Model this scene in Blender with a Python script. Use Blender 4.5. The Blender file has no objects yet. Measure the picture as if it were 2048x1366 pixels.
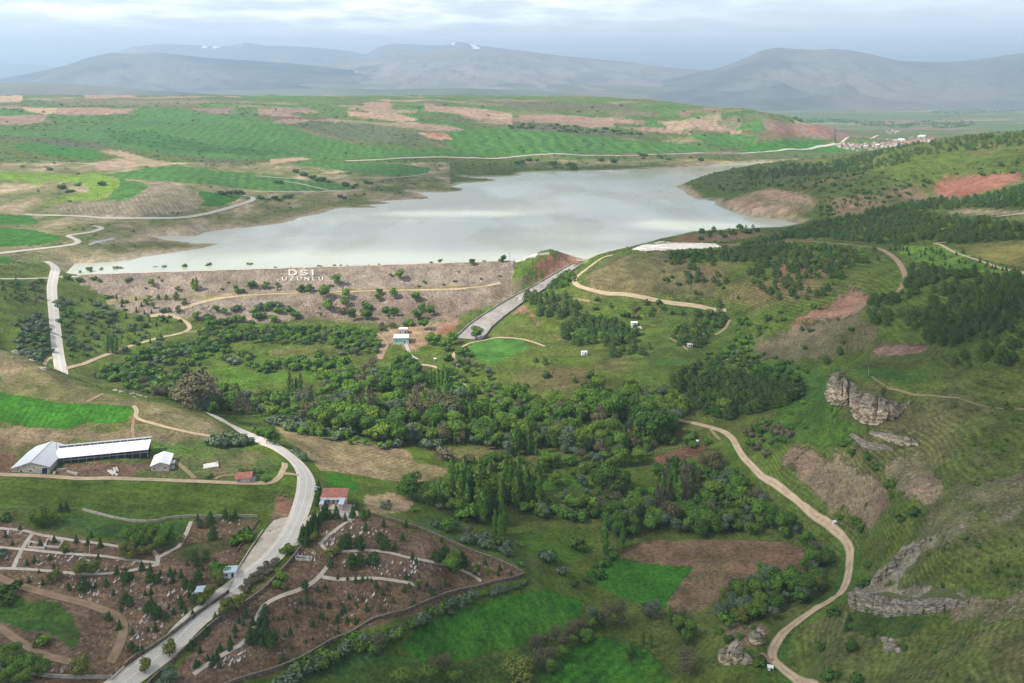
import bpy, math, random, time
import numpy as np
from mathutils import Vector
T0 = time.time()
rng = np.random.default_rng(11)
random.seed(5)
sc = bpy.context.scene
COL = sc.collection
# ------------------------------------------------------------------ camera geometry
F, CX, HY, CZ = 1700.0, 1024.0, 170.0, 230.0     # focal length (photo pixels), centre, eye-level row, eye height
LAKE_Z = 36.0
def plane_pt(px, py, z):
    Y = (CZ - z) * F / (py - HY)
    return ((px - CX) / F * Y, Y)

# ------------------------------------------------------------------ noise
_perm = np.random.default_rng(3).permutation(1024)
_grad = np.random.default_rng(4).uniform(0, 2*np.pi, 1024)
_gx, _gy = np.cos(_grad), np.sin(_grad)
def perlin(x, y):
    xi = np.floor(x).astype(np.int64); yi = np.floor(y).astype(np.int64)
    xf = x - xi; yf = y - yi
    def g(ix, iy, fx, fy):
        h = _perm[(_perm[ix & 1023] + iy) & 1023]
        return _gx[h]*fx + _gy[h]*fy
    u = xf*xf*xf*(xf*(xf*6-15)+10); v = yf*yf*yf*(yf*(yf*6-15)+10)
    a = g(xi, yi, xf, yf); b = g(xi+1, yi, xf-1, yf)
    c = g(xi, yi+1, xf, yf-1); d = g(xi+1, yi+1, xf-1, yf-1)
    return ((a*(1-u)+b*u)*(1-v) + (c*(1-u)+d*u)*v) * 1.5
def fbm(x, y, o=4, ridged=False):
    s = 0.0; a = 1.0; t = 0.0
    for i in range(o):
        n = perlin(x*2**i + 17.3*i, y*2**i - 9.1*i)
        if ridged: n = 1 - 2*np.abs(n)
        s = s + a*n; t += a; a *= .5
    return s / t
def sstep(a, b, x):
    t = np.clip((x-a)/(b-a), 0, 1); return t*t*(3-2*t)

# ------------------------------------------------------------------ height control points (photo x, photo y, height)
CTRL = [
# bottom
(-250,1366,40),(0,1366,32),(120,1366,28),(250,1366,23),(330,1366,21),(450,1366,18),(550,1366,14),(700,1366,8),(800,1366,4),(1000,1366,-8),(1200,1366,-14),(1400,1366,-11),
(1500,1366,-7),(1600,1366,-5),(1700,1366,10),(1800,1366,25),(1900,1366,36),(2048,1366,48),(2300,1366,70),
(0,1250,33),(150,1250,30),(330,1300,24),(420,1230,25),(600,1290,15),(750,1240,15),(700,1290,10),(900,1240,3),(1000,1250,-4),(1150,1250,-10),(1300,1290,-13),(1420,1290,-11),(1480,1290,-3),(1500,1330,-4),(1545,1310,-5),(1600,1240,-3),(1650,1330,8),(1690,1260,8),
(0,1120,35),(200,1120,33),(400,1120,30),(500,1130,27),(600,1080,27),(560,1180,25),(700,1130,22),(850,1130,15),(800,1190,15),(1000,1140,5),(1040,1135,3),(900,1070,10),(1100,1190,-4),(1000,1060,-3),(1150,1100,-10),
(1250,1180,-12),(1400,1150,-11),(1600,1100,-7),(1600,1180,-8),(1690,1170,-1),(1705,1110,0),(1640,1050,1),(1750,1110,12),(1740,1180,8),(1720,1200,10),(1800,1195,22),(1900,1195,32),(1760,1250,14),(1850,1260,26),(1800,1130,24),(1850,1060,34),(1900,1130,42),(2048,1200,48),(2048,1050,54),(2300,1100,80),(1950,1270,38),
# farm, cemetery top
(-250,1000,45),(0,1000,38),(0,950,39),(250,960,35),(450,970,30),(560,970,28),(600,960,27),(560,1020,26),(640,1030,26),(700,1000,22),(760,1010,18),(400,1040,31),(150,1040,34),
(0,900,42),(150,900,39),(300,900,36),(400,900,33),(500,900,29),(540,890,29),(-250,880,50),
(-250,780,60),(0,860,45),(150,860,44),(280,850,41),(400,865,35),(450,845,30.5),(0,790,51),(120,800,48),(260,815,44),(330,825,41),(0,735,54),(60,745,52),(130,766,48),(200,788,44.5),(260,795,43),(300,803,41),(360,815,37.5),(420,832,33),
(0,702,58),(-200,690,66),(50,722,55),(100,744,52),
# behind the ridge: valley floor
(30,705,22),(80,725,16),(120,742,14),(170,760,10),(230,775,8),(300,790,5),(380,815,3),(450,825,4),(520,840,8),(560,850,13),(470,862,25),(700,860,6),(820,900,3),(640,950,20),(700,960,15),(800,960,7),(880,930,0),(620,840,3),
(500,760,0),(400,720,2),(600,720,1),(700,780,-3),(800,850,-4),(1000,850,-6),(1000,930,-4),(1200,850,-5),(1200,950,-7),(1400,950,-6),(1300,850,-4),(1360,840,-1),(1450,870,3),(1530,950,1),(1420,840,3),
(850,720,2),(900,790,-2),(800,690,3),(850,680,3),(700,680,3),(600,680,4),(500,680,5),(400,670,7),(300,680,8),(200,690,12),(250,640,14),(330,640,12),(175,572,33),(250,588,25),(375,604,17),(500,640,8),(640,650,8),(760,650,7),(850,640,8),(880,620,10),
# west of the left road, road
(118,552,41.5),(108,600,33),(112,680,21),(125,740,14.5),(90,525,46),(60,560,45),(60,620,36),(60,680,28),(0,620,44),(0,560,52),(0,520,56),(-250,600,70),(-250,500,75),(150,600,29),(160,650,19),(150,700,14),
# left beyond the lake
(0,470,58),(100,470,54),(60,430,59),(200,433,55),(350,438,51),(440,425,50),(508,398,50),(200,460,52),(150,487,50),(250,490,43),(300,495,40),(350,495,38),(250,470,45),(450,445,41),(550,430,40),(650,400,40),(600,390,46),(750,385,41),(820,370,40),(900,360,39),
(300,390,73),(200,385,75),(100,395,70),(420,385,66),(100,360,83),(250,350,84),(400,355,78),(0,380,78),(-250,380,92),(0,340,93),(100,320,96),(200,305,95),(300,320,88),(0,300,108),(-250,280,125),(330,300,92),(500,380,52),(600,355,55),(700,360,50),
(500,320,78),(600,320,66),(700,330,58),(850,335,48),(980,322,46),(1100,325,44),(1300,318,43),(1420,312,44),(1500,312,40),(1600,305,42),(1660,300,42),
(150,270,118),(300,260,122),(450,270,108),(350,225,150),(220,235,142),(0,260,132),(0,225,156),(-250,210,165),(0,195,180),(150,200,176),(300,195,180),(500,197,178),(500,220,155),(600,260,112),(560,240,134),(700,280,88),(700,240,130),(650,210,164),(850,270,98),(800,290,80),(850,230,140),(800,203,171),(1000,200,173),(900,195,177),(1000,240,122),(950,270,92),(1000,290,72),(1100,270,90),(1100,230,133),(1100,203,170),(1200,199,174),(1260,206,166),(1290,216,153),(1200,240,118),(1300,255,100),(1350,280,70),(1330,232,130),(1430,240,122),(1450,275,75),(1540,242,120),(1640,252,106),(1700,272,80),(1600,275,72),(1500,295,52),(1680,280,60),(1200,295,60),
# behind the plateau / plain
(1320,212,30),(1400,228,14),(1500,236,8),(1620,240,8),(1720,262,15),(1800,275,36),(1720,288,42),(1850,278,36),(1900,255,25),(1760,280,40),
(2048,250,20),(2300,250,20),(1700,225,10),(1900,225,10),(2200,225,10),(1500,205,10),(1800,205,10),(2100,205,10),
# right middle hill and slopes
(1040,522,41),(1075,509,44),(1120,507,46),(1172,514,42),(1150,533,33),(1085,570,24),(1024,602,15),(960,640,8),(930,672,4),(1100,540,37),(1060,560,30),(1000,590,17),(930,630,11),(900,655,7),(950,600,14),(1000,560,25),
(1180,530,38),(1148,562,36),(1170,582,35),(1250,598,33),(1400,612,29),(1450,620,26),(1480,606,33),(1200,545,45),(1210,517,46),(1260,503,54),(1330,499,59),(1300,545,50),(1400,560,46),(1400,510,58),(1460,580,42),(1060,600,22),(1100,600,26),(1060,650,13),(1130,640,17),(1200,650,16),(1270,648,17),(1200,620,24),(1350,640,20),(1150,690,9),(980,700,6),(1030,690,9),(940,705,4),(1060,715,8),(900,735,1),(980,780,0),(1100,740,10),(1180,745,11),(1170,706,12),(1100,790,0),(1250,760,6),(1250,700,13),(1370,690,16),(1380,730,9),(1300,730,11),(1400,790,2),(1500,800,6),(1600,770,14),(1550,730,14),(1480,690,18),(1460,640,22),
(1300,480,42),(1400,485,43),(1350,470,41),(1480,470,44),(1540,462,42),(1600,462,44),(1560,500,62),(1500,530,58),(1600,560,58),(1700,560,60),(1600,610,44),(1700,610,48),(1560,650,32),(1700,650,50),(1800,640,57),(1850,690,56),(1750,690,48),(1650,690,32),(1600,720,22),(1900,640,66),(1900,600,70),
(1800,580,64),(1750,505,70),(1800,560,67),(1700,450,60),(1760,440,66),(1900,440,82),(2048,430,100),(2048,480,96),(1900,490,84),(2048,560,93),(1900,550,80),(2048,650,92),(2300,560,120),(2300,400,140),(1620,450,42),(1650,430,50),(2300,700,110),
# right far ridge
(1375,368,42),(1400,357,52),(1450,350,58),(1480,343,62),(1540,332,72),(1600,322,84),(1660,322,88),(1700,316,94),(1750,306,104),(1800,292,120),(1850,283,132),(1950,271,146),(2048,265,152),(2300,255,165),(1450,380,47),(1400,390,38.5),(1550,350,72),(1650,350,80),(1560,385,62),(1620,385,68),(1500,395,56),(1440,405,38),(1500,425,42),(1560,430,44),(1620,420,50),(1700,380,76),(1760,390,78),(1800,340,106),(1900,370,88),(1880,395,80),(1950,350,108),(2048,345,114),(2048,380,106),(1980,390,96),(1900,320,120),(2048,300,138),(1700,410,66),(1850,420,76),
# right spur with the cliff
(1690,731,57),(1675,745,56),(1720,728,58),(1664,800,43),(1690,810,44),(1720,822,44),(1740,848,43),(1795,838,45),(1800,808,52),(1760,775,54),(1720,760,55),(1800,735,60),(1850,744,61),(1900,730,64),(1950,720,68),(2048,700,78),(2048,740,72),(1900,770,62),(2048,800,66),(1900,830,58),(1860,850,52),(2048,860,62),(1850,900,44),(1900,920,50),(2048,950,58),(1950,1000,52),(1645,800,35),(1600,820,24),(1550,850,17),(1500,850,9),(1580,900,17),(1650,850,30),(1700,870,33),(1780,870,42),(1600,940,12),(1660,1000,11),(1740,960,26),(1720,900,28),(1790,930,37),(1700,1050,8),(1770,1040,25),(1820,1000,36),(2300,850,80),(2300,1000,78),
(1700,715,30),(1740,715,40),(1800,722,50),(1640,730,22),
]
def uv(X, Y): return X/Y, np.log(Y)*.6
_c = np.array(CTRL, float)
_Y = (CZ - _c[:,2]) * F / (_c[:,1] - HY)
_u = (_c[:,0]-CX)/F
extra = []   # (u, Y, z) guards: near ground and the far plain
for u_ in (-.9,-.55,-.2,.15,.4,.7,.95):
    extra += [(u_, 120, 25 - 60*abs(u_-.1)*0 + (18 if u_<-.3 else (-14 if u_<.3 else 40)))]
    for y_ in (9000, 14000, 22000, 34000, 48000): extra += [(u_, y_, 10)]
for u_ in (-.9,-.5,-.3,-.1,.05): extra += [(u_, 5200, 110),(u_, 7000, 40)]
for u_ in (.2,.5,.8): extra += [(u_, 5200, 12),(u_,7000,10)]
_e = np.array(extra)
PU = np.r_[_u, _e[:,0]]; PY = np.r_[_Y, _e[:,1]]; PZ = np.r_[_c[:,2], _e[:,2]]
PV = np.log(PY)*.6
C2 = .022**2
def kern(r2): return np.sqrt(r2 + C2)
n = len(PU)
A = np.zeros((n+3, n+3))
A[:n,:n] = -kern((PU[:,None]-PU)**2 + (PV[:,None]-PV)**2) + np.eye(n)*-.0004*0
A[:n,n] = 1; A[:n,n+1] = PU; A[:n,n+2] = PV; A[n:,:n] = A[:n,n:].T
A[:n,:n] += np.eye(n)*.002
W = np.linalg.solve(A, np.r_[PZ, 0,0,0])
def rbf(u, v):
    out = np.empty(u.shape).ravel(); uu = u.ravel(); vv = v.ravel()
    for i in range(0, len(uu), 20000):
        a = uu[i:i+20000]; b = vv[i:i+20000]
        k = (a[:,None]-PU.astype(np.float32))**2; k += (b[:,None]-PV.astype(np.float32))**2; k += C2
        np.sqrt(k, out=k)
        out[i:i+20000] = -(k @ W[:n].astype(np.float32)) + W[n] + W[n+1]*a + W[n+2]*b
    return out.reshape(u.shape)

# ------------------------------------------------------------------ the grid: columns of equal bearing, rows of growing distance
PXS = 2.4
ucore = np.arange(-.64, .64, PXS/F)
US = np.r_[np.arange(-.98,-.64,.012), ucore, np.arange(ucore[-1]+.012,.98,.012)]
ys = list(np.arange(60, 235, 3.0)); y = 235.0
while y < 46000:
    ys.append(y)
    y += min(y*y/(212*F)*PXS, .0065*y if y < 6000 else .02*y)
YS = np.array(ys)
NU, NY = len(US), len(YS)
U2, Y2 = np.meshgrid(US.astype(np.float32), YS.astype(np.float32))
X2 = (U2*Y2)
Z = rbf(U2, np.log(Y2)*np.float32(.6)).astype(np.float64)
print('grid', NU, NY, NU*NY, 'rbf', round(time.time()-T0,1))

# small relief
amp = np.clip(Y2/900, .35, 3.0)
Z += fbm(X2/70, Y2/70, 4)*1.1*amp*np.clip(1-(Y2-5000)/4000,0,1)
Z += fbm(X2/420+2, Y2/520, 4, True)*15*sstep(1900, 2500, Y2)*np.clip(1-(Y2-4300)/900, 0, 1)*np.where(U2 < .38, 1, 0)*sstep(44, 62, Z)
Z += fbm(X2/46+12, Y2/46, 4, True)*2.6*sstep(.24, .34, U2)*sstep(620, 540, Y2)
Z += fbm(X2/14+5, Y2/14, 2)*.28*np.clip(1-(Y2-1800)/500,0,1)

# ------------------------------------------------------------------ polygons and distances
def in_poly(x, y, poly):
    x = np.asarray(x); y = np.asarray(y); c = np.zeros(x.shape, bool)
    px, py = poly[:,0], poly[:,1]
    for i in range(len(poly)):
        j = i-1
        if py[i] == py[j]: continue
        k = (py[i] > y) != (py[j] > y)
        c ^= k & (x < (px[j]-px[i])*(y-py[i])/(py[j]-py[i]) + px[i])
    return c
def seg_dist(x, y, pts, closed=False):
    d = np.full(x.shape, 1e18); n_ = len(pts)
    for i in range(n_ if closed else n_-1):
        a = pts[i]; b = pts[(i+1) % n_]; dx, dy = b[0]-a[0], b[1]-a[1]; L = dx*dx+dy*dy + 1e-9
        t = np.clip(((x-a[0])*dx + (y-a[1])*dy)/L, 0, 1)
        d = np.minimum(d, (x-a[0]-t*dx)**2 + (y-a[1]-t*dy)**2)
    return np.sqrt(d)
def densify(pts, step, closed=True):
    o = []; pts = list(pts); m = len(pts)
    for i in range(m if closed else m-1):
        a = np.array(pts[i][:2], float); b = np.array(pts[(i+1) % m][:2], float)
        k = max(1, int(np.hypot(*(b-a))/step))
        for j in range(k): o.append(a+(b-a)*j/k)
    if not closed: o.append(np.array(pts[-1][:2], float))
    return np.array(o)
def smooth_line(pts, it=2):
    p = np.array(pts, float)
    for _ in range(it):
        q = [p[0]]
        for i in range(len(p)-1): q += [p[i]*.75+p[i+1]*.25, p[i]*.25+p[i+1]*.75]
        q.append(p[-1]); p = np.array(q)
    return p

# ------------------------------------------------------------------ lake
LAKE_PX = [(130,548),(150,527),(225,523),(270,517),(287,512),(337,506),(375,501),(405,497),(441,487),(425,486),(375,486),(335,484),(325,479),(295,473),(332,471),(395,471),(410,464),(462,457),(512,453),(562,447),(590,441),(594,437),(644,426),(672,417),(720,416),(764,415),(735,411),(786,406),(752,402),(787,401),(854,398),(859,394),(837,386),(822,384),(887,385),(922,382),(927,377),(902,373),(922,367),(987,362),(992,360),(982,358),(927,354),(1024,353),(1044,350),(1034,346),(1070,343),(1139,342),(1230,340),(1324,336),(1404,332),(1469,327),(1544,323.5),(1600,323),(1585,330),(1500,341),(1420,358),(1365,368),
 (1351,373),(1369,382),(1374,388),(1391,398),(1434,402),(1429,408),(1449,417),(1481,428),(1504,434),(1536,436),(1574,442),(1598,447),(1583,452),(1551,456),(1474,458),(1381,464),(1336,476),(1299,484),(1269,496),(1215,512),(1172,519),(1120,510),(1096,507),(1060,512),(1030,523),(1000,534),(600,545),(200,556)]
LAKE = np.array([plane_pt(a, b, LAKE_Z) for a, b in LAKE_PX])
POND = np.array([plane_pt(a, b, 40) for a, b in [(1620,314.5),(1660,313.5),(1705,313),(1712,318),(1660,324),(1640,321)]])
# dam
def dam_s(x, y): return (915 + .155*x - y)*.988
def dam_profile(x, y):
    s = dam_s(x, y)
    p = np.where(s < -4, 41-(-s-4)/2.2, np.where(s < 4, 41, np.where(s < 38, 41-(s-4)/2.0, np.where(s < 46, 24, 24-(s-46)/2.1))))
    return p - np.clip(x-2, 0, None)*1.2 - np.clip(-430-x, 0, None)*.45
SHD = np.full(Z.shape, 999., np.float32)
m = (Y2 > 780) & (Y2 < 2400) & (np.abs(U2) < .62)
xs, yy, zz = X2[m].astype(float), Y2[m].astype(float), Z[m]
d = seg_dist(xs, yy, LAKE, True); ins = in_poly(xs, yy, LAKE)
SHD[m] = np.where(dam_s(xs, yy) < -8, d, 999)
up = dam_s(xs, yy) < -2
floor_ = LAKE_Z + np.minimum(.05*d, 3) + .05
w = sstep(0, 45, d)
zo = np.where(up, np.maximum(zz, floor_)*w + (1-w)*np.minimum(np.maximum(zz, floor_), floor_+.35*d), zz)
zz = np.where(ins, np.where(up, LAKE_Z - .15 - np.minimum(.08*d, 8), np.minimum(zz, 30)), zo)
dp = dam_profile(xs, yy)
isdam = (dp > zz) & (dam_s(xs, yy) > -12) & (xs < 14) & (xs > -470)
zz = np.maximum(zz, np.where((xs < 14) & (xs > -470), dp, -99))
Z[m] = zz
DAM = np.zeros(Z.shape, bool); DAM[m] = isdam
m = (Y2 > 1900) & (Y2 < 2900) & (U2 > .2)
xs, yy = X2[m].astype(float), Y2[m].astype(float)
d = seg_dist(xs, yy, POND, True); ins = in_poly(xs, yy, POND)
Z[m] = np.where(ins, 39, np.where(d < 60, np.maximum(np.minimum(Z[m], 41+.1*d), 40.3), Z[m]))
# spillway chute is cut to a smooth trough
CHUTE = [(1152,530,34),(1120,550,28),(1085,572,22.5),(1030,603,15),(985,634,9.5),(958,655,6.5),(938,678,4.5)]
CH = np.array([plane_pt(*p) + (p[2],) for p in CHUTE])
m = (Y2 > 600) & (Y2 < 960) & (U2 > -.1) & (U2 < .12)
xs, yy = X2[m].astype(float), Y2[m].astype(float)
CHD = densify(CH[:,:2], 4, False)
t_ = np.r_[0, np.cumsum(np.hypot(*np.diff(CH[:,:2].T)))]; td = np.r_[0, np.cumsum(np.hypot(*np.diff(CHD.T)))]
CHZ = np.interp(td, t_, CH[:,2])
D2 = (xs[:,None]-CHD[:,0])**2 + (yy[:,None]-CHD[:,1])**2
k = D2.argmin(1); dd = np.sqrt(D2[np.arange(len(k)), k])
w = sstep(9, 24, dd)
Z[m] = np.where(dd < 40, (CHZ[k]-.3)*(1-w) + Z[m]*w, Z[m])

# ------------------------------------------------------------------ rays: each photo pixel runs along one column
ELEV = (Z - CZ)/Y2
EMAX = np.maximum.accumulate(ELEV, 0)
def hit(px, py):
    """world point of the first ground met on the ray through a photo pixel"""
    u = (px-CX)/F; s = (HY-py)/F
    i = np.clip(np.searchsorted(US, u)-1, 0, NU-2); f = (u-US[i])/(US[i+1]-US[i])
    col = EMAX[:,i]*(1-f) + EMAX[:,i+1]*f
    j = int(np.searchsorted(col, s))
    j = min(max(j, 1), NY-1)
    e0, e1 = col[j-1], col[j]
    t = 1.0 if e1 <= e0 else min(max((s-e0)/(e1-e0), 0), 1)
    Y = YS[j-1]*(1-t) + YS[j]*t
    return np.array([u*Y, Y, CZ+s*Y])
def ground(x, y):
    x = np.atleast_1d(np.asarray(x, float)); y = np.atleast_1d(np.asarray(y, float))
    u = x/y
    i = np.clip(np.searchsorted(US, u)-1, 0, NU-2); fu = np.clip((u-US[i])/(US[i+1]-US[i]), 0, 1)
    j = np.clip(np.searchsorted(YS, y)-1, 0, NY-2); fy = np.clip((y-YS[j])/(YS[j+1]-YS[j]), 0, 1)
    return ((Z[j,i]*(1-fu)+Z[j,i+1]*fu)*(1-fy) + (Z[j+1,i]*(1-fu)+Z[j+1,i+1]*fu)*fy)
def gz(x, y): return float(ground(x, y)[0])
def visible(x, y, h=0):
    z = ground(x, y)+h; e = (z-CZ)/y
    u = x/y; i = np.clip(np.searchsorted(US, u)-1, 0, NU-2); j = np.clip(np.searchsorted(YS, y)-1, 0, NY-1)
    return e > EMAX[j, i] - .0006
CLIFF = [(1656,788,784),(1663,797,752),(1672,804,742),(1684,806,747),(1695,799,755),(1700,788,762),(1706,785,763),(1711,800,768),(1713,828,780),(1724,836,783),(1738,843,785),(1755,843,790),(1770,837,795),(1784,834,800),(1798,823,805),(1810,810,806),(1818,803,802)]
def cliff_line(tri, step=1.6):
    p = smooth_line([(a, b) for a, b, c in tri], 1); q = smooth_line([(a, c) for a, b, c in tri], 1)
    L = np.r_[0, np.cumsum(np.hypot(*np.diff(p.T)))]; s_ = np.linspace(0, L[-1], int(L[-1]/step)+1)
    B = np.array([hit(np.interp(t, L, p[:,0]), np.interp(t, L, p[:,1])) for t in s_]); yt = np.interp(s_, L, q[:,1])
    zt = CZ+(HY-yt)/F*(B[:,1]+1.0)
    t = np.gradient(B[:,:2], axis=0); kk = np.ones(5)/5
    t = np.stack([np.convolve(np.pad(t[:,i], 2, 'edge'), kk, 'valid') for i in (0, 1)], 1); t /= np.linalg.norm(t, axis=1)[:,None]+1e-9
    return B, np.maximum(zt, B[:,2]+.4), np.stack([t[:,1], -t[:,0]], 1)
CLB, CLT, CLN = cliff_line(CLIFF)
m = (np.abs(X2-CLB[:,0].mean()) < 75) & (np.abs(Y2-CLB[:,1].mean()) < 75)
xs, yy, zz = X2[m].astype(float), Y2[m].astype(float), Z[m]
D2 = (xs[:,None]-CLB[:,0])**2 + (yy[:,None]-CLB[:,1])**2; k = D2.argmin(1); dd = np.sqrt(D2.min(1))
sg = -((xs-CLB[k,0])*CLN[k,0] + (yy-CLB[k,1])*CLN[k,1]); cosb = np.abs(sg)/(dd+1e-6)
endf = sstep(0, 6, np.minimum(k, len(CLB)-1-k).astype(float))
w = np.where(sg > .6, np.exp(-(dd/26)**2), 0)*endf
zz = zz*(1-w) + np.maximum(zz, CLT[k]+.03*dd)*w
w = np.where(sg < .6, np.exp(-(dd/14)**2), 0)*endf
Z[m] = zz*(1-w) + np.minimum(zz, CLB[k,2]-.1*dd)*w
ELEV = (Z - CZ)/Y2
EMAX = np.maximum.accumulate(ELEV, 0)
def to_px(x, y, z): return (CX + F*x/y, HY - F*(z-CZ)/y)
# ------------------------------------------------------------------ ground colours (albedo), painted field by field
WHEAT=(.055,.138,.026); WHEAT2=(.036,.128,.012); YGREEN=(.135,.215,.028); GRASS=(.072,.116,.016); GRASSD=(.038,.078,.012); LUSH=(.060,.132,.014)
OLIVE=(.088,.105,.026); DRY=(.25,.205,.118); TAN=(.34,.25,.16); PINK=(.26,.178,.128); BROWN=(.12,.075,.048); PLOW=(.165,.105,.068); RED=(.25,.095,.058)
RUBBLE=(.25,.205,.158); SOIL=(.140,.092,.052); ROCKG=(.27,.24,.19); YELLOW=(.22,.20,.06); MAUVE=(.185,.132,.105)
N = Z.shape
n1 = fbm(X2/260, Y2/260, 4); n2 = fbm(X2/60+9, Y2/60, 4); n3 = fbm(X2/900-4, Y2/900, 3)
def lerp(a, b, t): return np.array(a)*(1-t[...,None]) + np.array(b)*t[...,None]
PXG = CX + F*U2; PYG = HY - F*ELEV                    # photo pixel of every grid point (used once, to fill in the wide default regions)
COLR = lerp(GRASS, OLIVE, np.clip(.45+1.1*n2+.5*n1, 0, 1))
STR = np.zeros(N+(3,), np.float32)                     # row coordinate in metres, row strength, stoniness
BUSH = np.zeros(N, np.float32)
CLS = np.zeros(N, np.int32)                            # 0 ground, k field number
FIELDS = []
WX = fbm(X2/9, Y2/9+40, 3); WY = fbm(X2/9+80, Y2/9, 3)
def region(px, step=16):
    pts = densify(px, step); w = np.array([hit(a, b) for a, b in pts])
    return np.stack([w[:,0]/w[:,1], np.log(w[:,1])], 1)
LY2 = np.log(Y2)
def mask_of(poly, wob=0.):
    u0,u1,v0,v1 = poly[:,0].min()-.02, poly[:,0].max()+.02, poly[:,1].min()-.03, poly[:,1].max()+.03
    a,b = np.searchsorted(US, u0), np.searchsorted(US, u1); c,d = np.searchsorted(np.log(YS), v0), np.searchsorted(np.log(YS), v1)
    sl = (slice(c, d), slice(a, b))
    return sl, in_poly(U2[sl] + wob*WX[sl]/Y2[sl], LY2[sl] + wob*1.6*WY[sl]/Y2[sl], poly)
def blur(f, r):
    for ax in (0, 1):
        p = np.pad(f, [(r, r) if i == ax else (0, 0) for i in (0, 1)], 'edge'); c = np.cumsum(p, ax); n_ = f.shape[ax]
        f = (np.take(c, np.arange(2*r, 2*r+n_), ax) - np.take(np.insert(c, 0, 0, ax), np.arange(0, n_), ax))/(2*r+1)
    return f
def paint(col, px, rows=None, k=.0, wob=1.5, a=1.0, mix=None, stone=None, bush=None, field=None):
    """rows=(metres, degrees): drilled or ploughed rows; mix=(colour, amount): patchy second colour"""
    if field: wob = min(wob, .45)
    sl, m = mask_of(region(px), wob)
    if not m.any(): return
    c = np.broadcast_to(np.array(col), m.shape+(3,)).copy()
    if mix is not None:
        t = np.clip(mix[1] + 1.3*n2[sl] + .6*WX[sl], 0, 1); c = lerp(col, mix[0], t)
    if wob >= 1.5 and not field and Y2[sl][m].mean() < 1800:                          # natural patches fray into their surroundings
        f = m.astype(np.float32)
        for _ in range(3):
            f = blur(f, 2)
        f = sstep(.28, .72, f + .38*WX[sl] + .30*fbm(X2[sl]/3.5, Y2[sl]/3.5+7, 2)*np.clip(900/Y2[sl], 0, 1))*a
        COLR[sl] = COLR[sl]*(1-f[...,None]) + c*f[...,None]; m = f > .5*a
    else: COLR[sl][m] = COLR[sl][m]*(1-a) + c[m]*a
    STR[sl][m] = 0; BUSH[sl][m] = 0
    if rows:
        w_, an = rows; an = math.radians(an)
        S = STR[sl]; q = (X2[sl]*math.cos(an)+Y2[sl]*math.sin(an))/w_
        S[m,0] = q[m]; S[m,1] = (k or .35)*.42
    if stone: STR[sl][m,2] = stone
    if bush: BUSH[sl][m] = bush
    if field:
        FIELDS.append(field); CLS[sl][m] = len(FIELDS)
    else: CLS[sl][m] = 0
# wide defaults
def blend(col, w):
    global COLR
    COLR = COLR*(1-w[...,None]) + np.array(col)*w[...,None]
far = sstep(1900, 2600, Y2)
blend((.125,.135,.06), far*np.clip(.7+n1*.6, 0, 1))
blend((.21,.165,.11), far*np.clip(n3*1.4+n1*.8-.22, 0, .7))
blend((.13,.15,.08), sstep(5000, 6500, Y2))
# patchwork of strip parcels on the far plateau and plain
qa = .35*fbm(X2/2200, Y2/2200, 2); qx = X2*np.cos(qa)+Y2*np.sin(qa)+60*n1; qy = -X2*np.sin(qa)+Y2*np.cos(qa)+60*fbm(X2/300, Y2/300+9, 2)
big_ = np.clip(Y2/3000, .8, 4); ci = np.floor(qy/(62*np.round(big_))).astype(np.int64); cj = np.floor(qx/(300*np.round(big_))+ci*.37).astype(np.int64)
hs = _perm[(_perm[ci & 1023]+cj) & 1023]/1023.; hs2 = _perm[(_perm[(ci+77) & 1023]+cj*3) & 1023]/1023.
PAL = np.array([WHEAT, (.07,.13,.03), (.25,.18,.13), (.20,.135,.10), (.12,.125,.06), (.15,.145,.08), (.33,.26,.17), (.09,.12,.045)]); wt_ = np.cumsum([.24,.19,.10,.08,.15,.10,.03,.11])
pc = PAL[np.clip(np.searchsorted(wt_, hs*.999), 0, 7)]*(.85+.3*hs2[...,None])
pw_ = sstep(1950, 2300, Y2)*np.clip(.9+n1, .35, 1)*.9
pw_ = pw_*(1-.45*sstep(5000, 9000, Y2))
COLR = COLR*(1-pw_[...,None])+pc*pw_[...,None]
leftdry = ((PXG < 900) & (PYG < 530) & (PYG > 325) & (Y2 > 820)).astype(float)
blend(DRY, leftdry*np.clip(.55+n2*.9+n1*.3, 0, 1)); nl = fbm(X2/45+3, Y2/110, 4); blend((.40,.315,.22), leftdry*np.clip(nl*2.2-.15, 0, .8)); blend((.07,.115,.025), leftdry*np.clip(-nl*1.8-.12, 0, .8)); BUSH[(leftdry > 0)] = .25
rh = ((PXG > 1180) & (PYG > 260) & (PYG < 740) & (U2 > .09)).astype(float)*(Y2 > 520)
blend((.068,.098,.02), rh*np.clip(.6+n2*.7, 0, 1)); blend((.20,.125,.075), rh*np.clip(n2*1.2+n1*.8-.05, 0, .75)); BUSH[rh > 0] = .45
rs = ((U2 > .29) & (Y2 < 560)).astype(float)
blend((.072,.104,.020), rs*np.clip(.75+n2*.5, 0, 1)); blend((.15,.125,.06), rs*np.clip(n2*1.5+.6*n1-.16, 0, .7)); BUSH[rs > 0] = .3
STR[rs > 0, 2] = .22
# contour terraces on the right slopes
ter = (rs > 0) | ((rh > 0) & (Y2 < 1000))
STR[...,0] = np.where(ter, Z/1.7, 0); STR[...,1] = np.where(ter, .22, 0)
G = lambda s: [tuple(float(q) for q in p.split(',')) for p in s.split()]
P_ = paint
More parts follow.
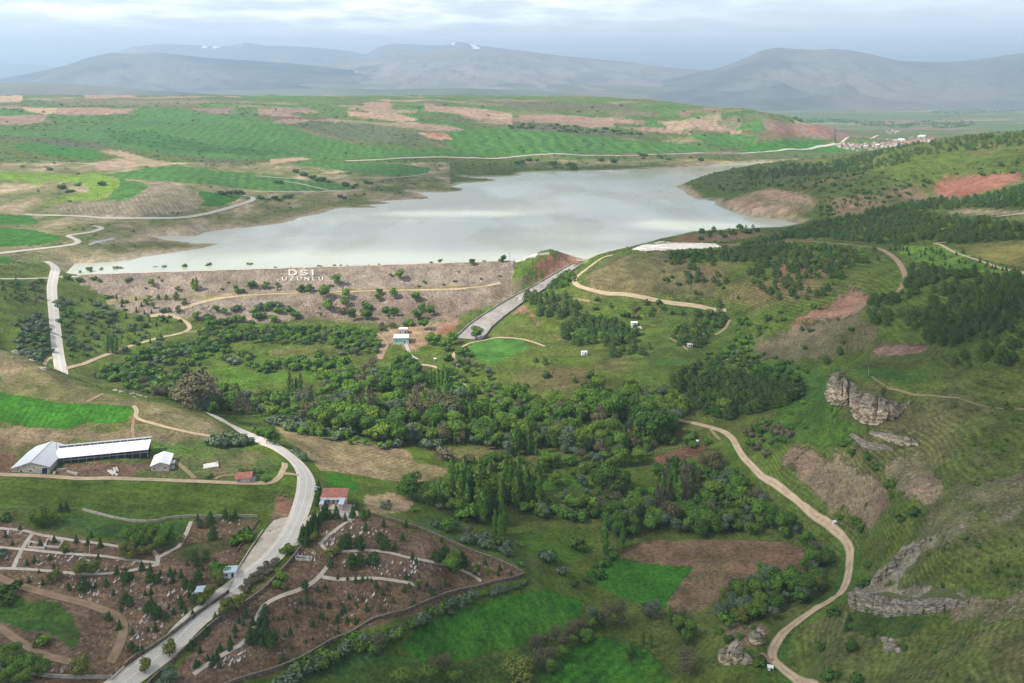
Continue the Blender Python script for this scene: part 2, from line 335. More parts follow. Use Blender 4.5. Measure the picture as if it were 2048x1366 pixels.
# --- plateau beyond the lake
P_(PINK, G('143,186 280,187 270,195 170,196'), wob=4); P_(TAN, G('0,192 45,191 48,204 0,204'), wob=4)
P_(TAN, G('45,215 115,216 115,226 90,230 50,222'), wob=3); P_(PINK, G('115,217 200,215 270,219 250,227 180,231 110,228'), wob=3)
P_(WHEAT, G('0,217 48,218 48,231 0,236')); P_(PINK, G('0,232 95,229 85,243 50,250 0,250'), mix=(MAUVE,.3))
P_(WHEAT, G('0,253 90,250 110,240 160,231 262,228 282,216 372,218 465,238 520,246 570,246 620,268 720,290 850,300 850,310 700,318 640,320 520,318 430,318 330,308 230,292 180,282 100,275 0,272'), rows=(21,8), k=.45, field='crop_field')
P_(GRASS, G('110,242 160,233 262,230 275,236 180,256 100,262 20,262 0,255'), a=.5, rows=(26,60), k=.4)
P_((.03,.105,.014), G('200,262 300,262 420,290 560,305 520,312 330,300 240,285'), rows=(40,80), k=.5, a=.7, wob=6)
P_(MAUVE, G('375,217 470,217 450,228 400,224')); P_(PINK, G('515,215 620,217 640,225 520,230'), mix=(MAUVE,.5)); P_(BROWN, G('512,232 660,236 650,239 515,237'))
P_(PINK, G('690,222 790,226 840,240 800,244 700,232'), mix=(TAN,.4)); P_(PINK, G('735,205 780,203 785,215 720,214')); P_(PINK, G('850,212 950,215 1024,228 1024,240 960,238 900,226 850,222'), mix=(TAN,.3))
P_(WHEAT, G('790,206 850,206 845,222 780,219'), a=.6)
P_(PINK, G('1036,230 1100,229 1160,232 1230,236 1270,244 1180,247 1100,240 1040,238')); P_(PINK, G('1225,252 1310,255 1390,264 1380,268 1260,259')); P_(PINK, G('1310,243 1400,240 1480,262 1490,268 1420,262 1330,250'), mix=(TAN,.3))
P_(MAUVE, G('1550,250 1640,250 1700,270 1690,278 1620,275 1540,262'), mix=(RED,.2))
P_((.09,.095,.055), G('1024,243 1100,247 1230,262 1300,270 1250,275 1100,262 1024,258'), bush=.7)
P_((.10,.105,.06), G('1010,206 1100,205 1200,205 1260,210 1285,218 1200,222 1060,222 1000,215'))
P_(WHEAT, G('900,262 1024,257 1100,264 1250,280 1400,290 1450,300 1380,306 1200,306 1024,310 880,292'), rows=(40,10), k=.6, field='crop_field')
P_(WHEAT, G('1370,270 1440,268 1520,272 1500,290 1440,295'), rows=(30,30), field='crop_field'); P_(WHEAT2, G('1500,285 1600,280 1700,292 1730,302 1600,306 1470,305'), rows=(30,30), field='crop_field')
P_((.085,.105,.052), G('565,250 620,241 760,250 850,262 905,280 830,292 700,280 620,262'), rows=(13,75), k=.5, bush=.4, wob=8)
P_(TAN, G('838,265 895,268 905,280 860,278'), mix=(RED,.3), wob=6)
P_(WHEAT, G('860,296 1000,300 1024,312 860,316 720,320 740,312'), rows=(30,10), field='crop_field')
P_((.08,.09,.05), G('0,273 100,277 190,286 230,296 180,298 60,284 0,282'), bush=.6)
P_(WHEAT2, G('25,288 60,284 180,297 215,314 180,320 100,312 40,300'), rows=(14,20), field='crop_field')
P_(TAN, G('195,325 240,315 290,325 260,335 190,342'), mix=(PINK,.5)); P_(TAN, G('540,318 600,314 625,318 560,326 540,330'), wob=3)
P_(DRY, G('180,300 235,300 300,318 340,325 345,340 300,335 240,312'), mix=(TAN,.3), bush=.5)
P_((.09,.095,.045), G('300,308 350,312 500,322 540,326 500,332 420,326'), bush=.8)
P_(YGREEN, G('0,342 75,344 150,352 188,347 250,360 240,372 208,398 160,401 112,404 83,412 80,409 120,397 180,382 175,372 160,367 100,360 82,369 60,367 45,363 25,361 0,360'), rows=(9,-35), field='crop_field')
P_(WHEAT, G('238,352 250,360 283,364 295,372 280,387 250,402 208,401 225,385 240,372'), rows=(9,-20), field='crop_field')
P_(WHEAT, G('200,350 240,345 300,335 350,330 430,340 512,347 574,354 624,363 687,370 707,378 662,381 587,382 512,381 470,375 425,370 375,367 325,362 250,357'), rows=(16,15), k=.5, field='crop_field')
P_(TAN, G('350,362 425,372 512,383 600,386 700,381 690,387 600,390 500,386 420,378 350,368'), mix=(DRY,.5), a=.8, bush=.5)
P_(WHEAT, G('580,325 640,322 760,325 860,335 855,347 800,353 777,353 724,346 667,339 600,331'), rows=(16,10), field='crop_field')
P_(WHEAT2, G('400,382 445,387 480,394 475,400 437,414 400,412 410,402 395,389'), rows=(8,30), field='crop_field')
P_((.20,.175,.115), G('295,372 340,362 395,385 408,402 395,418 350,432 250,432 120,428 100,415 160,403 250,404 282,388'), rows=(6,35), k=.5, wob=4)
P_(WHEAT2, G('0,428 62,432 78,444 68,449 0,449'), field='crop_field'); P_(WHEAT2, G('0,454 75,462 120,472 122,478 88,489 38,492 0,493'), rows=(7,10), field='crop_field'); P_(WHEAT2, G('0,512 20,514 30,522 15,528 0,528'), field='crop_field')
P_((.105,.115,.035), G('300,482 345,487 430,488 380,498 330,504 270,514 190,522 165,518 210,500 250,488'), mix=(DRY,.3))
P_((.10,.12,.035), G('395,455 460,450 560,440 600,428 560,425 480,440 420,448'), mix=(DRY,.3), bush=.3)
P_(YELLOW, G('605,406 680,405 690,412 640,418 600,413'), mix=(OLIVE,.2)); P_(YELLOW, G('830,362 880,368 915,374 890,380 830,376'), mix=(GRASS,.3))
P_((.09,.115,.035), G('700,358 800,352 850,356 835,372 800,384 740,380 715,370'), bush=.7, mix=(DRY,.2))
P_(YELLOW, G('1390,318 1470,322 1450,329 1380,330 1300,328'), mix=(DRY,.4)); P_((.085,.12,.035), G('1050,322 1200,318 1390,318 1300,330 1150,334 1050,336'), mix=(DRY,.4), bush=.6)
# --- dam and spillway surroundings
COLR[DAM] = lerp(RUBBLE, (.19,.152,.12), np.clip(.4+1.2*n2, 0, 1))[DAM]; STR[DAM] = (0,0,.75); BUSH[DAM] = .13
sd = dam_s(X2, Y2); bm = DAM & (sd > 37.5) & (sd < 46.5); COLR[bm] = lerp((.16,.14,.05), (.24,.2,.1), np.clip(.5+n2, 0, 1))[bm]; STR[bm] = 0
P_((.25,.185,.145), G('560,612 600,600 930,595 1000,585 985,600 940,625 900,640 840,650 680,642 600,634'), stone=1.0, mix=((.14,.11,.07),.3), bush=.6, wob=5)
P_(RUBBLE, G('375,608 440,606 440,624 380,626'), stone=1.0, wob=4)
P_((.17,.135,.09), G('1000,560 1060,548 1090,560 1020,597 960,618 930,632 950,600'), stone=.7, mix=(OLIVE,.3), bush=.5)
P_((.075,.105,.03), G('1030,545 1060,525 1100,507 1115,512 1085,530 1050,552'), wob=2)
P_((.22,.13,.09), G('1062,549 1088,524 1112,506 1140,503 1176,512 1168,524 1136,535 1086,562 1040,582'), stone=.6, mix=(RED,.35), wob=3)
P_(RED, G('846,662 887,640 912,634 924,645 905,664 874,674'), mix=(PINK,.4), stone=.5, wob=2.5); P_((.24,.17,.10), G('752,668 790,655 850,650 900,636 880,660 850,690 826,705 800,690 760,690'), mix=(PINK,.4))
P_((.21,.10,.07), G('1024,611 1039,607 1069,627 1104,660 1144,683 1129,685 1086,652 1054,632 1018,622'), mix=(PINK,.35), stone=.5, wob=2)
P_((.20,.105,.07), G('1165,546 1178,575 1200,582 1290,590 1350,599 1385,607 1450,619 1490,606 1475,597 1440,603 1395,600 1350,590 1290,582 1220,576 1185,562'), mix=(PINK,.4), stone=.5, wob=2.5)
P_((.20,.11,.075), G('1090,585 1150,592 1200,596 1180,602 1110,598'), mix=(OLIVE,.2), wob=3)
P_((.19,.075,.05), G('1856,370 1898,354 1986,349 2048,344 2048,357 1986,380 1911,396 1886,397 1868,384'), mix=((.25,.12,.08),.4), wob=6, stone=.3)
P_((.24,.16,.11), G('1640,400 1720,392 1800,370 1860,372 1890,398 1800,410 1700,430 1660,436 1670,420'), mix=(OLIVE,.45), bush=.8, wob=6)
P_((.35,.255,.175), G('1440,408 1480,390 1540,376 1600,388 1650,402 1620,416 1560,428 1500,432 1470,420'), mix=((.27,.18,.12),.45), bush=.5, wob=6)
P_((.28,.19,.13), G('1350,372 1375,378 1400,392 1436,401 1430,404 1390,399 1372,389'), wob=2)
P_((.07,.10,.032), G('1450,350 1540,334 1620,328 1700,322 1760,330 1700,350 1600,365 1500,375 1420,380 1400,370'), mix=(OLIVE,.4), bush=.8)
P_(YELLOW, G('1905,490 2048,480 2120,480 2120,550 2048,536 1990,525 1920,506'), mix=(OLIVE,.35), rows=(9,60), k=.2, field='hay_field')
P_((.075,.14,.025), G('1790,492 1880,488 1990,528 2048,545 2120,556 2048,562 1960,548 1850,530 1800,510'), mix=(YGREEN,.3))
P_((.24,.20,.13), G('1866,421 1950,419 2120,422 2120,428 1990,430 1920,428'), wob=2); P_((.15,.16,.05), G('1990,436 2048,430 2120,430 2120,445 2020,442'))
P_(RED, G('1680,504 1712,495 1716,514 1692,522'), mix=(OLIVE,.4)); P_(RED, G('1640,515 1662,512 1665,528 1640,530'), mix=(OLIVE,.4)); P_((.19,.10,.065), G('1540,520 1620,530 1680,545 1620,560 1545,550'), mix=(OLIVE,.5), bush=.8)
P_((.23,.115,.075), G('1655,612 1700,576 1742,592 1722,622 1690,634 1640,642 1575,660 1545,662 1600,632'), mix=(PINK,.4), stone=.5, wob=4)
P_((.09,.085,.04), G('1480,690 1545,668 1660,640 1720,630 1760,650 1750,690 1690,715 1600,720 1500,720'), mix=((.16,.13,.08),.35), stone=.35, rows=(1,0), k=.01)
P_((.15,.085,.06), G('1740,690 1860,690 1850,705 1780,712 1740,705'), mix=(PINK,.3), stone=.8)
P_((.62,.58,.53), G('1262,500 1285,490 1320,482 1350,484 1430,487 1442,494 1380,498 1290,502'), wob=.5)
P_((.55,.52,.48), G('1020,519 1074,507 1098,505 1100,508 1078,511 1030,524'), wob=.4)
P_((.17,.13,.075), G('1335,480 1400,468 1500,462 1540,466 1480,478 1400,484 1340,486'), mix=(RED,.2), bush=.5)
P_((.085,.088,.035), G('1180,545 1220,515 1300,504 1340,505 1420,545 1440,590 1380,598 1290,580 1200,575 1165,560'), mix=((.14,.12,.055),.4), stone=.3, rows=(1,0), k=.01)
sl, m = mask_of(region(G('1160,540 1220,520 1260,525 1280,575 1200,575 1165,560'))); STR[sl][m,0] = (Z[sl]/2.2)[m]; STR[sl][m,1] = .15
# --- valley floor
P_(WHEAT, G('935,690 985,675 1040,680 1062,695 1010,718 985,730 945,715'), rows=(4,70), field='crop_field')
P_((.105,.082,.042), G('1045,738 1110,732 1200,738 1175,775 1090,785 1010,765'), mix=(OLIVE,.4), rows=(5,85), k=.2)
P_(PLOW, G('520,706 600,696 645,690 655,697 600,706 545,713'), mix=(OLIVE,.3)); P_(WHEAT, G('1300,722 1370,716 1365,730 1310,732'), field='crop_field')
for q in ('230,700 430,690 470,705 420,730 330,735 260,722', '400,740 470,735 520,750 600,748 580,765 480,775', '620,812 700,782 770,782 800,775 760,790 690,812 640,822', '430,820 520,812 590,815 640,830 560,838 480,836', '600,735 690,730 690,755 610,765', '820,770 900,760 960,790 900,800 830,790', '1050,960 1170,945 1180,975 1080,985', '1020,1060 1180,1055 1190,1100 1120,1130 1040,1090', '880,920 960,915 1000,930 900,935'):
    P_(LUSH, G(q), mix=(GRASS,.35), wob=3)
P_((.055,.085,.022), G('1340,600 1480,625 1520,700 1480,760 1300,790 1250,760 1300,700 1250,670 1320,650'), mix=(LUSH,.3), a=.7, bush=.4)
P_((.05,.11,.02), G('1500,720 1640,740 1700,840 1650,850 1590,870 1560,830 1480,790'), mix=(LUSH,.4), bush=.5)
P_(OLIVE, G('1000,930 1110,915 1130,930 1060,955'), mix=(LUSH,.4))
P_((.135,.118,.05), G('855,905 960,890 1100,895 1130,905 1080,920 880,922'), mix=(OLIVE,.4), field='fallow_field')
P_(BROWN, G('1310,912 1400,888 1418,893 1392,915 1310,930'), mix=(RED,.15), rows=(2.2,20), k=.4, field='ploughed_field')
P_(PLOW, G('1235,1108 1290,1082 1440,1079 1560,1083 1600,1094 1621,1118 1612,1142 1540,1165 1450,1185 1400,1225 1330,1224 1338,1200 1385,1135 1290,1127'), rows=(2.0,88), k=.22, mix=((.14,.11,.055),.3), wob=.8, field='ploughed_field')
P_(WHEAT2, G('1172,1145 1230,1117 1290,1127 1387,1134 1335,1202 1328,1218 1260,1202 1180,1166'), rows=(2.4,65), k=.4, wob=.8, field='crop_field')
P_(WHEAT2, G('800,1292 840,1255 900,1225 1000,1195 1090,1180 1165,1200 1160,1235 1130,1260 1060,1290 960,1312 850,1335'), rows=(5,20), k=.3, mix=(LUSH,.3), field='crop_field')
P_(WHEAT2, G('1040,1420 1080,1345 1120,1310 1200,1272 1300,1300 1340,1350 1350,1420'), rows=(4.5,-40), k=.4, mix=(LUSH,.25), field='crop_field')
P_((.04,.085,.018), G('560,1366 640,1325 760,1290 800,1300 850,1340 1000,1315 1070,1300 1060,1366 1000,1420 500,1420'), mix=(GRASS,.35), rows=(7,10), k=.2)
P_((.075,.12,.03), G('540,1355 640,1312 760,1262 900,1200 1060,1150 1100,1152 1060,1168 900,1215 760,1280 640,1332'), mix=(OLIVE,.3))
P_((.07,.115,.03), G('760,1025 900,1040 1000,1080 1110,1140 1060,1150 960,1105 860,1065'), mix=(OLIVE,.4))
P_(TAN, G('725,995 780,985 830,1000 820,1020 770,1028 730,1020'), mix=(OLIVE,.35))
# --- left hill, farm, cemetery
P_((.165,.135,.072), G('-200,695 0,700 60,722 120,748 200,787 300,803 380,818 440,846 470,870 430,885 330,875 250,850 150,858 0,850 -200,850'), mix=(OLIVE,.4), stone=.25, rows=(1,0), k=.01, wob=4)
P_((.13,.115,.06), G('-200,850 0,852 200,862 300,860 420,880 300,895 100,895 -200,895'), mix=((.2,.15,.09),.4), stone=.25, wob=4)
P_((.21,.175,.105), G('290,812 360,820 430,846 440,860 410,868 350,850 300,835'), mix=(OLIVE,.3), stone=.3, wob=3); P_((.21,.16,.10), G('20,720 80,745 120,765 60,770 0,755 0,735'), mix=(OLIVE,.4), wob=3)
P_((.06,.11,.024), G('0,892 150,880 300,885 420,885 520,905 560,925 540,960 400,958 250,955 0,945'), mix=((.12,.10,.05),.3), wob=4)
P_(WHEAT2, G('-200,780 0,785 65,795 120,806 212,808 260,812 269,821 250,843 212,847 170,846 150,853 125,858 75,856 0,844 -200,835'), rows=(3.4,12), k=.25, field='crop_field'); P_(WHEAT2, G('-60,748 0,751 20,758 0,761 -60,760'))
P_((.16,.11,.07), G('105,930 240,922 300,932 260,955 110,958'), mix=(BROWN,.4), stone=.4, wob=3); P_((.17,.10,.065), G('-60,900 35,903 25,950 -60,955'), mix=(BROWN,.4))
P_((.24,.20,.13), G('240,938 262,929 276,928 270,936 250,942'), wob=1.5)
P_((.062,.105,.016), G('-200,962 0,962 300,968 540,973 556,978 540,1015 380,1036 260,1042 150,1022 -200,1015'), mix=(GRASS,.4), rows=(5,80), k=.18, field='meadow')
P_((.225,.175,.10), G('550,853 640,865 730,885 815,900 832,925 898,935 890,950 840,966 780,962 700,947 640,940 610,905 572,880'), mix=((.12,.125,.045),.22), rows=(3.4,-30), k=.3, field='stubble_field')
P_(WHEAT2, G('655,945 690,950 722,975 700,986 650,980'), field='crop_field'); P_((.17,.13,.085), G('560,990 590,1000 575,1040 540,1050 545,1020'), mix=(RED,.2))
P_(SOIL, G('640,1030 700,1030 760,1035 860,1072 1045,1140 1030,1155 930,1187 850,1220 680,1275 600,1312 540,1348 350,1400 330,1366 370,1310 440,1240 520,1175 600,1100 620,1060'), mix=((.16,.108,.072),.4), stone=.7)
P_(SOIL, G('-200,1040 0,1040 40,1045 60,1060 250,1090 290,1100 330,1090 375,1050 400,1036 510,1038 515,1060 470,1130 400,1200 300,1290 220,1366 180,1420 -200,1420'), mix=((.17,.115,.075),.4), stone=.7)
P_((.045,.09,.02), G('60,1055 120,1030 180,1028 250,1045 370,1042 372,1055 345,1098 300,1090 250,1082 150,1070'), mix=(OLIVE,.3)); P_((.055,.085,.024), G('345,1100 372,1090 430,1075 470,1090 430,1110 400,1135 350,1120'), mix=(SOIL,.4)); P_((.04,.095,.02), G('-200,1170 0,1187 50,1195 105,1205 150,1225 148,1250 165,1270 150,1300 120,1277 88,1270 50,1270 0,1245 -200,1225'), mix=(GRASS,.3), wob=3)
P_((.05,.09,.022), G('-200,1290 0,1285 60,1300 90,1330 60,1366 -200,1400'), mix=(OLIVE,.3))
P_((.21,.20,.085), G('640,1060 672,1056 668,1072 645,1080'), a=.4)
# --- right hillside
P_((.055,.105,.02), G('1690,733 1760,735 1850,745 1900,770 1860,800 1820,800 1760,775 1710,765'), mix=((.12,.135,.03),.4)); P_((.048,.09,.02), G('1500,850 1640,800 1700,850 1760,850 1740,870 1680,890 1600,880 1540,900'), mix=(LUSH,.5), bush=.5)
P_((.175,.118,.084), G('1561,908 1586,893 1636,900 1686,915 1711,933 1748,953 1781,995 1783,1024 1760,1050 1700,1040 1660,1005 1610,965 1586,945'), mix=((.20,.17,.10),.45), stone=.6, bush=.6, wob=6, a=.9)
P_((.225,.175,.115), G('1763,933 1798,908 1836,895 1856,933 1886,970 1886,1003 1836,1012 1798,970'), mix=(OLIVE,.25), stone=.8, bush=.3, wob=3)
P_(ROCKG, G('1741,858 1786,855 1818,870 1841,895 1813,890 1773,883'), stone=.8, mix=(OLIVE,.35)); P_((.15,.12,.075), G('1710,870 1740,885 1780,892 1760,903 1720,898'), stone=.8, mix=(OLIVE,.3))
P_((.15,.13,.08), G('1880,985 1950,960 2048,940 2120,940 2120,1010 2000,1050 1900,1085 1840,1110 1810,1090 1850,1040'), mix=(OLIVE,.5), stone=.5, wob=6)
0 and P_((.12,.115,.05), G('1950,1260 2100,1250 2100,1366 2000,1366 1960,1320'), mix=((.19,.165,.11),.12), stone=.5, wob=6)
P_(ROCKG, G('2048,1000 2011,1030 1911,1060 1836,1075 1798,1107 1748,1145 1748,1172 1790,1165 1833,1125 1840,1090 1911,1068 2048,1035'), stone=.9, mix=(OLIVE,.3), wob=4)
P_((.23,.20,.155), G('1705,1175 1760,1170 1860,1172 1940,1195 1930,1215 1880,1225 1800,1222 1710,1216'), stone=.8, mix=(OLIVE,.2)); P_((.18,.15,.10), G('1890,1215 1990,1190 2120,1180 2120,1240 2000,1245 1960,1240 1900,1240'), stone=.9, mix=(OLIVE,.5), wob=4)
P_((.05,.085,.02), G('1700,1225 1780,1228 1880,1232 1800,1275 1720,1270 1690,1255'), mix=(GRASSD,.3)); P_((.16,.115,.075), G('1440,1255 1500,1240 1540,1255 1530,1290 1480,1300 1450,1280'), stone=.9, mix=(GRASS,.35))
P_((.052,.11,.02), G('1470,880 1500,925 1560,970 1640,1045 1700,1085 1720,1110 1720,1160 1690,1200 1640,1235 1580,1270 1570,1330 1620,1366 1520,1366 1530,1300 1570,1250 1650,1195 1680,1150 1680,1100 1620,1040 1530,965 1440,890'), mix=(GRASS,.5))
st_ = sstep(20, 3, SHD+9*n2)*(SHD < 60)*np.clip(.75+n1*.8, 0, 1)       # drawn-down shore: bare pale mud and stones
blend((.37,.30,.22), st_*.85)
blend((.055,.095,.016), np.exp(-((SHD-42-14*n1)/14)**2)*(SHD < 120)*.45)
print('painted', round(time.time()-T0,1), len(FIELDS))
# ------------------------------------------------------------------ materials
def new_mat(name):
    m = bpy.data.materials.new(name); m.use_nodes = True
    nt = m.node_tree; b = nt.nodes['Principled BSDF']; b.inputs['Roughness'].default_value = .9
    b.inputs['Specular IOR Level'].default_value = .15
    return m, nt, b
class NB:                                                  # tiny node builder
    def __init__(s, nt): s.nt = nt
    def n(s, t, **k):
        x = s.nt.nodes.new(t)
        for a, v in k.items(): setattr(x, a, v)
        return x
    def put(s, sock, v):
        if isinstance(v, bpy.types.NodeSocket): s.nt.links.new(v, sock)
        else: sock.default_value = v
    def math(s, op, a, b=0., c=0., clamp=False):
        x = s.n('ShaderNodeMath', operation=op, use_clamp=clamp)
        for i, v in enumerate((a, b, c)): s.put(x.inputs[i], v)
        return x.outputs[0]
    def mix(s, f, a, b, bt='MIX'):
        x = s.n('ShaderNodeMix', data_type='RGBA', blend_type=bt)
        s.put(x.inputs[0], f); s.put(x.inputs[6], a); s.put(x.inputs[7], b)
        return x.outputs[2]
    def noise(s, vec, scale, detail=3, rough=.55):
        x = s.n('ShaderNodeTexNoise'); s.put(x.inputs['Vector'], vec); x.inputs['Scale'].default_value = scale
        x.inputs['Detail'].default_value = detail; x.inputs['Roughness'].default_value = rough
        return x.outputs['Fac']
    def voro(s, vec, scale, feature='F1'):
        x = s.n('ShaderNodeTexVoronoi', feature=feature); s.put(x.inputs['Vector'], vec); x.inputs['Scale'].default_value = scale
        return x.outputs
    def ramp(s, v, a, b, lo=0., hi=1.):
        x = s.n('ShaderNodeMapRange'); x.interpolation_type = 'SMOOTHSTEP'
        s.put(x.inputs[0], v); s.put(x.inputs[1], a); s.put(x.inputs[2], b); s.put(x.inputs[3], lo); s.put(x.inputs[4], hi)
        return x.outputs[0]
def c4(c): return (c[0], c[1], c[2], 1)
def ground_material():
    m, nt, b = new_mat('ground'); k = NB(nt)
    pos = k.n('ShaderNodeNewGeometry').outputs['Position']
    col = k.n('ShaderNodeAttribute', attribute_name='col').outputs['Color']
    sv = k.n('ShaderNodeSeparateXYZ'); nt.links.new(k.n('ShaderNodeAttribute', attribute_name='rows').outputs['Vector'], sv.inputs[0])
    bush = k.n('ShaderNodeAttribute', attribute_name='bush').outputs['Fac']
    fine = k.noise(pos, .55, 5, .7); mid = k.noise(pos, .075, 4, .6)
    grit = k.noise(pos, 1.9, 3, .7)
    v = k.math('MULTIPLY', k.math('MULTIPLY', k.ramp(fine, .25, .75, .5, 1.5), k.ramp(mid, .3, .7, .72, 1.28)), k.ramp(grit, .2, .8, .7, 1.3))
    # drilled rows and terraces, broken up by noise
    ph = k.math('ADD', sv.outputs[0], k.math('MULTIPLY', k.noise(pos, .012, 2), 1.6))
    w = k.math('MULTIPLY', k.math('SINE', k.math('MULTIPLY', ph, 6.2832)), k.ramp(k.noise(pos, .03, 3), .35, .65, .2, 1.))
    v = k.math('MULTIPLY', v, k.math('ADD', k.math('MULTIPLY', w, sv.outputs[1]), 1.))
    c = k.mix(1., col, v, 'MULTIPLY')
    hue = k.noise(pos, .2, 4, .65)
    c = k.mix(k.ramp(hue, .5, .78, 0, .45), c, k.mix(1., c, (1.45, 1.12, .75, 1), 'MULTIPLY'))
    c = k.mix(k.ramp(hue, .46, .25, 0, .6), c, k.mix(1., c, (.52, .62, .5, 1), 'MULTIPLY'))
    # stones: pale lumps with dark gaps
    vo = k.voro(pos, .62); st = k.math('MULTIPLY', k.ramp(vo['Distance'], .5, .12), k.ramp(k.noise(pos, .16, 3), .35, .62))
    st = k.math('MULTIPLY', st, sv.outputs[2], clamp=True)
    vc = k.n('ShaderNodeSeparateColor'); nt.links.new(vo['Color'], vc.inputs[0])
    stone = k.mix(vc.outputs[0], (.16, .13, .11, 1), (.46, .42, .36, 1))
    c = k.mix(k.math('MULTIPLY', st, .75), c, stone)
    gap = k.math('MULTIPLY', k.ramp(k.voro(pos, .9)['Distance'], .45, .85), k.math('MULTIPLY', sv.outputs[2], .6))
    c = k.mix(gap, c, (.05, .045, .03, 1))
    # cushion plants and low scrub
    v2 = k.voro(pos, .145); s2 = k.n('ShaderNodeSeparateColor'); nt.links.new(v2['Color'], s2.inputs[0])
    rad = k.math('MULTIPLY', k.math('SUBTRACT', s2.outputs[1], k.math('SUBTRACT', 1., bush)), .42)
    bd = k.ramp(k.math('SUBTRACT', k.math('ADD', v2['Distance'], k.math('MULTIPLY', k.math('SUBTRACT', fine, .5), .25)), rad), .06, -.06)
    c = k.mix(k.math('MULTIPLY', bd, .85), c, k.mix(s2.outputs[2], (.025, .042, .014, 1), (.055, .07, .025, 1)))
    nt.links.new(c, b.inputs['Base Color'])
    bm = k.n('ShaderNodeBump'); bm.inputs['Strength'].default_value = .8; bm.inputs['Distance'].default_value = .8
    h = k.math('ADD', k.math('ADD', k.math('MULTIPLY', fine, 1.1), k.math('MULTIPLY', mid, 1.5)), k.math('ADD', k.math('MULTIPLY', st, .9), k.math('MULTIPLY', bd, 1.2)))
    h = k.math('ADD', h, k.math('MULTIPLY', w, sv.outputs[1]))
    nt.links.new(h, bm.inputs['Height']); nt.links.new(bm.outputs[0], b.inputs['Normal'])
    b.inputs['Specular IOR Level'].default_value = .05
    return m
M_GROUND = ground_material()
def simple_mat(name, col, rough=.8, var=.25, scale=.4, spec=.2, metal=0., col2=None):
    m, nt, b = new_mat(name); k = NB(nt)
    pos = k.n('ShaderNodeNewGeometry').outputs['Position']
    f = k.noise(pos, scale, 5, .65)
    c2 = col2 or tuple(x*(1-var*1.6) for x in col)
    nt.links.new(k.mix(k.ramp(f, .32, .68), c4(c2), c4(tuple(min(1, x*(1+var*.4)) for x in col))), b.inputs['Base Color'])
    b.inputs['Roughness'].default_value = rough; b.inputs['Specular IOR Level'].default_value = spec; b.inputs['Metallic'].default_value = metal
    return m
# ------------------------------------------------------------------ mesh helpers
def mesh_from(name, verts, faces_arr, mats=(), smooth=False):
    """faces_arr: (n,4) or (n,3) int array"""
    me = bpy.data.meshes.new(name); verts = np.ascontiguousarray(verts, np.float32); q = np.ascontiguousarray(faces_arr, np.int32)
    me.vertices.add(len(verts)); me.vertices.foreach_set('co', verts.ravel())
    me.loops.add(q.size); me.loops.foreach_set('vertex_index', q.ravel())
    me.polygons.add(len(q)); me.polygons.foreach_set('loop_start', np.arange(0, q.size, q.shape[1], dtype=np.int32))
    me.update(calc_edges=True)
    if smooth: me.shade_smooth()
    else: me.shade_flat()
    for m in mats: me.materials.append(m)
    return me
def link(name, me, parent=None, loc=None):
    o = bpy.data.objects.new(name, me); COL.objects.link(o)
    if parent is not None: o.parent = parent
    if loc is not None: o.location = loc
    return o
def tag(o, label=None, cat=None, group=None, kind=None):
    if label: o['label'] = label
    if cat: o['category'] = cat
    if group: o['group'] = group
    if kind: o['kind'] = kind
    return o
def structure(name, me, label=None):
    o = link(name, me); o['kind'] = 'structure'
    if label: o['label'] = label
    return o
def empty(name, loc, rz=0., label=None, cat=None, group=None):
    o = bpy.data.objects.new(name, None); COL.objects.link(o); o.location = loc; o.rotation_euler = (0, 0, rz)
    o.empty_display_size = .5
    return tag(o, label, cat, group)
# ------------------------------------------------------------------ ground objects: one sheet, split along field edges
IDX = np.arange(NU*NY).reshape(NY, NU)
QU = np.stack([IDX[:-1,:-1], IDX[:-1,1:], IDX[1:,1:], IDX[1:,:-1]], -1).reshape(-1, 4)
VALL = np.stack([X2.ravel(), Y2.ravel(), Z.ravel()], 1)
CLSQ = CLS[:-1,:-1].ravel(); DAMQ = (DAM[:-1,:-1] & DAM[1:,1:]).ravel()
CLSQ = np.where(DAMQ, -1, CLSQ)
COLF = np.c_[COLR.reshape(-1, 3), np.ones(NU*NY)].astype(np.float32); ROWF = STR.reshape(-1, 3); BUF = BUSH.ravel()
def grid_part(name, q, zoff=0.):
    ids, inv = np.unique(q, return_inverse=True)
    me = mesh_from(name, VALL[ids], inv.reshape(-1, 4), [M_GROUND], True)
    a = me.attributes.new('col', 'FLOAT_COLOR', 'POINT'); a.data.foreach_set('color', COLF[ids].ravel())
    a = me.attributes.new('rows', 'FLOAT_VECTOR', 'POINT'); a.data.foreach_set('vector', ROWF[ids].ravel())
    a = me.attributes.new('bush', 'FLOAT', 'POINT'); a.data.foreach_set('value', BUF[ids])
    return me
structure('ground', grid_part('ground', QU[CLSQ == 0]), 'valley ground of grass, scrub and bare earth')
for i, f in enumerate(FIELDS):
    q = QU[CLSQ == i+1]
    if len(q): structure(f, grid_part(f, q))
dam = link('dam', grid_part('dam', QU[CLSQ == -1])); tag(dam, 'long rubble faced earth dam holding back the lake, with white lettering', 'dam')
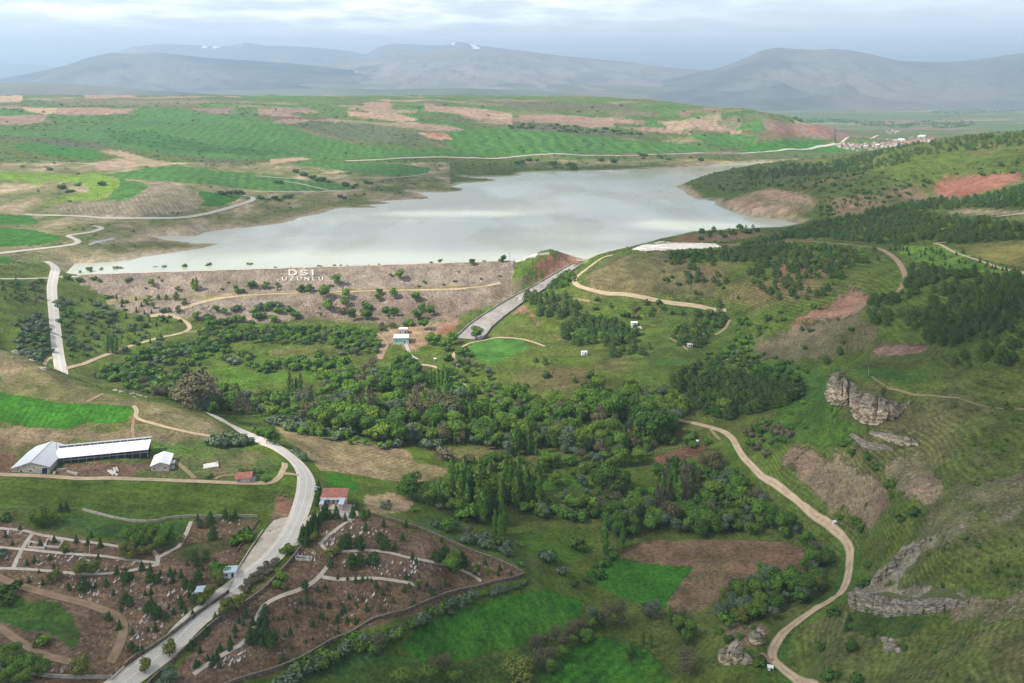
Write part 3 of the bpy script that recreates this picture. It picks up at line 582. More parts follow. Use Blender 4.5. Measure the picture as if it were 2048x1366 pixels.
# ------------------------------------------------------------------ far mountains (ridge lines with real depth)
RIDGES = [
 ('mountain', 25000, .10, [(-400,124),(-100,127),(0,126),(60,130),(130,135),(200,148),(260,165)], (.10,.105,.085)),
 ('mountain', 20500, .22, [(60,160),(150,140),(200,118),(245,101),(270,92),(320,88),(370,89),(440,93),(470,90),(490,85),(530,91),(600,93),(650,97),(700,102),(730,110),(745,100),(760,92),(790,87),(850,90),(890,91),(915,83),(950,90),(1000,96),(1060,104),(1150,120),(1300,145),(1400,160)], (.10,.105,.085)),
 ('mountain', 12500, .40, [(-500,168),(-200,164),(0,157),(60,147),(130,131),(180,114),(222,105),(260,108),(310,104),(360,110),(430,117),(520,122),(620,130),(700,140),(800,152),(950,165),(1100,176)], (.032,.048,.055)),
 ('mountain', 14500, .50, [(300,176),(480,160),(560,148),(640,132),(700,125),(780,112),(860,104),(900,100),(980,97),(1050,102),(1110,110),(1200,119),(1260,124),(1300,131),(1360,137),(1410,140),(1480,144),(1560,150),(1700,160),(1900,172)], (.19,.175,.155)),
 ('mountain', 12000, .45, [(1180,178),(1300,165),(1400,144),(1430,138),(1480,120),(1520,102),(1550,95),(1580,97),(1640,101),(1660,97),(1700,100),(1740,108),(1800,122),(1830,123),(1900,124),(1950,120),(2000,112),(2048,106),(2150,98),(2300,108),(2700,130)], (.09,.10,.09)),
 ('hill', 6500, .22, [(-700,164),(-100,165),(0,166),(60,164),(140,167),(220,173),(300,181),(360,184),(420,188),(560,196)], (.045,.065,.03)),
]
def mountain_mat(i, col):
    m, nt, b = new_mat('mountain slope'); k = NB(nt)
    pos = k.n('ShaderNodeNewGeometry').outputs['Position']
    f = k.noise(pos, .0011, 6, .6); f2 = k.noise(pos, .00035, 4, .55)
    c = k.mix(k.ramp(f, .35, .65), c4(tuple(x*.75 for x in col)), c4(tuple(x*1.2 for x in col)))
    c = k.mix(k.ramp(f2, .42, .62, 0, .8), c, c4((.17, .16, .13)))
    c = k.mix(k.ramp(f2, .40, .30, 0, .8), c, c4((.065, .095, .05)))
    if i == 1:                                            # snow left in the high gullies
        z = k.n('ShaderNodeSeparateXYZ'); nt.links.new(pos, z.inputs[0])
        ms = k.n('ShaderNodeMapping'); ms.inputs['Scale'].default_value = (1, .35, .25); nt.links.new(pos, ms.inputs[0])
        sn = k.math('MULTIPLY', k.ramp(k.noise(ms.outputs[0], .0026, 3, .5), .645, .66), k.ramp(z.outputs[2], 900, 1050))
        c = k.mix(sn, c, (.85, .87, .9, 1))
    nt.links.new(c, b.inputs['Base Color']); b.inputs['Specular IOR Level'].default_value = 0
    return m
RIDGES += [('hill', 8200, .20, [(150,196),(300,189),(450,181),(600,177),(760,179),(900,176),(1050,180),(1200,186),(1330,194),(1420,204)], (.085,.115,.05)),
 ('hill', 10300, .20, [(350,186),(500,172),(650,166),(800,169),(950,163),(1100,167),(1250,172),(1400,176),(1550,184),(1700,196)], (.11,.125,.065))]
for i, (nm, D, fr, sky, col) in enumerate(RIDGES):
    sky = np.array(sky, float); nu = 420
    px = np.linspace(sky[0,0], sky[-1,0], nu); py = np.interp(px, sky[:,0], sky[:,1])
    kk = np.ones(5)/5; py = np.convolve(np.pad(py, 2, 'edge'), kk, 'valid')
    tp = sstep(0, .10, np.linspace(0, 1, nu))*sstep(1, .90, np.linspace(0, 1, nu)); u = (px-CX)/F; H = ((HY-py)/F*D + CZ)*tp - 60*(1-tp)
    t = np.r_[np.linspace(-1, 0, 90), np.linspace(.04, 1, 14)]
    UU, TT = np.meshgrid(u, t)
    YY = D*(1 + np.where(TT < 0, TT*fr, TT*.12)); XX = UU*YY
    prof = np.where(TT < 0, np.abs(1+TT)**1.45, np.clip(1-TT, 0, 1)**1.2)
    sc_ = D*.055
    nz = fbm(XX/sc_+i*7, YY/sc_, 6, True)
    base = -60.
    ZZ = base + (H-base)*prof + (nz-.05)*H[None]*.16*np.clip((1-prof)*3, 0, 1)*np.clip(prof*4, 0, 1)
    ZZ = np.minimum(ZZ, CZ + (H-CZ)*YY/D)                # slopes never rise past the ridge they belong to
    ix = np.arange(UU.size).reshape(UU.shape); q = np.stack([ix[:-1,:-1], ix[:-1,1:], ix[1:,1:], ix[1:,:-1]], -1).reshape(-1, 4)
    structure(nm, mesh_from(nm, np.stack([XX, YY, ZZ], -1).reshape(-1, 3), q, [mountain_mat(i, col)], True))
# ------------------------------------------------------------------ water
def water_mat():
    m, nt, b = new_mat('water'); k = NB(nt)
    pos = k.n('ShaderNodeNewGeometry').outputs['Position']
    b.inputs['Base Color'].default_value = (.42, .43, .33, 1); b.inputs['Roughness'].default_value = .12; b.inputs['IOR'].default_value = 1.33
    b.inputs['Specular IOR Level'].default_value = .22
    big = k.noise(pos, .006, 4, .6)
    nt.links.new(k.mix(k.ramp(big, .35, .65), (.32, .35, .29, 1), (.365, .38, .31, 1)), b.inputs['Base Color'])
    mp = k.n('ShaderNodeMapping'); mp.inputs['Scale'].default_value = (.7, .35, 1); nt.links.new(pos, mp.inputs[0])
    bm = k.n('ShaderNodeBump'); bm.inputs['Strength'].default_value = .35; bm.inputs['Distance'].default_value = .12
    nt.links.new(k.noise(mp.outputs[0], .6, 3, .6), bm.inputs['Height']); nt.links.new(bm.outputs[0], b.inputs['Normal'])
    nt.links.new(k.ramp(k.noise(mp.outputs[0], .013, 3), .4, .6, .1, .3), b.inputs['Roughness'])
    return m
M_WATER = water_mat()
def flat_from_grid(cell_mask, z):
    q = QU[cell_mask.ravel()]; ids, inv = np.unique(q, return_inverse=True); v = VALL[ids].copy(); v[:,2] = z
    return mesh_from('water', v, inv.reshape(-1, 4), [M_WATER], True)
mm = (Y2 > 780) & (Y2 < 2700); lk = np.zeros(N, bool)
xs, yy = X2[mm].astype(float), Y2[mm].astype(float)
lk[mm] = (in_poly(xs, yy, LAKE) | (seg_dist(xs, yy, LAKE, True) < 14)) & (dam_s(xs, yy) < -3)
structure('lake', flat_from_grid(lk[:-1,:-1], LAKE_Z), 'wide pale grey green reservoir')
lk = np.zeros(N, bool); xs, yy = X2[mm].astype(float), Y2[mm].astype(float)
lk[mm] = in_poly(xs, yy, POND) | (seg_dist(xs, yy, POND, True) < 12)
structure('pond', flat_from_grid(lk[:-1,:-1], 40.), 'far arm of the reservoir')
# ------------------------------------------------------------------ roads and paths as draped strips
def road_mat(name, a, b_, track=.0, scale=.25):
    m, nt, b = new_mat(name); k = NB(nt)
    pos = k.n('ShaderNodeNewGeometry').outputs['Position']; ac = k.n('ShaderNodeAttribute', attribute_name='across').outputs['Fac']
    c = k.mix(k.ramp(k.noise(pos, scale, 5, .7), .3, .7), c4(a), c4(b_))
    if track:                                             # wheel tracks with a grassier middle
        w = k.ramp(k.math('ABSOLUTE', ac), .28, .08); w = k.math('MULTIPLY', w, k.ramp(k.noise(pos, .12, 3), .35, .65))
        e = k.ramp(k.math('ADD', k.math('ABSOLUTE', ac), k.math('MULTIPLY', k.noise(pos, .5, 3), .5)), .95, 1.25)
        c = k.mix(k.math('MAXIMUM', k.math('MULTIPLY', w, track), k.math('MULTIPLY', e, .8)), c, (.12, .12, .05, 1))
    nt.links.new(c, b.inputs['Base Color']); return m
M_ASPH = road_mat('asphalt', (.44, .415, .38), (.51, .48, .44), 0, .12); M_SHOULD = road_mat('gravel shoulder', (.48, .43, .35), (.62, .57, .48))
M_MARK = simple_mat('road paint', (.75, .73, .7), .7, .1, .8); M_DIRT = road_mat('dirt track', (.33, .25, .165), (.45, .36, .25), .55)
M_REDDIRT = road_mat('red dirt track', (.20, .135, .088), (.30, .21, .14), .3); M_GRASSTR = road_mat('faint track', (.20, .165, .09), (.27, .22, .12), .3)
M_PAVE = road_mat('pale paving', (.38, .335, .275), (.50, .445, .375)); M_CONC = road_mat('old concrete', (.19, .172, .158), (.31, .288, .265), 0, .10)
M_FARROAD = road_mat('pale road', (.36, .33, .28), (.45, .41, .35))
def path_world(px, z=None, smooth=2, step=3.):
    w = np.array([hit(*p) if len(p) == 2 else np.array(plane_pt(*p)+(p[2],)) for p in px])
    p = smooth_line(w[:,:2], smooth)
    L = np.r_[0, np.cumsum(np.hypot(*np.diff(p.T)))]
    s = np.linspace(0, L[-1], max(2, int(L[-1]/step)+1))
    return np.stack([np.interp(s, L, p[:,0]), np.interp(s, L, p[:,1])], 1)
PATHS = []
def strip_mesh(name, c, width, mat, off=.12, lat=4, shift=0., zf=None):
    PATHS.append((c, width))
    t = np.gradient(c, axis=0); t /= np.linalg.norm(t, axis=1)[:,None]+1e-9; nrm = np.stack([-t[:,1], t[:,0]], 1)
    a = np.linspace(-1, 1, lat+1); P = c[:,None]+nrm[:,None]*(a[None,:,None]*width/2+shift)
    x, y = P[...,0].ravel(), P[...,1].ravel()
    z = (zf(x, y) if zf else ground(x, y)) + off + y/9000
    ix = np.arange(len(z)).reshape(len(c), lat+1); q = np.stack([ix[:-1,:-1], ix[1:,:-1], ix[1:,1:], ix[:-1,1:]], -1).reshape(-1, 4)
    me = mesh_from(name, np.stack([x, y, z], 1), q[:, ::-1], [mat], True)
    at = me.attributes.new('across', 'FLOAT', 'POINT'); at.data.foreach_set('value', np.tile(a, len(c)).astype(np.float32))
    return me
def road(name, px, width, mat, label=None, off=.14, step=3., **k):
    c = path_world(px, step=step); structure(name, strip_mesh(name, c, width, mat, off, **k), label); return c
LINES = {}
main = G('205,1400 240,1366 345,1290 376,1252 427,1210 469,1176 516,1140 548,1112 571,1084 586,1056 600,1024 612,985 613,953 599,930 574,908 537,888 512,876 475,856 440,840') + [(405,842,19),(360,846,13),(300,842,9)]
cm = path_world(main, step=1.5)
structure('road_shoulder', strip_mesh('road_shoulder', cm, 9.2, M_SHOULD, .10, 6), 'pale gravel edge of the near asphalt road')
structure('road', strip_mesh('road', cm, 6.6, M_ASPH, .16, 6), 'asphalt road climbing past the cemetery and the farm')
for sh, w_ in ((-3.1, .22), (3.1, .22), (-.2, .25)):
    structure('road_marking', strip_mesh('road_marking', cm, w_, M_MARK, .20, 1, sh))
LINES['main'] = cm
left = [(172,850,6),(156,815,8),(147,790,10),(140,775,11.5),(134,761,13)] + G('127,749 124,742 120,730 115,700 110,650 105,600 103,575 108,552 113,537 103,528 92,523')
cl = path_world(left, step=2)
structure('road_shoulder', strip_mesh('road_shoulder', cl, 8.6, M_SHOULD, .12, 6)); structure('road', strip_mesh('road', cl, 6.4, M_ASPH, .22, 6), 'asphalt road dropping from the dam behind the left ridge')
structure('road_marking', strip_mesh('road_marking', cl, .3, M_MARK, .28, 1, .0))
LINES['left'] = cl
def area(name, px, mat, off, label=None, step=1.2):
    """a paved patch: the ground grid refined inside a polygon"""
    pw = np.array([hit(*p)[:2] for p in densify(px, 8)])
    x0, y0 = pw.min(0); x1, y1 = pw.max(0)
    gx = np.arange(x0, x1+step, step); gy = np.arange(y0, y1+step, step); GX, GY = np.meshgrid(gx, gy)
    # snap the rim onto the outline so that it is not stepped
    ins = in_poly(GX, GY, pw); near = seg_dist(GX, GY, pw, True) < step*.75
    use = ins | near
    out = near & ~ins
    if out.any():
        px_, py_ = GX[out], GY[out]; best = np.full(px_.shape, 1e9); bx = px_.copy(); by = py_.copy()
        for i in range(len(pw)):
            a = pw[i-1]; b = pw[i]; d = b-a; L = d@d+1e-9
            t = np.clip(((px_-a[0])*d[0]+(py_-a[1])*d[1])/L, 0, 1); qx, qy = a[0]+t*d[0], a[1]+t*d[1]
            dd = (qx-px_)**2+(qy-py_)**2; k = dd < best; best[k] = dd[k]; bx[k] = qx[k]; by[k] = qy[k]
        GX[out] = bx; GY[out] = by
    ok = use[:-1,:-1] & use[1:,:-1] & use[1:,1:] & use[:-1,1:]
    ix = np.arange(GX.size).reshape(GX.shape); q = np.stack([ix[:-1,:-1], ix[:-1,1:], ix[1:,1:], ix[1:,:-1]], -1)[ok]
    ids, inv = np.unique(q, return_inverse=True); x, y = GX.ravel()[ids], GY.ravel()[ids]
    me = mesh_from(name, np.stack([x, y, ground(x, y)+off], 1), inv.reshape(-1, 4), [mat], True)
    return structure(name, me, label)
area('parking_area', G('455,1176 474,1142 500,1105 529,1063 547,1040 572,1034 592,1036 584,1064 560,1098 520,1138 475,1174'), M_PAVE, .07, 'worn concrete lay-by left of the near road')
area('parking_area', G('566,1092 582,1066 594,1042 604,1036 612,1036 630,1024 638,1030 618,1056 606,1078 600,1090 580,1094'), M_PAVE, .07, 'paved forecourt at the cemetery entrance right of the near road')
area('courtyard', G('686,1008 712,1010 718,1030 702,1046 690,1040 660,1024 640,1026 640,1018'), M_PAVE, .1, 'pale paved yard in front of the red roofed chapel')
# dam crest road, berm road
cx_ = np.linspace(-440, 2, 140); cr = np.stack([cx_, 915+.155*cx_], 1)
structure('path', strip_mesh('path', cr, 5.0, M_FARROAD, .12, 4), 'pale road along the dam crest')
road('path', G('300,633 335,626 362,617 390,608 425,599 470,593 512,589.5 637,585.5 762,581.5 860,579.5 912,579 960,574 1000,566'), 4.2, M_DIRT, 'dirt road on the berm of the dam')
road('path', G('120,555 140,552 165,549'), 5, M_FARROAD)
road('path', G('330,628 352,634 370,642 380,652 378,660 366,666 325,674 287,684 250,696 232,703 200,714 175,725 150,732 125,739'), 4.2, M_DIRT, 'dirt road curving down from the dam to the left road')
road('path', G('366,665 400,664 450,663 500,662'), 3, M_GRASSTR); road('path', G('62,722 85,722 110,714'), 3.2, M_DIRT); road('path', G('70,722 90,730 112,735'), 3, M_DIRT); road('path', G('0,558 60,557 104,556'), 3, M_FARROAD)
road('road', G('50,429 100,431 200,435 270,438 340,438 390,433 440,422 480,410 503,402 508,397 502,393 485,391'), 7.5, M_FARROAD, 'pale road rounding the hill beyond the lake', off=.25)
road('road', G('-20,508 0,507 40,501 90,496 140,491 156,486 156,481 142,475 134,471 160,468 190,463 204,457.5 200,454 184,452'), 6.5, M_FARROAD, 'pale road snaking past the beehives', off=.2)
road('path', G('270,413 330,405 370,390 375,382 360,375'), 3.0, M_GRASSTR); road('path', G('395,384 395,398 380,405'), 2.4, M_GRASSTR)
road('road', G('690,322 800,316 1024,312.3 1250,312 1450,306 1560,302.5 1620,298 1650,290 1700,281 1757,271'), 9, M_FARROAD, 'far straight highway leading to the town', off=.5, step=12)
road('path', G('560,362 590,366 620,372 660,382 700,384'), 5, M_FARROAD, off=.3); road('path', G('510,352 700,357 800,356 860,347'), 4, M_FARROAD, off=.3); road('path', G('512,383 600,385 700,381 728,380'), 5, M_FARROAD, off=.3); road('path', G('80,322 200,330 260,336'), 4, M_FARROAD, off=.3)
road('path', G('-10,949 0,949 50,951 100,953 225,958 375,962.5 500,967 545,966 560,954 564,944 570,934 569,926'), 3.4, M_DIRT, 'farm track below the barns', step=1.5)
road('path', G('560,947 580,948 606,953'), 3, M_DIRT, step=1.5); road('path', G('267,812 275,823 269,836 300,846 350,860 422,873'), 2.6, M_DIRT, 'dirt track across the dry left hillside', step=1.5)
road('path', G('345,920 370,938 390,957'), 2.6, M_GRASSTR, step=1.5); road('path', G('172,805 190,796 207,788'), 2.4, M_REDDIRT, step=1.5); road('path', G('268,836 264,860 268,885'), 1.8, M_REDDIRT, step=1.5); road('path', G('430,959 440,952 470,950'), 1.8, M_GRASSTR, step=1.5)
road('path', G('770,739 794,735 827,730.5 857,730 882,738 900,750 925,765 952,780 990,791'), 3.2, M_DIRT, 'dirt track through the valley meadows')
road('path', G('913,737 913,728 907,717 907,706 922,695 950,683 985,676 1024,676 1060,682 1090,693'), 2.6, M_DIRT, 'track curving round the small green field'); road('path', G('882,737 900,737 915,731'), 2, M_GRASSTR)
road('path', G('758,719 765,702 772,690 766,680 752,668'), 6.5, M_REDDIRT, 'reddish drive to the teal house'); road('path', G('768,685 780,684 790,683'), 6, M_REDDIRT)
road('path', G('1340,835 1379,845 1414,853 1449,863 1466,878 1474,895 1486,915 1509,938 1536,960 1561,978 1598,1005 1621,1025 1661,1052 1686,1075 1701,1097 1699,1125 1697,1150 1687,1180 1661,1202 1623,1224 1586,1248 1561,1272 1546,1297 1543,1315 1561,1335 1586,1352 1606,1366 1650,1400'), 3.9, M_DIRT, 'winding dirt road below the right hillside', step=1.5)
road('path', G('1520,1308 1534,1318 1546,1325'), 3, M_REDDIRT, step=1.5); road('path', G('1418,855 1428,868 1440,880'), 2, M_GRASSTR)
road('path', G('1225,511 1214,512 1194,522 1174,537 1154,554 1147,564 1156,574 1184,582 1236,589.5 1299,598 1374,609 1452,621.5'), 5, M_DIRT, 'pale dirt road curving round the mid hill')
road('path', G('1740,494 1753,496 1773,504 1791,517 1801,530 1811,550 1809,567 1796,584'), 4.6, M_REDDIRT, 'reddish track through the pine forest'); road('path', G('1600,482 1660,487 1720,492 1753,497'), 3, M_REDDIRT)
road('path', G('1868,487 1880,489 1898,500 1936,515 1961,522 2048,542 2120,560'), 3, M_DIRT); road('path', G('1868,487 1900,484'), 2.5, M_DIRT); road('path', G('1993,433 2011,431 2048,427 2120,420'), 4, M_FARROAD)
road('path', G('1743,753 1761,768 1806,782 1886,795 1961,813 2048,814 2120,812'), 1.5, M_GRASSTR, 'faint footpath over the grassy spur', step=1.5); road('path', G('1460,640 1448,660 1430,670'), 3, M_GRASSTR); road('path', G('1050,597 1100,600 1180,603'), 3, M_GRASSTR); road('path', G('1340,676 1360,688 1375,700'), 2.5, M_GRASSTR)
for s_ in ('-20,1056 0,1057 50,1061 67,1067 100,1074 185,1086 250,1096 287,1097 307,1103 317,1115 314,1133', '317,1115 340,1103 360,1092 367,1078 375,1062 382,1043', '-10,1094 0,1095 75,1101 175,1111 275,1122 312,1126', '-10,1137 32,1137 100,1142 175,1150 225,1147 282,1138 314,1130', '67,1065 56,1080 45,1097 36,1115 27,1135',
           '697,1042 672,1060 652,1075 640,1090', '640,1085 648,1098 662,1104 700,1103 737,1100 782,1106 824,1119 887,1129 922,1140 945,1150 962,1163', '662,1104 660,1122 656,1132 642,1150 624,1167 600,1180 557,1195 532,1207 517,1225 511,1250 500,1270 485,1288 437,1314 387,1349', '644,1154 687,1160 787,1162 815,1165 834,1172'):
    road('path', G(s_), 1.7, M_PAVE, None, .1, 1.2)
road('path', G('-10,1150 0,1157 50,1176 125,1196 200,1217 245,1238 248,1262 237,1296 220,1326'), 3.6, M_REDDIRT, 'brown dirt track in the left cemetery', step=1.5); road('path', G('-10,1250 0,1256 50,1291 88,1312 140,1324'), 3.4, M_REDDIRT, step=1.5)
# spillway chute: concrete floor with walls on both sides
chc = np.stack([np.interp(np.linspace(0, td[-1], 90), td, CHD[:,0]), np.interp(np.linspace(0, td[-1], 90), td, CHD[:,1])], 1)
chw = np.linspace(11, 24, 90)
def chz(x, y):
    k = ((np.asarray(x)[:,None]-CHD[:,0])**2+(np.asarray(y)[:,None]-CHD[:,1])**2).argmin(1); return CHZ[k]
sp = empty('spillway', (chc[0,0], chc[0,1], 0), 0, 'curved concrete spillway chute running down beside the dam', 'spillway')
t_ = np.gradient(chc, axis=0); t_ /= np.linalg.norm(t_, axis=1)[:,None]; nr = np.stack([-t_[:,1], t_[:,0]], 1)
a_ = np.linspace(-1, 1, 9); P = chc[:,None]+nr[:,None]*a_[None,:,None]*(chw/2)[:,None,None]
zz = np.repeat(chz(chc[:,0], chc[:,1])[:,None], 9, 1)+.15
ix = np.arange(90*9).reshape(90, 9); q = np.stack([ix[:-1,:-1], ix[:-1,1:], ix[1:,1:], ix[1:,:-1]], -1).reshape(-1, 4)
me = mesh_from('floor', np.concatenate([P, zz[...,None]], -1).reshape(-1, 3), q, [M_CONC], True)
o = link('chute_floor', me, sp); o.location = -Vector(sp.location)
for sd_ in (-1, 1):
    ring = []
    for off_, h_ in ((0, 0), (0, 1.3), (.8, 1.3), (.8, -2.5)):
        pp = chc+nr*(sd_*(chw/2+off_))[:,None]; ring.append(np.c_[pp, zz[:,0]+h_])
    v = np.stack(ring, 1); ix = np.arange(90*4).reshape(90, 4); q = np.stack([ix[:-1], ix[1:], np.roll(ix[1:], -1, 1), np.roll(ix[:-1], -1, 1)], -1).reshape(-1, 4)
    o = link('side_wall', mesh_from('side_wall', v.reshape(-1, 3), q, [M_CONC]), sp); o.location = -Vector(sp.location)
print('ground built', round(time.time()-T0,1))
# ------------------------------------------------------------------ mesh builder for built things
class MB:
    def __init__(s): s.v = []; s.f = []
    def add(s, vs, fs):
        b = len(s.v); s.v += [tuple(map(float, p)) for p in vs]; s.f += [tuple(i+b for i in f) for f in fs]; return s
    def box(s, x0, x1, y0, y1, z0, z1):
        return s.add([(x0,y0,z0),(x1,y0,z0),(x1,y1,z0),(x0,y1,z0),(x0,y0,z1),(x1,y0,z1),(x1,y1,z1),(x0,y1,z1)],
                     [(3,2,1,0),(4,5,6,7),(0,1,5,4),(1,2,6,5),(2,3,7,6),(3,0,4,7)])
    def bar(s, a, b, w, h=None):
        a, b = Vector(a), Vector(b); d = (b-a).normalized(); up = Vector((0,0,1)) if abs(d.z) < .95 else Vector((0,1,0))
        x = d.cross(up).normalized()*(w/2); y = x.cross(d).normalized()*((h or w)/2)
        return s.add([a-x-y,a+x-y,a+x+y,a-x+y,b-x-y,b+x-y,b+x+y,b-x+y], [(0,1,2,3),(7,6,5,4),(4,5,1,0),(5,6,2,1),(6,7,3,2),(7,4,0,3)])
    def cyl(s, x, y, z0, z1, r0, r1=None, n=8):
        r1 = r0 if r1 is None else r1; A = [2*math.pi*i/n for i in range(n)]
        return s.add([(x+r0*math.cos(a), y+r0*math.sin(a), z0) for a in A]+[(x+r1*math.cos(a), y+r1*math.sin(a), z1) for a in A],
                     [(i,(i+1)%n,n+(i+1)%n,n+i) for i in range(n)]+[tuple(range(n))[::-1], tuple(range(n,2*n))])
    def slab(s, p, t):
        """thick sheet: polygon p (list of 3D points) with thickness t downwards"""
        n = len(p); return s.add(list(p)+[(a,b,c-t) for a,b,c in p], [tuple(range(n)), tuple(range(n,2*n))[::-1]]+[(i,n+i,n+(i+1)%n,(i+1)%n) for i in range(n)])
    def prism(s, prof, y0, y1):
        """profile in x,z swept along y"""
        n = len(prof); return s.add([(x,y0,z) for x,z in prof]+[(x,y1,z) for x,z in prof], [tuple(range(n)), tuple(range(n,2*n))[::-1]]+[(i,n+i,n+(i+1)%n,(i+1)%n) for i in range(n)])
    def build(s, name, mat, parent=None):
        me = bpy.data.meshes.new(name); me.from_pydata(s.v, [], s.f); me.materials.append(mat)
        bm = __import__('bmesh').new(); bm.from_mesh(me); __import__('bmesh').ops.recalc_face_normals(bm, faces=bm.faces); bm.to_mesh(me); bm.free()
        return link(name, me, parent)
def sheet_mat(name, col):
    m, nt, b = new_mat(name); k = NB(nt); oc = k.n('ShaderNodeTexCoord').outputs['Object']; sx = k.n('ShaderNodeSeparateXYZ'); nt.links.new(oc, sx.inputs[0])
    rib = k.math('SINE', k.math('MULTIPLY', sx.outputs[0], 6.2832/1.1)); seam = k.ramp(k.math('ABSOLUTE', k.math('SUBTRACT', k.math('FRACT', k.math('MULTIPLY', sx.outputs[0], .25)), .5)), .03, .0)
    st = k.noise(oc, .35, 5, .7); c = k.mix(k.ramp(st, .52, .75, 0, .5), c4(col), c4((col[0]*.72, col[1]*.64, col[2]*.55))); c = k.mix(k.math('MULTIPLY', seam, .35), c, (.2,.2,.2,1)); c = k.mix(k.ramp(rib, .5, 1., 0, .16), c, (.15,.15,.16,1))
    nt.links.new(c, b.inputs['Base Color']); b.inputs['Roughness'].default_value = .5; b.inputs['Specular IOR Level'].default_value = .35; return m
M_WHITE = sheet_mat('white sheet metal', (.70,.71,.73)); M_GREYROOF = sheet_mat('grey sheet metal', (.46,.49,.53)); M_STEEL = simple_mat('galvanised steel', (.42,.44,.46), .5, .15, 1.)
M_DARK = simple_mat('painted interior shade', (.02,.025,.035), .9); M_BLOCK = simple_mat('rough block wall', (.46,.42,.38), .9, .3, .8); M_PINKW = simple_mat('pinkish render', (.52,.42,.39), .9, .12, .8)  # the near-black interior colour is painted shade
M_TILE = simple_mat('red roof tiles', (.36,.15,.11), .8, .3, 1.2); M_TEAL = simple_mat('teal sheet wall', (.17,.36,.32), .5, .08, .4); M_BLUEROOF = sheet_mat('pale blue sheet metal', (.40,.50,.60))
M_GLASS = simple_mat('dark window glass', (.03,.04,.05), .15, 0, 1, .5); M_WOOD = simple_mat('weathered wood', (.20,.15,.10), .9, .3, 2.); M_SIGN = simple_mat('blue sign paint', (.05,.16,.38), .5, .05); M_STONE = simple_mat('pale gravestone', (.60,.58,.54), .7, .3, 1.5)
M_WALLST = simple_mat('brown stone wall', (.20,.155,.12), .9, .4, .9); M_CONCW = simple_mat('pale concrete wall', (.40,.365,.32), .9, .2, .6); M_CAP = simple_mat('wall coping', (.23,.195,.155), .9, .25, .6); M_RUST = simple_mat('rusty metal', (.22,.10,.06), .8, .4, 2.)
def facing(pa, pb):
    """left and right front corners in the photo -> (centre, angle, width)"""
    a, b = hit(*pa), hit(*pb); d = b-a
    return (a+b)/2, math.atan2(d[1], d[0]), math.hypot(d[0], d[1])
def gable(root, L, W, h, rise, wall, roof, over=.35, axis='y'):
    """walls L (x) by W (y from the front 0 backwards), gable roof with its ridge along x or y; returns nothing"""
    b = MB(); x0, x1 = -L/2, L/2
    if axis == 'y': b.prism([(x0,-2),(x1,-2),(x1,h),(0,h+rise),(x0,h)], 0, W)
    else:
        b.add([(x0,0,-2),(x1,0,-2),(x1,W,-2),(x0,W,-2),(x0,0,h),(x1,0,h),(x1,W,h),(x0,W,h),(x0,W/2,h+rise),(x1,W/2,h+rise)],
              [(0,1,5,4),(2,3,7,6),(1,2,6,9,5),(3,0,4,8,7),(4,5,9,8),(6,7,8,9),(3,2,1,0)])
    b.build('wall', wall, root)
    r = MB(); t = .16; e = .04
    if axis == 'y':
        k = rise/(L/2); zl = h-over*k+t+e; zt = h+rise+t+e
        for s_ in (-1, 1): r.slab([(0,-over,zt),(s_*(L/2+over),-over,zl),(s_*(L/2+over),W+over,zl),(0,W+over,zt)], t)
    else:
        k = rise/(W/2); zl = h-over*k+t+e; zt = h+rise+t+e
        r.slab([(x0-over,W/2,zt),(x0-over,-over,zl),(x1+over,-over,zl),(x1+over,W/2,zt)], t); r.slab([(x0-over,W/2,zt),(x0-over,W+over,zl),(x1+over,W+over,zl),(x1+over,W/2,zt)], t)
    return r.build('roof', roof, root)
def opening(root, kind, x, z0, w, h, y=-.03, mat=None, frame=None):
    o = MB().box(x-w/2, x+w/2, y-.03, y+.06, z0, z0+h).build(kind, mat or M_GLASS, root)
    f = MB(); g = .12
    for a in ((x-w/2-g,x-w/2,z0,z0+h+g),(x+w/2,x+w/2+g,z0,z0+h+g),(x-w/2,x+w/2,z0+h,z0+h+g)): f.box(a[0],a[1],y-.06,y+.06,a[2],a[3])
    f.build('frame', frame or M_WHITE, o)
    return o
# --- long open cattle barn
c, an, L = facing((110,925), (296,917))
z_ = max(gz(*hit(110,925)[:2]), gz(*hit(296,917)[:2]))
r = empty('cattle_barn', (c[0], c[1], z_), an, 'long white roofed open cattle barn with dark bays beside the grey farm shed', 'barn')
W_ = 9.0
MB().slab([(-L/2-.4,-1.5,2.55),(L/2+.4,-1.5,2.55),(L/2+.4,W_*.82,4.25),(-L/2-.4,W_*.82,4.25)], .18).build('roof', M_WHITE, r)
MB().slab([(-L/2-.4,W_+.4,5.0),(-L/2-.4,W_*.80,5.35),(L/2+.4,W_*.80,5.35),(L/2+.4,W_+.4,5.0)][::-1], .2).build('ridge_vent', M_STEEL, r)
b = MB(); b.box(-L/2, L/2, W_-.2, W_, -2, 4.9); b.box(-L/2, -L/2+.2, .2, W_-.2, -2, 2.6); b.box(L/2-.2, L/2, .2, W_-.2, -2, 2.6); b.build('back_wall', M_DARK, r)  # walls coloured near black for the shade inside the barn
MB().box(-L/2+.2, L/2-.2, W_*.83-.1, W_*.83+.05, 4.1, 5.2).build('clerestory', M_GLASS, r)
for i in range(13):
    x = -L/2+.15+(L-.3)*i/12; MB().box(x-.09, x+.09, -.35, -.15, -2, 2.55).build('post', M_STEEL, r); MB().box(x-.1, x+.1, W_*.82-.1, W_*.82+.1, 4.1, 5.1).build('ridge_post', M_WHITE, r)
b = MB()
for zz in (.35, .75, 1.1): b.bar((-L/2, .05, zz), (L/2, .05, zz), .06)
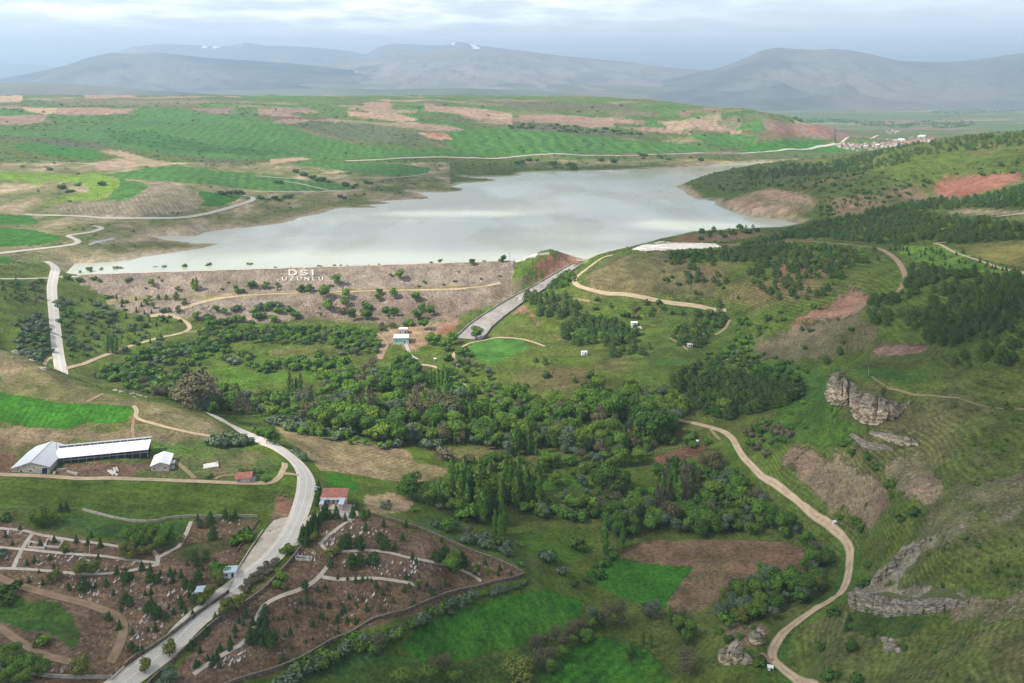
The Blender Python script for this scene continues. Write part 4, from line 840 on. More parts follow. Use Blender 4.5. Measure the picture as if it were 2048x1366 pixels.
b.build('feed_rail', M_STEEL, r); MB().box(-L/2+.2, L/2-.2, .15, W_-.25, -1.2, .12).build('floor', M_DARK, r); MB().box(-L/2+.2, L/2-.2, .5, 1.1, -1, .5).build('feed_trough', M_BLOCK, r)  # near-black floor slab added to paint shade into the open bays
for i in range(12):
    x = -L/2+(L)*(i+.5)/12; MB().bar((x, -.3, 2.45), (x, W_*.8, 4.0), .12).build('rafter', M_STEEL, r)
# --- grey gabled farm shed
c, an, L = facing((22,946), (100,946)); z_ = gz(c[0], c[1])
r = empty('farm_shed', (c[0], c[1], z_), an-.10, 'big grey metal gabled farm shed at the left edge of the farmyard', 'shed')
rf = gable(r, L, 24, 2.6, 2.6, M_BLOCK, M_GREYROOF, .5, 'y'); MB().box(-.25, .25, -.6, 24.6, 5.36, 5.52).build('ridge_cap', M_STEEL, rf); MB().cyl(5, 18, 3.6, 7.2, .22, .22).build('chimney', M_STEEL, rf)
opening(r, 'door', L/2-2.2, -.8, 2.6, 2.9, mat=M_DARK); opening(r, 'window', -L/4, .6, 1.2, .9); opening(r, 'window', 0, .6, 1.2, .9)
# --- white roofed farm house
c, an, L = facing((302,942), (338,942)); z_ = gz(c[0], c[1])
r = empty('farm_house', (c[0], c[1], z_), an, 'small pinkish farm house with a white gable roof right of the cattle barn', 'house')
gable(r, L, 12.5, 3.1, 1.5, M_PINKW, M_WHITE, .5, 'y'); d = opening(r, 'door', -.2, -.2, 1.2, 2.1, mat=M_STEEL)
for x in (-2.7, 2.4): opening(r, 'window', x, 1.1, .9, .8)
p = MB().box(L/2+.1, L/2+2.2, 2, 4.5, -1.5, .3); p.box(L/2+.1, L/2+1.8, 5, 8, -1.5, 1.4); p.build('porch', M_CONCW, r); MB().box(L/2+.1, L/2+2.0, 4.6, 8.2, 1.45, 1.6).build('porch_roof', M_WHITE, r)
# --- little red roofed house by the farm track
c, an, L = facing((472,966), (501,966)); z_ = gz(c[0], c[1])
r = empty('small_house', (c[0], c[1], z_), an, 'tiny pale house with a flat pitched red roof beside the farm track', 'house')
gable(r, L, 6.5, 2.5, 1.1, M_PINKW, M_TILE, .7, 'x'); opening(r, 'door', .4, 0, .9, 1.9, mat=M_BLUEROOF); opening(r, 'window', -2.2, .9, .8, .8)
MB().box(-L/2-2.4, -L/2-.1, .5, 5, -1, .25).build('terrace', M_CONCW, r)
MB().box(L/2+.1, L/2+2.0, 1, 5, -1, .7).build('side_wall', M_CONCW, r)
# --- concrete pad, pipes and yard walls
c, an, L = facing((406,938), (438,936)); z_ = gz(c[0], c[1])
r = empty('water_tank', (c[0], c[1], z_), an, 'low pale concrete tank lying alone in the farm meadow', 'tank'); MB().box(-L/2, L/2, 0, 6, -1.5, .5).build('basin', M_CONCW, r); MB().box(-L/2+.35, L/2-.35, .35, 5.65, .5, .62).build('cover', M_STONE, r); MB().cyl(L/2-1, 4, .6, 1.7, .25).build('vent_pipe', M_STEEL, r)
for i, (a, b) in enumerate([((216,942),(227,951)),((221,942),(235,952)),((227,937),(231,946)),((232,936),(236,944))]):
    A, B = hit(*a), hit(*b); o = MB().bar(A+(0,0,.35), B+(0,0,.35), .7, .6).build('concrete_beam', M_STONE, None); tag(o, ['leftmost white beam slanting on the brown farmyard ground','long white beam second from the left on the farmyard ground','short white beam near the farmyard centre','rightmost short white beam on the farmyard ground'][i], 'beam', 'white beams lying in the farmyard')
for i, (a, b, h) in enumerate([((134,944),(155,951),.9),((150,949),(155,951),1.4),((113,943),(133,941),1.2),((107,948),(111,949),1.3)]):
    A, B = hit(*a), hit(*b); o = MB().bar(A+(0,0,h/2), B+(0,0,h/2), .7, h).build('trough', M_CONCW, None)
    tag(o, ['long low concrete trough in the farmyard','short stubby concrete block at the end of the long trough','low white trough close to the shed corner','small white block beside the shed wall'][i], 'trough')
# --- red roofed chapel at the cemetery gate, with two projecting blue roofed wings
c, an, L = facing((641,1006), (686,1006)); c = hit(663,1017); z_ = gz(c[0], c[1]); L = 11.6
r = empty('chapel', (c[0], c[1]+4.5, z_), 0, 'cemetery building with a red tiled roof and two pale blue wings', 'building')
b = MB().box(-L/2, L/2, 0, 5.5, -2, 3.0); b.build('wall', M_PINKW, r)
rf = MB().slab([(-L/2-.6,-.5,3.2),(L/2+.6,-.5,3.2),(L/2+.6,6.2,4.9),(-L/2-.6,6.2,4.9)], .2).build('roof', M_TILE, r); MB().box(-L/2-.6, L/2+.6, -.62, -.5, 2.2, 3.25).build('fascia', M_WHITE, rf)
for s_ in (-1, 1):
    wg = MB().box(s_*4.6-1.1, s_*4.6+1.1, -5.2, -.05, -2, 2.35).build('side_wing', M_PINKW, r)
    MB().slab([(s_*4.6-1.35,-5.5,2.5),(s_*4.6+1.35,-5.5,2.5),(s_*4.6+1.35,-.65,2.9),(s_*4.6-1.35,-.65,2.9)], .12).build('wing_roof', M_BLUEROOF, wg)
opening(r, 'door', 0, 0, 1.4, 2.1, mat=M_WOOD)
for x in (-2.2, 2.2): opening(r, 'window', x, .9, .9, 1.0)
MB().box(-3.4, 3.4, -7.0, -.7, -1.5, .12).build('tiled_floor', M_PAVE, r); MB().box(-3.6, 3.6, -7.4, -7.05, -1.5, .7).build('low_wall', M_CONCW, r)
# --- blue road sign
p = hit(633,987); r = empty('road_sign', p, -.1, 'blue rectangular road sign on a post right of the road bend', 'sign')
MB().cyl(0, 0, -.5, 3.6, .08).build('post', M_STEEL, r); s_ = MB().box(-1.45, 1.45, -.14, -.09, 1.9, 3.7).build('panel', M_WHITE, r)
MB().box(-1.25, 1.25, -.17, -.141, 2.1, 3.5).build('face', M_BLUEROOF, s_); MB().box(-.75, .6, -.2, -.171, 2.5, 3.1).build('marking', M_SIGN, s_)
# --- kiosks by the cemetery road
for (px, py), an, L, W_, lab in (((459,1157), .15, 4.8, 4.2, 'white cabin with a pale blue flat roof against the road kerb'), ((398,1197), .1, 3.0, 3.6, 'small white cabin half hidden by conifers, lower left of the blue roofed cabin')):
    p = hit(px, py); r = empty('cabin', p, an, lab, 'cabin'); MB().box(-L/2, L/2, 0, W_, -1, 2.5).build('wall', M_WHITE, r)
    MB().slab([(-L/2-.25,-.25,2.68),(L/2+.25,-.25,2.68),(L/2+.25,W_+.25,2.8),(-L/2-.25,W_+.25,2.8)], .14).build('roof', M_BLUEROOF, r); opening(r, 'window', -L/4, 1.0, .8, .9, frame=M_STEEL); opening(r, 'door', L/4, 0, .85, 2.0, mat=M_DARK, frame=M_STEEL)
# --- teal house below the dam and its white annex
p = hit(802,688); r = empty('teal_house', (p[0], p[1], p[2]), .02, 'teal walled house with a white roof below the dam spillway', 'house')
MB().box(-6.3, 6.3, 0, 11, -2, 5.2).build('wall', M_TEAL, r); MB().slab([(-6.9,-.5,5.4),(6.9,-.5,5.4),(6.5,5.5,7.0),(-6.5,5.5,7.0)], .2).build('roof', M_WHITE, r); MB().slab([(-6.5,5.55,7.0),(6.5,5.55,7.0),(6.9,11.6,5.4),(-6.9,11.6,5.4)], .2).build('roof', M_WHITE, r)
MB().box(-6.9, 6.9, -1.2, -.05, -2, .9).build('plinth', M_CONCW, r); opening(r, 'door', 3.2, .9, 1.4, 2.2, mat=M_DARK); [opening(r, 'window', x, 2.4, 1.3, 1.2) for x in (-4, -1)]
[MB().box(x-.12, x+.12, -1.1, -.9, -2, 3.2).build('porch_post', M_WHITE, r) for x in (4.6, 6.6)]
p = hit(806,668); r = empty('white_annex', p, .02, 'small white flat roofed block standing behind the teal house', 'building'); MB().box(-3.8, 3.8, 0, 5, -2, 4.2).build('wall', M_CONCW, r); MB().box(-4.1, 4.1, -.3, 5.3, 4.22, 4.5).build('roof', M_WHITE, r); opening(r, 'window', -2.2, 1.4, 1.1, 1.2); opening(r, 'window', 2.2, 1.0, 1.6, 1.8, mat=M_DARK)
c_ = path_world(G('812,689 815,697 818,706 824,714 835,719'), step=1.2); structure('path', strip_mesh('path', c_, 3.0, M_CONCW, .3, 2), 'white concrete outlet below the teal house')
# --- small huts and outliers
def hut(px, py, L, W_, h, lab, wall=M_WHITE, roof=M_WHITE, rise=.5):
    p = hit(px, py); r = empty('hut', p, random.uniform(-.2, .2), lab, 'hut'); gable(r, L, W_, h, rise, wall, roof, .2, 'x'); opening(r, 'door', L*.2, 0, .9, min(2., h-.3), mat=M_DARK); return r
hut(1269,653,5.5,4.5,3.2,'white hut with a forecourt on the red cutting below the mid hill'); hut(1169,711,4.4,3.5,2.6,'white boxy hut among shrubs on the valley slope'); hut(1381,695,4.0,3.2,2.4,'little tan roofed hut beside a track above the valley', M_CONCW, M_PINKW)
hut(703,694,5.0,3.5,2.0,'low white hut among the valley trees left of the teal house'); hut(870,721,1.8,1.6,1.3,'tiny white hut in the meadow below the spillway'); hut(1670,1049,1.5,1.3,1.2,'tiny white hut on the grass right of the dirt road'); hut(1541,1342,2.0,1.6,1.3,'tiny white hut at the lower bend of the dirt road'); hut(1395,886,1.5,1.2,1.2,'tiny white hut at the corner of the small brown field')
p = hit(1272,658); structure('path', strip_mesh('path', path_world(G('1262,655 1272,657 1283,655'), step=1.), 4, M_CONCW, .2, 2))
# --- lettering on the dam face
def face_pt(px, py):
    """point on the sloping dam face seen at a photo pixel"""
    return hit(px, py)
FONT = {  # strokes in a unit cell (x right, y up), polyline lists
 'D': [[(0,0),(0,1),(.55,1),(.9,.75),(.95,.5),(.9,.25),(.55,0),(0,0)]], 'S': [[(.9,.85),(.6,1),(.25,.97),(.05,.78),(.25,.56),(.7,.45),(.92,.25),(.7,.03),(.3,0),(.03,.14)]], 'I': [[(.5,0),(.5,.72)],[(.42,.98),(.6,.98)]],
 'U': [[(.05,1),(.05,.3),(.25,.02),(.7,.02),(.9,.3),(.9,1)]], 'Z': [[(.02,.98),(.92,.98),(.02,.02),(.95,.02)]], 'N': [[(.05,0),(.05,1),(.9,0),(.9,1)]], 'L': [[(.08,1),(.08,.02),(.85,.02)]], 'c': [[(.8,1),(.25,.8),(.1,.5),(.25,.15),(.8,0)]] }
def letter(ch, x0, x1, ytop, ybot, wpx, lab):
    A = hit(x0, ybot); B = hit(x1, ybot); Cc = hit(x0+(ytop-ybot)*.06, ytop); ex = B-A; ey = Cc-A; nrm = np.cross(ex, ey); nrm /= np.linalg.norm(nrm); wd = wpx*A[1]/F
    b = MB()
    for st in FONT[ch]:
        for (xa, ya), (xb, yb) in zip(st[:-1], st[1:]):
            a = A+ex*xa+ey*ya; e = A+ex*xb+ey*yb; d = e-a; Ld = np.linalg.norm(d); d = d/Ld; s2 = np.cross(nrm, d)*wd/2; a = a-d*wd*.35; e = e+d*wd*.35
            a = a.copy(); e = e.copy(); a[2] = gz(a[0], a[1]); e[2] = gz(e[0], e[1])
            a += nrm*.25; e += nrm*.25; t = nrm*.5
            b.add([a-s2-t,a+s2-t,e+s2-t,e-s2-t,a-s2+t,a+s2+t,e+s2+t,e-s2+t], [(0,1,2,3),(4,5,6,7),(0,1,5,4),(1,2,6,5),(2,3,7,6),(3,0,4,7)])
    o = b.build('letter', M_LETTER, dam); o['label'] = lab; return o
M_LETTER = simple_mat('whitewashed stones', (.60,.57,.53), .8, .3, .9)
for ch, x0, x1, w_ in (('D',579,594,3.0),('S',601,616,3.0),('I',619,632,3.8)): letter(ch, x0, x1, 541, 551, w_, 'white letter %s of the upper line on the dam face' % ('İ' if ch == 'I' else ch))
for ch, x0, x1 in (('U',565,574),('Z',580,589.5),('U',595,603.5),('N',609.5,619),('L',625,632.5),('U',638,646.5)): letter(ch, x0, x1, 555, 561.5, 1.9, 'white letter %s of the lower line on the dam face' % ch)
letter('c', 555, 559, 560, 564, 1.3, 'faint white curved mark left of the lower line')
# --- walls, kerbs and fences
def wall(px, h, th, mat, lab, cat='wall', name='stone_wall', step=2.5, cap=None):
    c = path_world(px, step=step, smooth=1); t = np.gradient(c, axis=0); t /= np.linalg.norm(t, axis=1)[:,None]; n_ = np.stack([-t[:,1], t[:,0]], 1); z = ground(c[:,0], c[:,1]); m_ = len(c)
    def tube(hw, z0, z1):
        ring = np.stack([np.c_[c-n_*hw, z+z0], np.c_[c-n_*hw, z+z1], np.c_[c+n_*hw, z+z1], np.c_[c+n_*hw, z+z0]], 1)
        ix = np.arange(m_*4).reshape(m_, 4); q = np.stack([ix[:-1], ix[1:], np.roll(ix[1:], -1, 1), np.roll(ix[:-1], -1, 1)], -1).reshape(-1, 4)
        q = np.r_[q, [[0,1,2,3],[m_*4-1,m_*4-2,m_*4-3,m_*4-4]]]; return ring.reshape(-1, 3), q
    v, q = tube(th/2, -.8, h); r = link(name, mesh_from(name, v, q, [mat])); tag(r, lab, cat)
    if cap is not None: v, q = tube(th/2+.07, h+.01, h+.15); link('coping', mesh_from('coping', v, q, [cap]), r)
    return r
wall(G('740,1030 812,1050 887,1079 962,1111 1024,1137 1048,1150'), 1.3, .4, M_WALLST, 'brown stone wall along the upper right edge of the cemetery', cap=M_CAP)
wall(G('1048,1151 1030,1160 962,1173 902,1186 862,1203 787,1236 712,1263 672,1278 624,1308 587,1328 532,1348 480,1362 420,1385'), 1.3, .4, M_WALLST, 'long stone wall between the right cemetery and the green field', cap=M_CAP)
wall(G('602,1098 579,1127 544,1168 521,1188 476,1219 433,1244 400,1274 350,1320 305,1362 285,1385'), 1.5, .4, M_WALLST, 'stone wall between the asphalt road and the right cemetery', cap=M_CAP)
wall(G('458,1186 440,1200 405,1222 370,1250 325,1285 282,1312 265,1320 248,1336'), 1.5, .45, M_WALLST, 'dark stone wall between the left cemetery and the road', cap=M_CAP)
wall(G('248,1337 238,1346 222,1362'), .9, .4, M_PAVE, 'low pinkish wall by the road at the bottom edge'); wall(G('526,1062 505,1092 478,1134 466,1158 458,1178'), .7, .35, M_PINKW, 'low pink kerb wall along the concrete lay-by'); wall(G('518,1040 500,1068 478,1096 472,1106'), .8, .3, M_WALLST, 'short wall left of the lay-by')
wall(G('-10,1334 0,1336 75,1352 140,1358 225,1357'), 1.2, .35, M_CONCW, 'pale wall at the bottom left edge of the cemetery')
wall(G('165,1021 200,1030 237,1040 305,1046 337,1037 400,1034 514,1034'), 1.1, .3, M_CONCW, 'thin pale wall between the meadow and the left cemetery')
def fence(px, sp_, h, lab, mat=M_WOOD):
    c = path_world(px, step=sp_, smooth=1); z = ground(c[:,0], c[:,1]); r = empty('wire_fence', (c[0,0], c[0,1], z[0]), 0, lab, 'fence'); o = Vector(r.location)
    pm = MB().box(-.09, .09, -.09, .09, -.4, h).build('post', mat, r); pm.location = (0, 0, 0)
    for i in range(1, len(c)):
        d = pm.copy(); COL.objects.link(d); d.parent = r; d.location = Vector((c[i,0], c[i,1], z[i]))-o
    w = MB()
    for k_ in (.45, .85):
        for i in range(len(c)-1): w.bar(Vector((c[i,0], c[i,1], z[i]+h*k_))-o, Vector((c[i+1,0], c[i+1,1], z[i+1]+h*k_))-o, .035)
    w.build('wire', M_STEEL, r)
fence(G('-5,1017 60,1018 150,1022'), 3., 1.4, 'post and wire fence at the foot of the meadow'); fence(G('567,978 556,995 545,1012 528,1022 505,1026'), 3., 1.4, 'fence between the meadow and the road embankment'); fence(G('1302,907 1340,899 1396,887'), 2.6, 1.5, 'pale fence above the small brown field', M_CONCW)
fence(G('1228,634 1256,633 1284,634 1312,637'), 4., 2.2, 'row of pale vineyard posts above the white hut', M_CONCW)
# --- utility poles, lamps
def pole(px, py, h, lab, arm=True, name='utility_pole', cat='pole', mat=M_WOOD):
    p = hit(px, py); r = empty(name, p, random.uniform(-.4, .4), lab, cat, None); k_ = p[1]/800
    MB().cyl(0, 0, -1, h, .16*max(1, k_*.8), .11*max(1, k_*.8), 7).build('shaft', mat, r)
    if arm: MB().bar((-.9, 0, h-.5), (.9, 0, h-.5), .14).build('crossarm', mat, r); b = MB(); [b.cyl(x, 0, h-.42, h-.1, .07, .04, 6) for x in (-.75, 0, .75)]; b.build('insulator', M_WHITE, r)
    return r
for px, py, top, lab in ((195,402,383,'wooden pole at the edge of the yellow green field'),(269,378,363,'wooden pole in the green strip beyond the lake'),(340,374,359,'wooden pole on the bare hillside beyond the lake'),(496,358,345,'far wooden pole in the long green field'),(19,431,420,'pole at the far left among green plots'),(270,438,430,'small pole beside the pale far road'),(209,604,590,'pole standing in scrub below the dam'),(632,923,910,'pole at the edge of the stubble field'),(372,604,596,'short pole near the left foot of the dam'),(776,470,458,'pole')):
    if lab != 'pole': pole(px, py, (py-top)*hit(px, py)[1]/F, lab)
r = pole(1019, 520, 9.5, 'tall double armed power pole at the right end of the dam crest'); MB().bar((-1.3, 0, 8.0), (1.3, 0, 8.0), .18).build('crossarm', M_WOOD, r)
pole(1737, 753, 6.0, 'pale bare mast on top of the rocky spur', False, 'mast', 'mast', M_CONCW)
for px, py, h, lab in ((280,1311,5.5,'grey lamp post beside the conifers in the left cemetery'),(179,1108,4.5,'grey lamp post between the upper cemetery paths'),(120,556,8,'lamp post at the left end of the dam crest'),(37,1138,4.5,'lamp post at the left cemetery crossing')):
    r = pole(px, py, h, lab, False, 'lamp_post', 'lamp post', M_STEEL); MB().bar((0,0,h-.1), (.9,0,h+.05), .08).build('arm', M_STEEL, r); MB().box(.7, 1.2, -.12, .12, h-.08, h+.08).build('lamp_head', M_WHITE, r)
# --- beehives
a, b_ = hit(180,490), hit(227,479)
hv = MB().box(-.9, .9, -.8, .8, -.3, 1.4); hive = hv.build('beehive', M_WHITE); MB().box(-1.0, 1.0, -.9, .9, 1.41, 1.62).build('lid', M_STEEL, hive)
for i in range(15):
    t = i/14; p = a*(1-t)+b_*t; o = hive if i == 0 else hive.copy()
    if i: COL.objects.link(o); l = hive.children[0].copy(); COL.objects.link(l); l.parent = o
    o.location = (p[0], p[1], gz(p[0], p[1])); o.rotation_euler[2] = random.uniform(-.2, .2)
    tag(o, 'white beehive box in the slanting row beside the far road', 'beehive', 'row of beehives beyond the lake')
# --- gravestones
def stone_mesh(kind):
    b = MB()
    if kind == 0: b.box(-.55,.55,-1.1,1.1,-.3,.35); b.prism([(-.38,.3),(.38,.3),(.38,1.15),(.2,1.35),(-.2,1.35),(-.38,1.15)], .95, 1.12)
    elif kind == 1: b.prism([(-.32,-.3),(.32,-.3),(.34,.9),(.15,1.2),(-.15,1.2),(-.34,.9)], -.1, .12)
    elif kind == 2: b.box(-.7,.7,-1.2,-1.05,-.3,.3); b.box(-.7,.7,1.05,1.2,-.3,.3); b.box(-.7,-.55,-1.05,1.05,-.3,.3); b.box(.55,.7,-1.05,1.05,-.3,.3); b.prism([(-.35,-.3),(.35,-.3),(.35,1.1),(0,1.4),(-.35,1.1)], .8, .98)
    else: b.box(-.45,.45,-.95,.95,-.3,.28); b.cyl(0, .8, .28, 1.3, .16, .13, 7); b.cyl(0, .8, 1.3, 1.55, .24, .1, 7)
    return b
GS = []
for kd in range(4):
    o = stone_mesh(kd).build('gravestone', M_STONE); GS.append(o.data); bpy.data.objects.remove(o)
nst = 0
for px, cnt, lab in ((G('40,1142 230,1155 330,1150 380,1180 420,1200 330,1260 240,1225 120,1185 45,1165'), 95, 'pale gravestone on the crowded slope of the left cemetery'), (G('70,1100 180,1112 290,1125 290,1136 175,1148 60,1138'), 34, 'pale gravestone between the upper left cemetery paths'), (G('5,1060 60,1070 30,1130 5,1130'), 8, 'pale gravestone at the far left cemetery corner'), (G('395,1040 500,1042 480,1080 420,1070'), 12, 'pale gravestone in the small plot above the lay-by'), (G('260,1240 320,1235 330,1270 280,1310 255,1300'), 18, 'pale gravestone near the dark conifers of the left cemetery'), (G('95,1320 140,1325 130,1350 100,1345'), 7, 'pale gravestone near the bottom left wall'),
        (G('645,1062 690,1052 700,1098 648,1098'), 22, 'pale gravestone just right of the cemetery forecourt'), (G('700,1045 780,1055 770,1098 705,1095'), 26, 'pale gravestone near the top of the right cemetery'), (G('665,1115 760,1110 750,1140 680,1140'), 14, 'pale gravestone between the two right cemetery paths'), (G('750,1115 850,1125 840,1155 755,1155'), 30, 'pale gravestone in the cluster on the middle right cemetery slope'), (G('885,1105 1000,1140 1010,1155 960,1155 890,1125'), 22, 'pale gravestone in the far right corner of the right cemetery'), (G('590,1104 640,1106 645,1125 600,1122'), 10, 'pale gravestone right of the road wall'), (G('440,1320 500,1290 490,1320 410,1350'), 16, 'pale gravestone in the white heap at the bottom of the right cemetery'), (G('700,1180 830,1190 800,1215 700,1240'), 8, 'lone pale gravestone on the open brown slope')):
    pl = np.array([hit(*p)[:2] for p in densify(px, 15)]); lo, hi = pl.min(0), pl.max(0); k_ = 0
    while k_ < cnt:
        p = rng.uniform(lo, hi)
        if not in_poly(p[:1], p[1:], pl)[0]: continue
        o = link('gravestone', GS[rng.choice(4, p=[.42,.33,.07,.18])], None, (p[0], p[1], gz(*p))); o.rotation_euler = (rng.normal(0,.05), rng.normal(0,.06), rng.normal(-.25,.25)); s_ = rng.uniform(.4, .75); o.scale = (s_, s_, s_*rng.uniform(.8,1.1))
        tag(o, lab, 'gravestone', 'gravestones: '+lab); k_ += 1; nst += 1
for px, lab in (('160,1118 186,1126 184,1132 158,1124','white grave enclosure on the upper left cemetery slope'),('592,1114 624,1116 622,1122 591,1120','white grave enclosure beside the road wall'),('60,1085 92,1090 88,1098 56,1096','grave enclosure under the upper left path'),('96,1080 126,1084 118,1096 88,1094','stepped grave enclosure next to the upper left path')):
    c = [hit(*p) for p in G(px)]; b = MB()
    for i in range(4): b.bar(c[i]+(0,0,.25), c[(i+1)%4]+(0,0,.25), .35, .9)
    o = b.build('grave_enclosure', M_STONE); tag(o, lab, 'grave')
# --- far town
def house_mesh(L, W_, h, rise, roofm, wallm):
    b = MB().box(-L/2, L/2, -W_/2, W_/2, -4, h); nb = len(b.f)
    b.add([(-L/2-.4,-W_/2-.4,h+.02),(L/2+.4,-W_/2-.4,h+.02),(L/2+.4,W_/2+.4,h+.02),(-L/2-.4,W_/2+.4,h+.02),(-L/2-.4,0,h+rise),(L/2+.4,0,h+rise)], [(0,1,5,4),(2,3,4,5),(1,2,5),(3,0,4),(3,2,1,0)])
    me = bpy.data.meshes.new('house'); me.from_pydata(b.v, [], b.f); me.materials.append(wallm); me.materials.append(roofm)
    for i, p in enumerate(me.polygons): p.material_index = int(i >= nb)
    return me
M_FARTILE = simple_mat('far red roof', (.31,.165,.125), .8, .25, .15); M_FARWALL = simple_mat('far pale wall', (.40,.37,.33), .9, .12, .2)
HM = [house_mesh(11,9,5,2.4,M_FARTILE,M_FARWALL), house_mesh(14,9,4,2.2,M_FARTILE,M_FARWALL), house_mesh(10,10,9,2.0,M_FARTILE,M_FARWALL), house_mesh(13,10,6,1.2,M_WHITE,M_FARWALL), house_mesh(24,11,6,2.0,M_WHITE,M_WHITE)]
def town(px, cnt, lab, big=.05, dmin=15):
    pl = np.array([hit(*p)[:2] for p in densify(px, 6)]); lo, hi = pl.min(0), pl.max(0); pts = []; t = 0
    while len(pts) < cnt and t < 40000:
        t += 1; p = rng.uniform(lo, hi)
        if not in_poly(p[:1], p[1:], pl)[0] or any((p[0]-q[0])**2+(p[1]-q[1])**2 < dmin**2 for q in pts): continue
        pts.append(p); o = link('house', HM[4] if rng.random() < big else HM[rng.choice(4, p=[.4,.25,.2,.15])], None, (p[0], p[1], gz(*p))); o.rotation_euler[2] = rng.uniform(-.6, .6); o.scale = (.82, .82, .8)
        tag(o, lab, 'house', 'far town: '+lab)
town(G('1669,291 1690,287 1704,289 1722,293 1722,301 1712,301 1695,298'), 62, 'far red roofed house at the near left end of the distant town', .0); town(G('1722,293 1745,288 1790,286 1795,294 1740,297 1724,301'), 80, 'far house in the long middle street of the distant town', .0); town(G('1790,284 1830,280 1868,275 1868,282 1835,289 1795,294'), 85, 'far house in the dense right part of the distant town', .02)
town(G('1770,280 1810,277 1850,272 1860,275 1800,282'), 12, 'far white roofed block on the back edge of the distant town', .5, 30); town(G('1772,262 1785,260 1800,262 1798,268 1775,268'), 10, 'far house beyond the town, towards the plain', 0, 30)
for px, py, L, lab in ((1360,206.5,260,'long white greenhouse on the far plain, left of centre'),(1610,190.5,180,'white far warehouse, leftmost of the line under the right mountain'),(1685,190,150,'white far warehouse, middle of the line under the right mountain'),(1735,189,320,'long white far warehouse under the right mountain'),(1768,188,160,'white far warehouse, rightmost of the line'),(1506,239,40,'white far shed beyond the plateau edge'),(1517,239.5,26,'small white far shed beyond the plateau edge')):
    p = np.array(plane_pt(px, py, 15.)+(15.,)); q_ = min(1., L/120); o = MB().box(-L/2, L/2, -20*q_, 20*q_, -60, 14*q_).build('warehouse', M_WHITE); o.location = p; me_ = MB().prism([(-22*q_,14.1*q_),(22*q_,14.1*q_),(0,21*q_)], -L/2, L/2).build('roof', M_WHITE, o); me_.rotation_euler[2] = math.pi/2; tag(o, lab, 'warehouse')
# --- rocks
def rock_mesh(seed, flat=.7, rough=.35, sub=3):
    import bmesh
    bm = bmesh.new(); bmesh.ops.create_icosphere(bm, subdivisions=sub, radius=1); v = np.array([q.co[:] for q in bm.verts])
    r_ = 1+rough*fbm(v[:,0]*1.6+seed*3.1+v[:,2], v[:,1]*1.6-seed*1.7+v[:,2]*.7, 4, True)+.1*np.sign(np.sin(v[:,2]*9+seed))
    v = v*r_[:,None]*(1,1,flat)
    for q, c in zip(bm.verts, v): q.co = c
    me = bpy.data.meshes.new('rock'); bm.to_mesh(me); bm.free(); me.materials.append(M_ROCK); return me
def rock_material(name, ca, cb, cc):
    m, nt, b = new_mat(name); k = NB(nt); pos = k.n('ShaderNodeNewGeometry').outputs['Position']
    mp = k.n('ShaderNodeMapping'); mp.inputs['Scale'].default_value = (.35,.35,1.6); nt.links.new(pos, mp.inputs[0])
    st = k.noise(mp.outputs[0], .55, 5, .65); f = k.noise(pos, .8, 6, .7)
    c = k.mix(k.ramp(st, .35, .65), c4(ca), c4(cb)); c = k.mix(k.ramp(f, .48, .68), c, c4(cc))
    up = k.n('ShaderNodeAttribute', attribute_name='up').outputs['Fac']; uu = k.math('ADD', up, k.math('MULTIPLY', k.math('SUBTRACT', f, .5), 1.2))
    c = k.mix(k.ramp(uu, .5, .7, 0, .8), c, k.mix(k.ramp(st, .4, .6), (.17,.15,.12,1), (.27,.245,.2,1))); c = k.mix(k.ramp(uu, .98, 1.25), c, (.085,.10,.035,1))
    nt.links.new(c, b.inputs['Base Color']); bm_ = k.n('ShaderNodeBump'); bm_.inputs['Distance'].default_value = .6; nt.links.new(k.math('ADD', f, st), bm_.inputs['Height']); nt.links.new(bm_.outputs[0], b.inputs['Normal']); return m
M_ROCK = rock_material('grey limestone', (.22,.19,.155), (.38,.335,.27), (.14,.13,.09)); M_CLIFF = rock_material('cream limestone cliff', (.38,.30,.205), (.58,.49,.35), (.19,.16,.10))
RK = [rock_mesh(i) for i in range(6)]
def rocks(px, n_, smin, smax, lab, sink=.3):
    pl = np.array([hit(*p)[:2] for p in densify(px, 12)]); lo, hi = pl.min(0), pl.max(0); k_ = 0
    while k_ < n_:
        p = rng.uniform(lo, hi)
        if not in_poly(p[:1], p[1:], pl)[0]: continue
        s_ = smin+(smax-smin)*rng.random()**2; o = link('boulder', RK[rng.integers(6)], None, (p[0], p[1], gz(*p)-s_*sink*.3)); o.rotation_euler = (rng.normal(0,.3), rng.normal(0,.3), rng.uniform(0,6.3)); o.scale = (s_*rng.uniform(.8,1.5), s_, s_*rng.uniform(.6,1.)); tag(o, lab, 'boulder', 'boulders: '+lab); k_ += 1
rocks(G('8,700 40,702 75,728 100,742 90,748 50,728 15,712'), 26, .8, 2.6, 'grey boulder in the rock heap on top of the left ridge'); rocks(G('222,784 250,780 275,788 305,800 290,803 255,797'), 26, .6, 2.0, 'pale boulder in the rock outcrop at the right end of the left ridge')
rocks(G('379,612 400,610 435,612 432,620 385,622'), 24, .6, 1.5, 'pale boulder in the stone heap at the left foot of the dam'); rocks(G('1452,1288 1490,1300 1500,1325 1460,1322'), 14, .8, 2.4, 'cream boulder in the outcrop left of the lower road bend'); rocks(G('1505,1250 1530,1262 1525,1285 1500,1275'), 10, .6, 1.8, 'cream boulder on the bank beside the lower road')
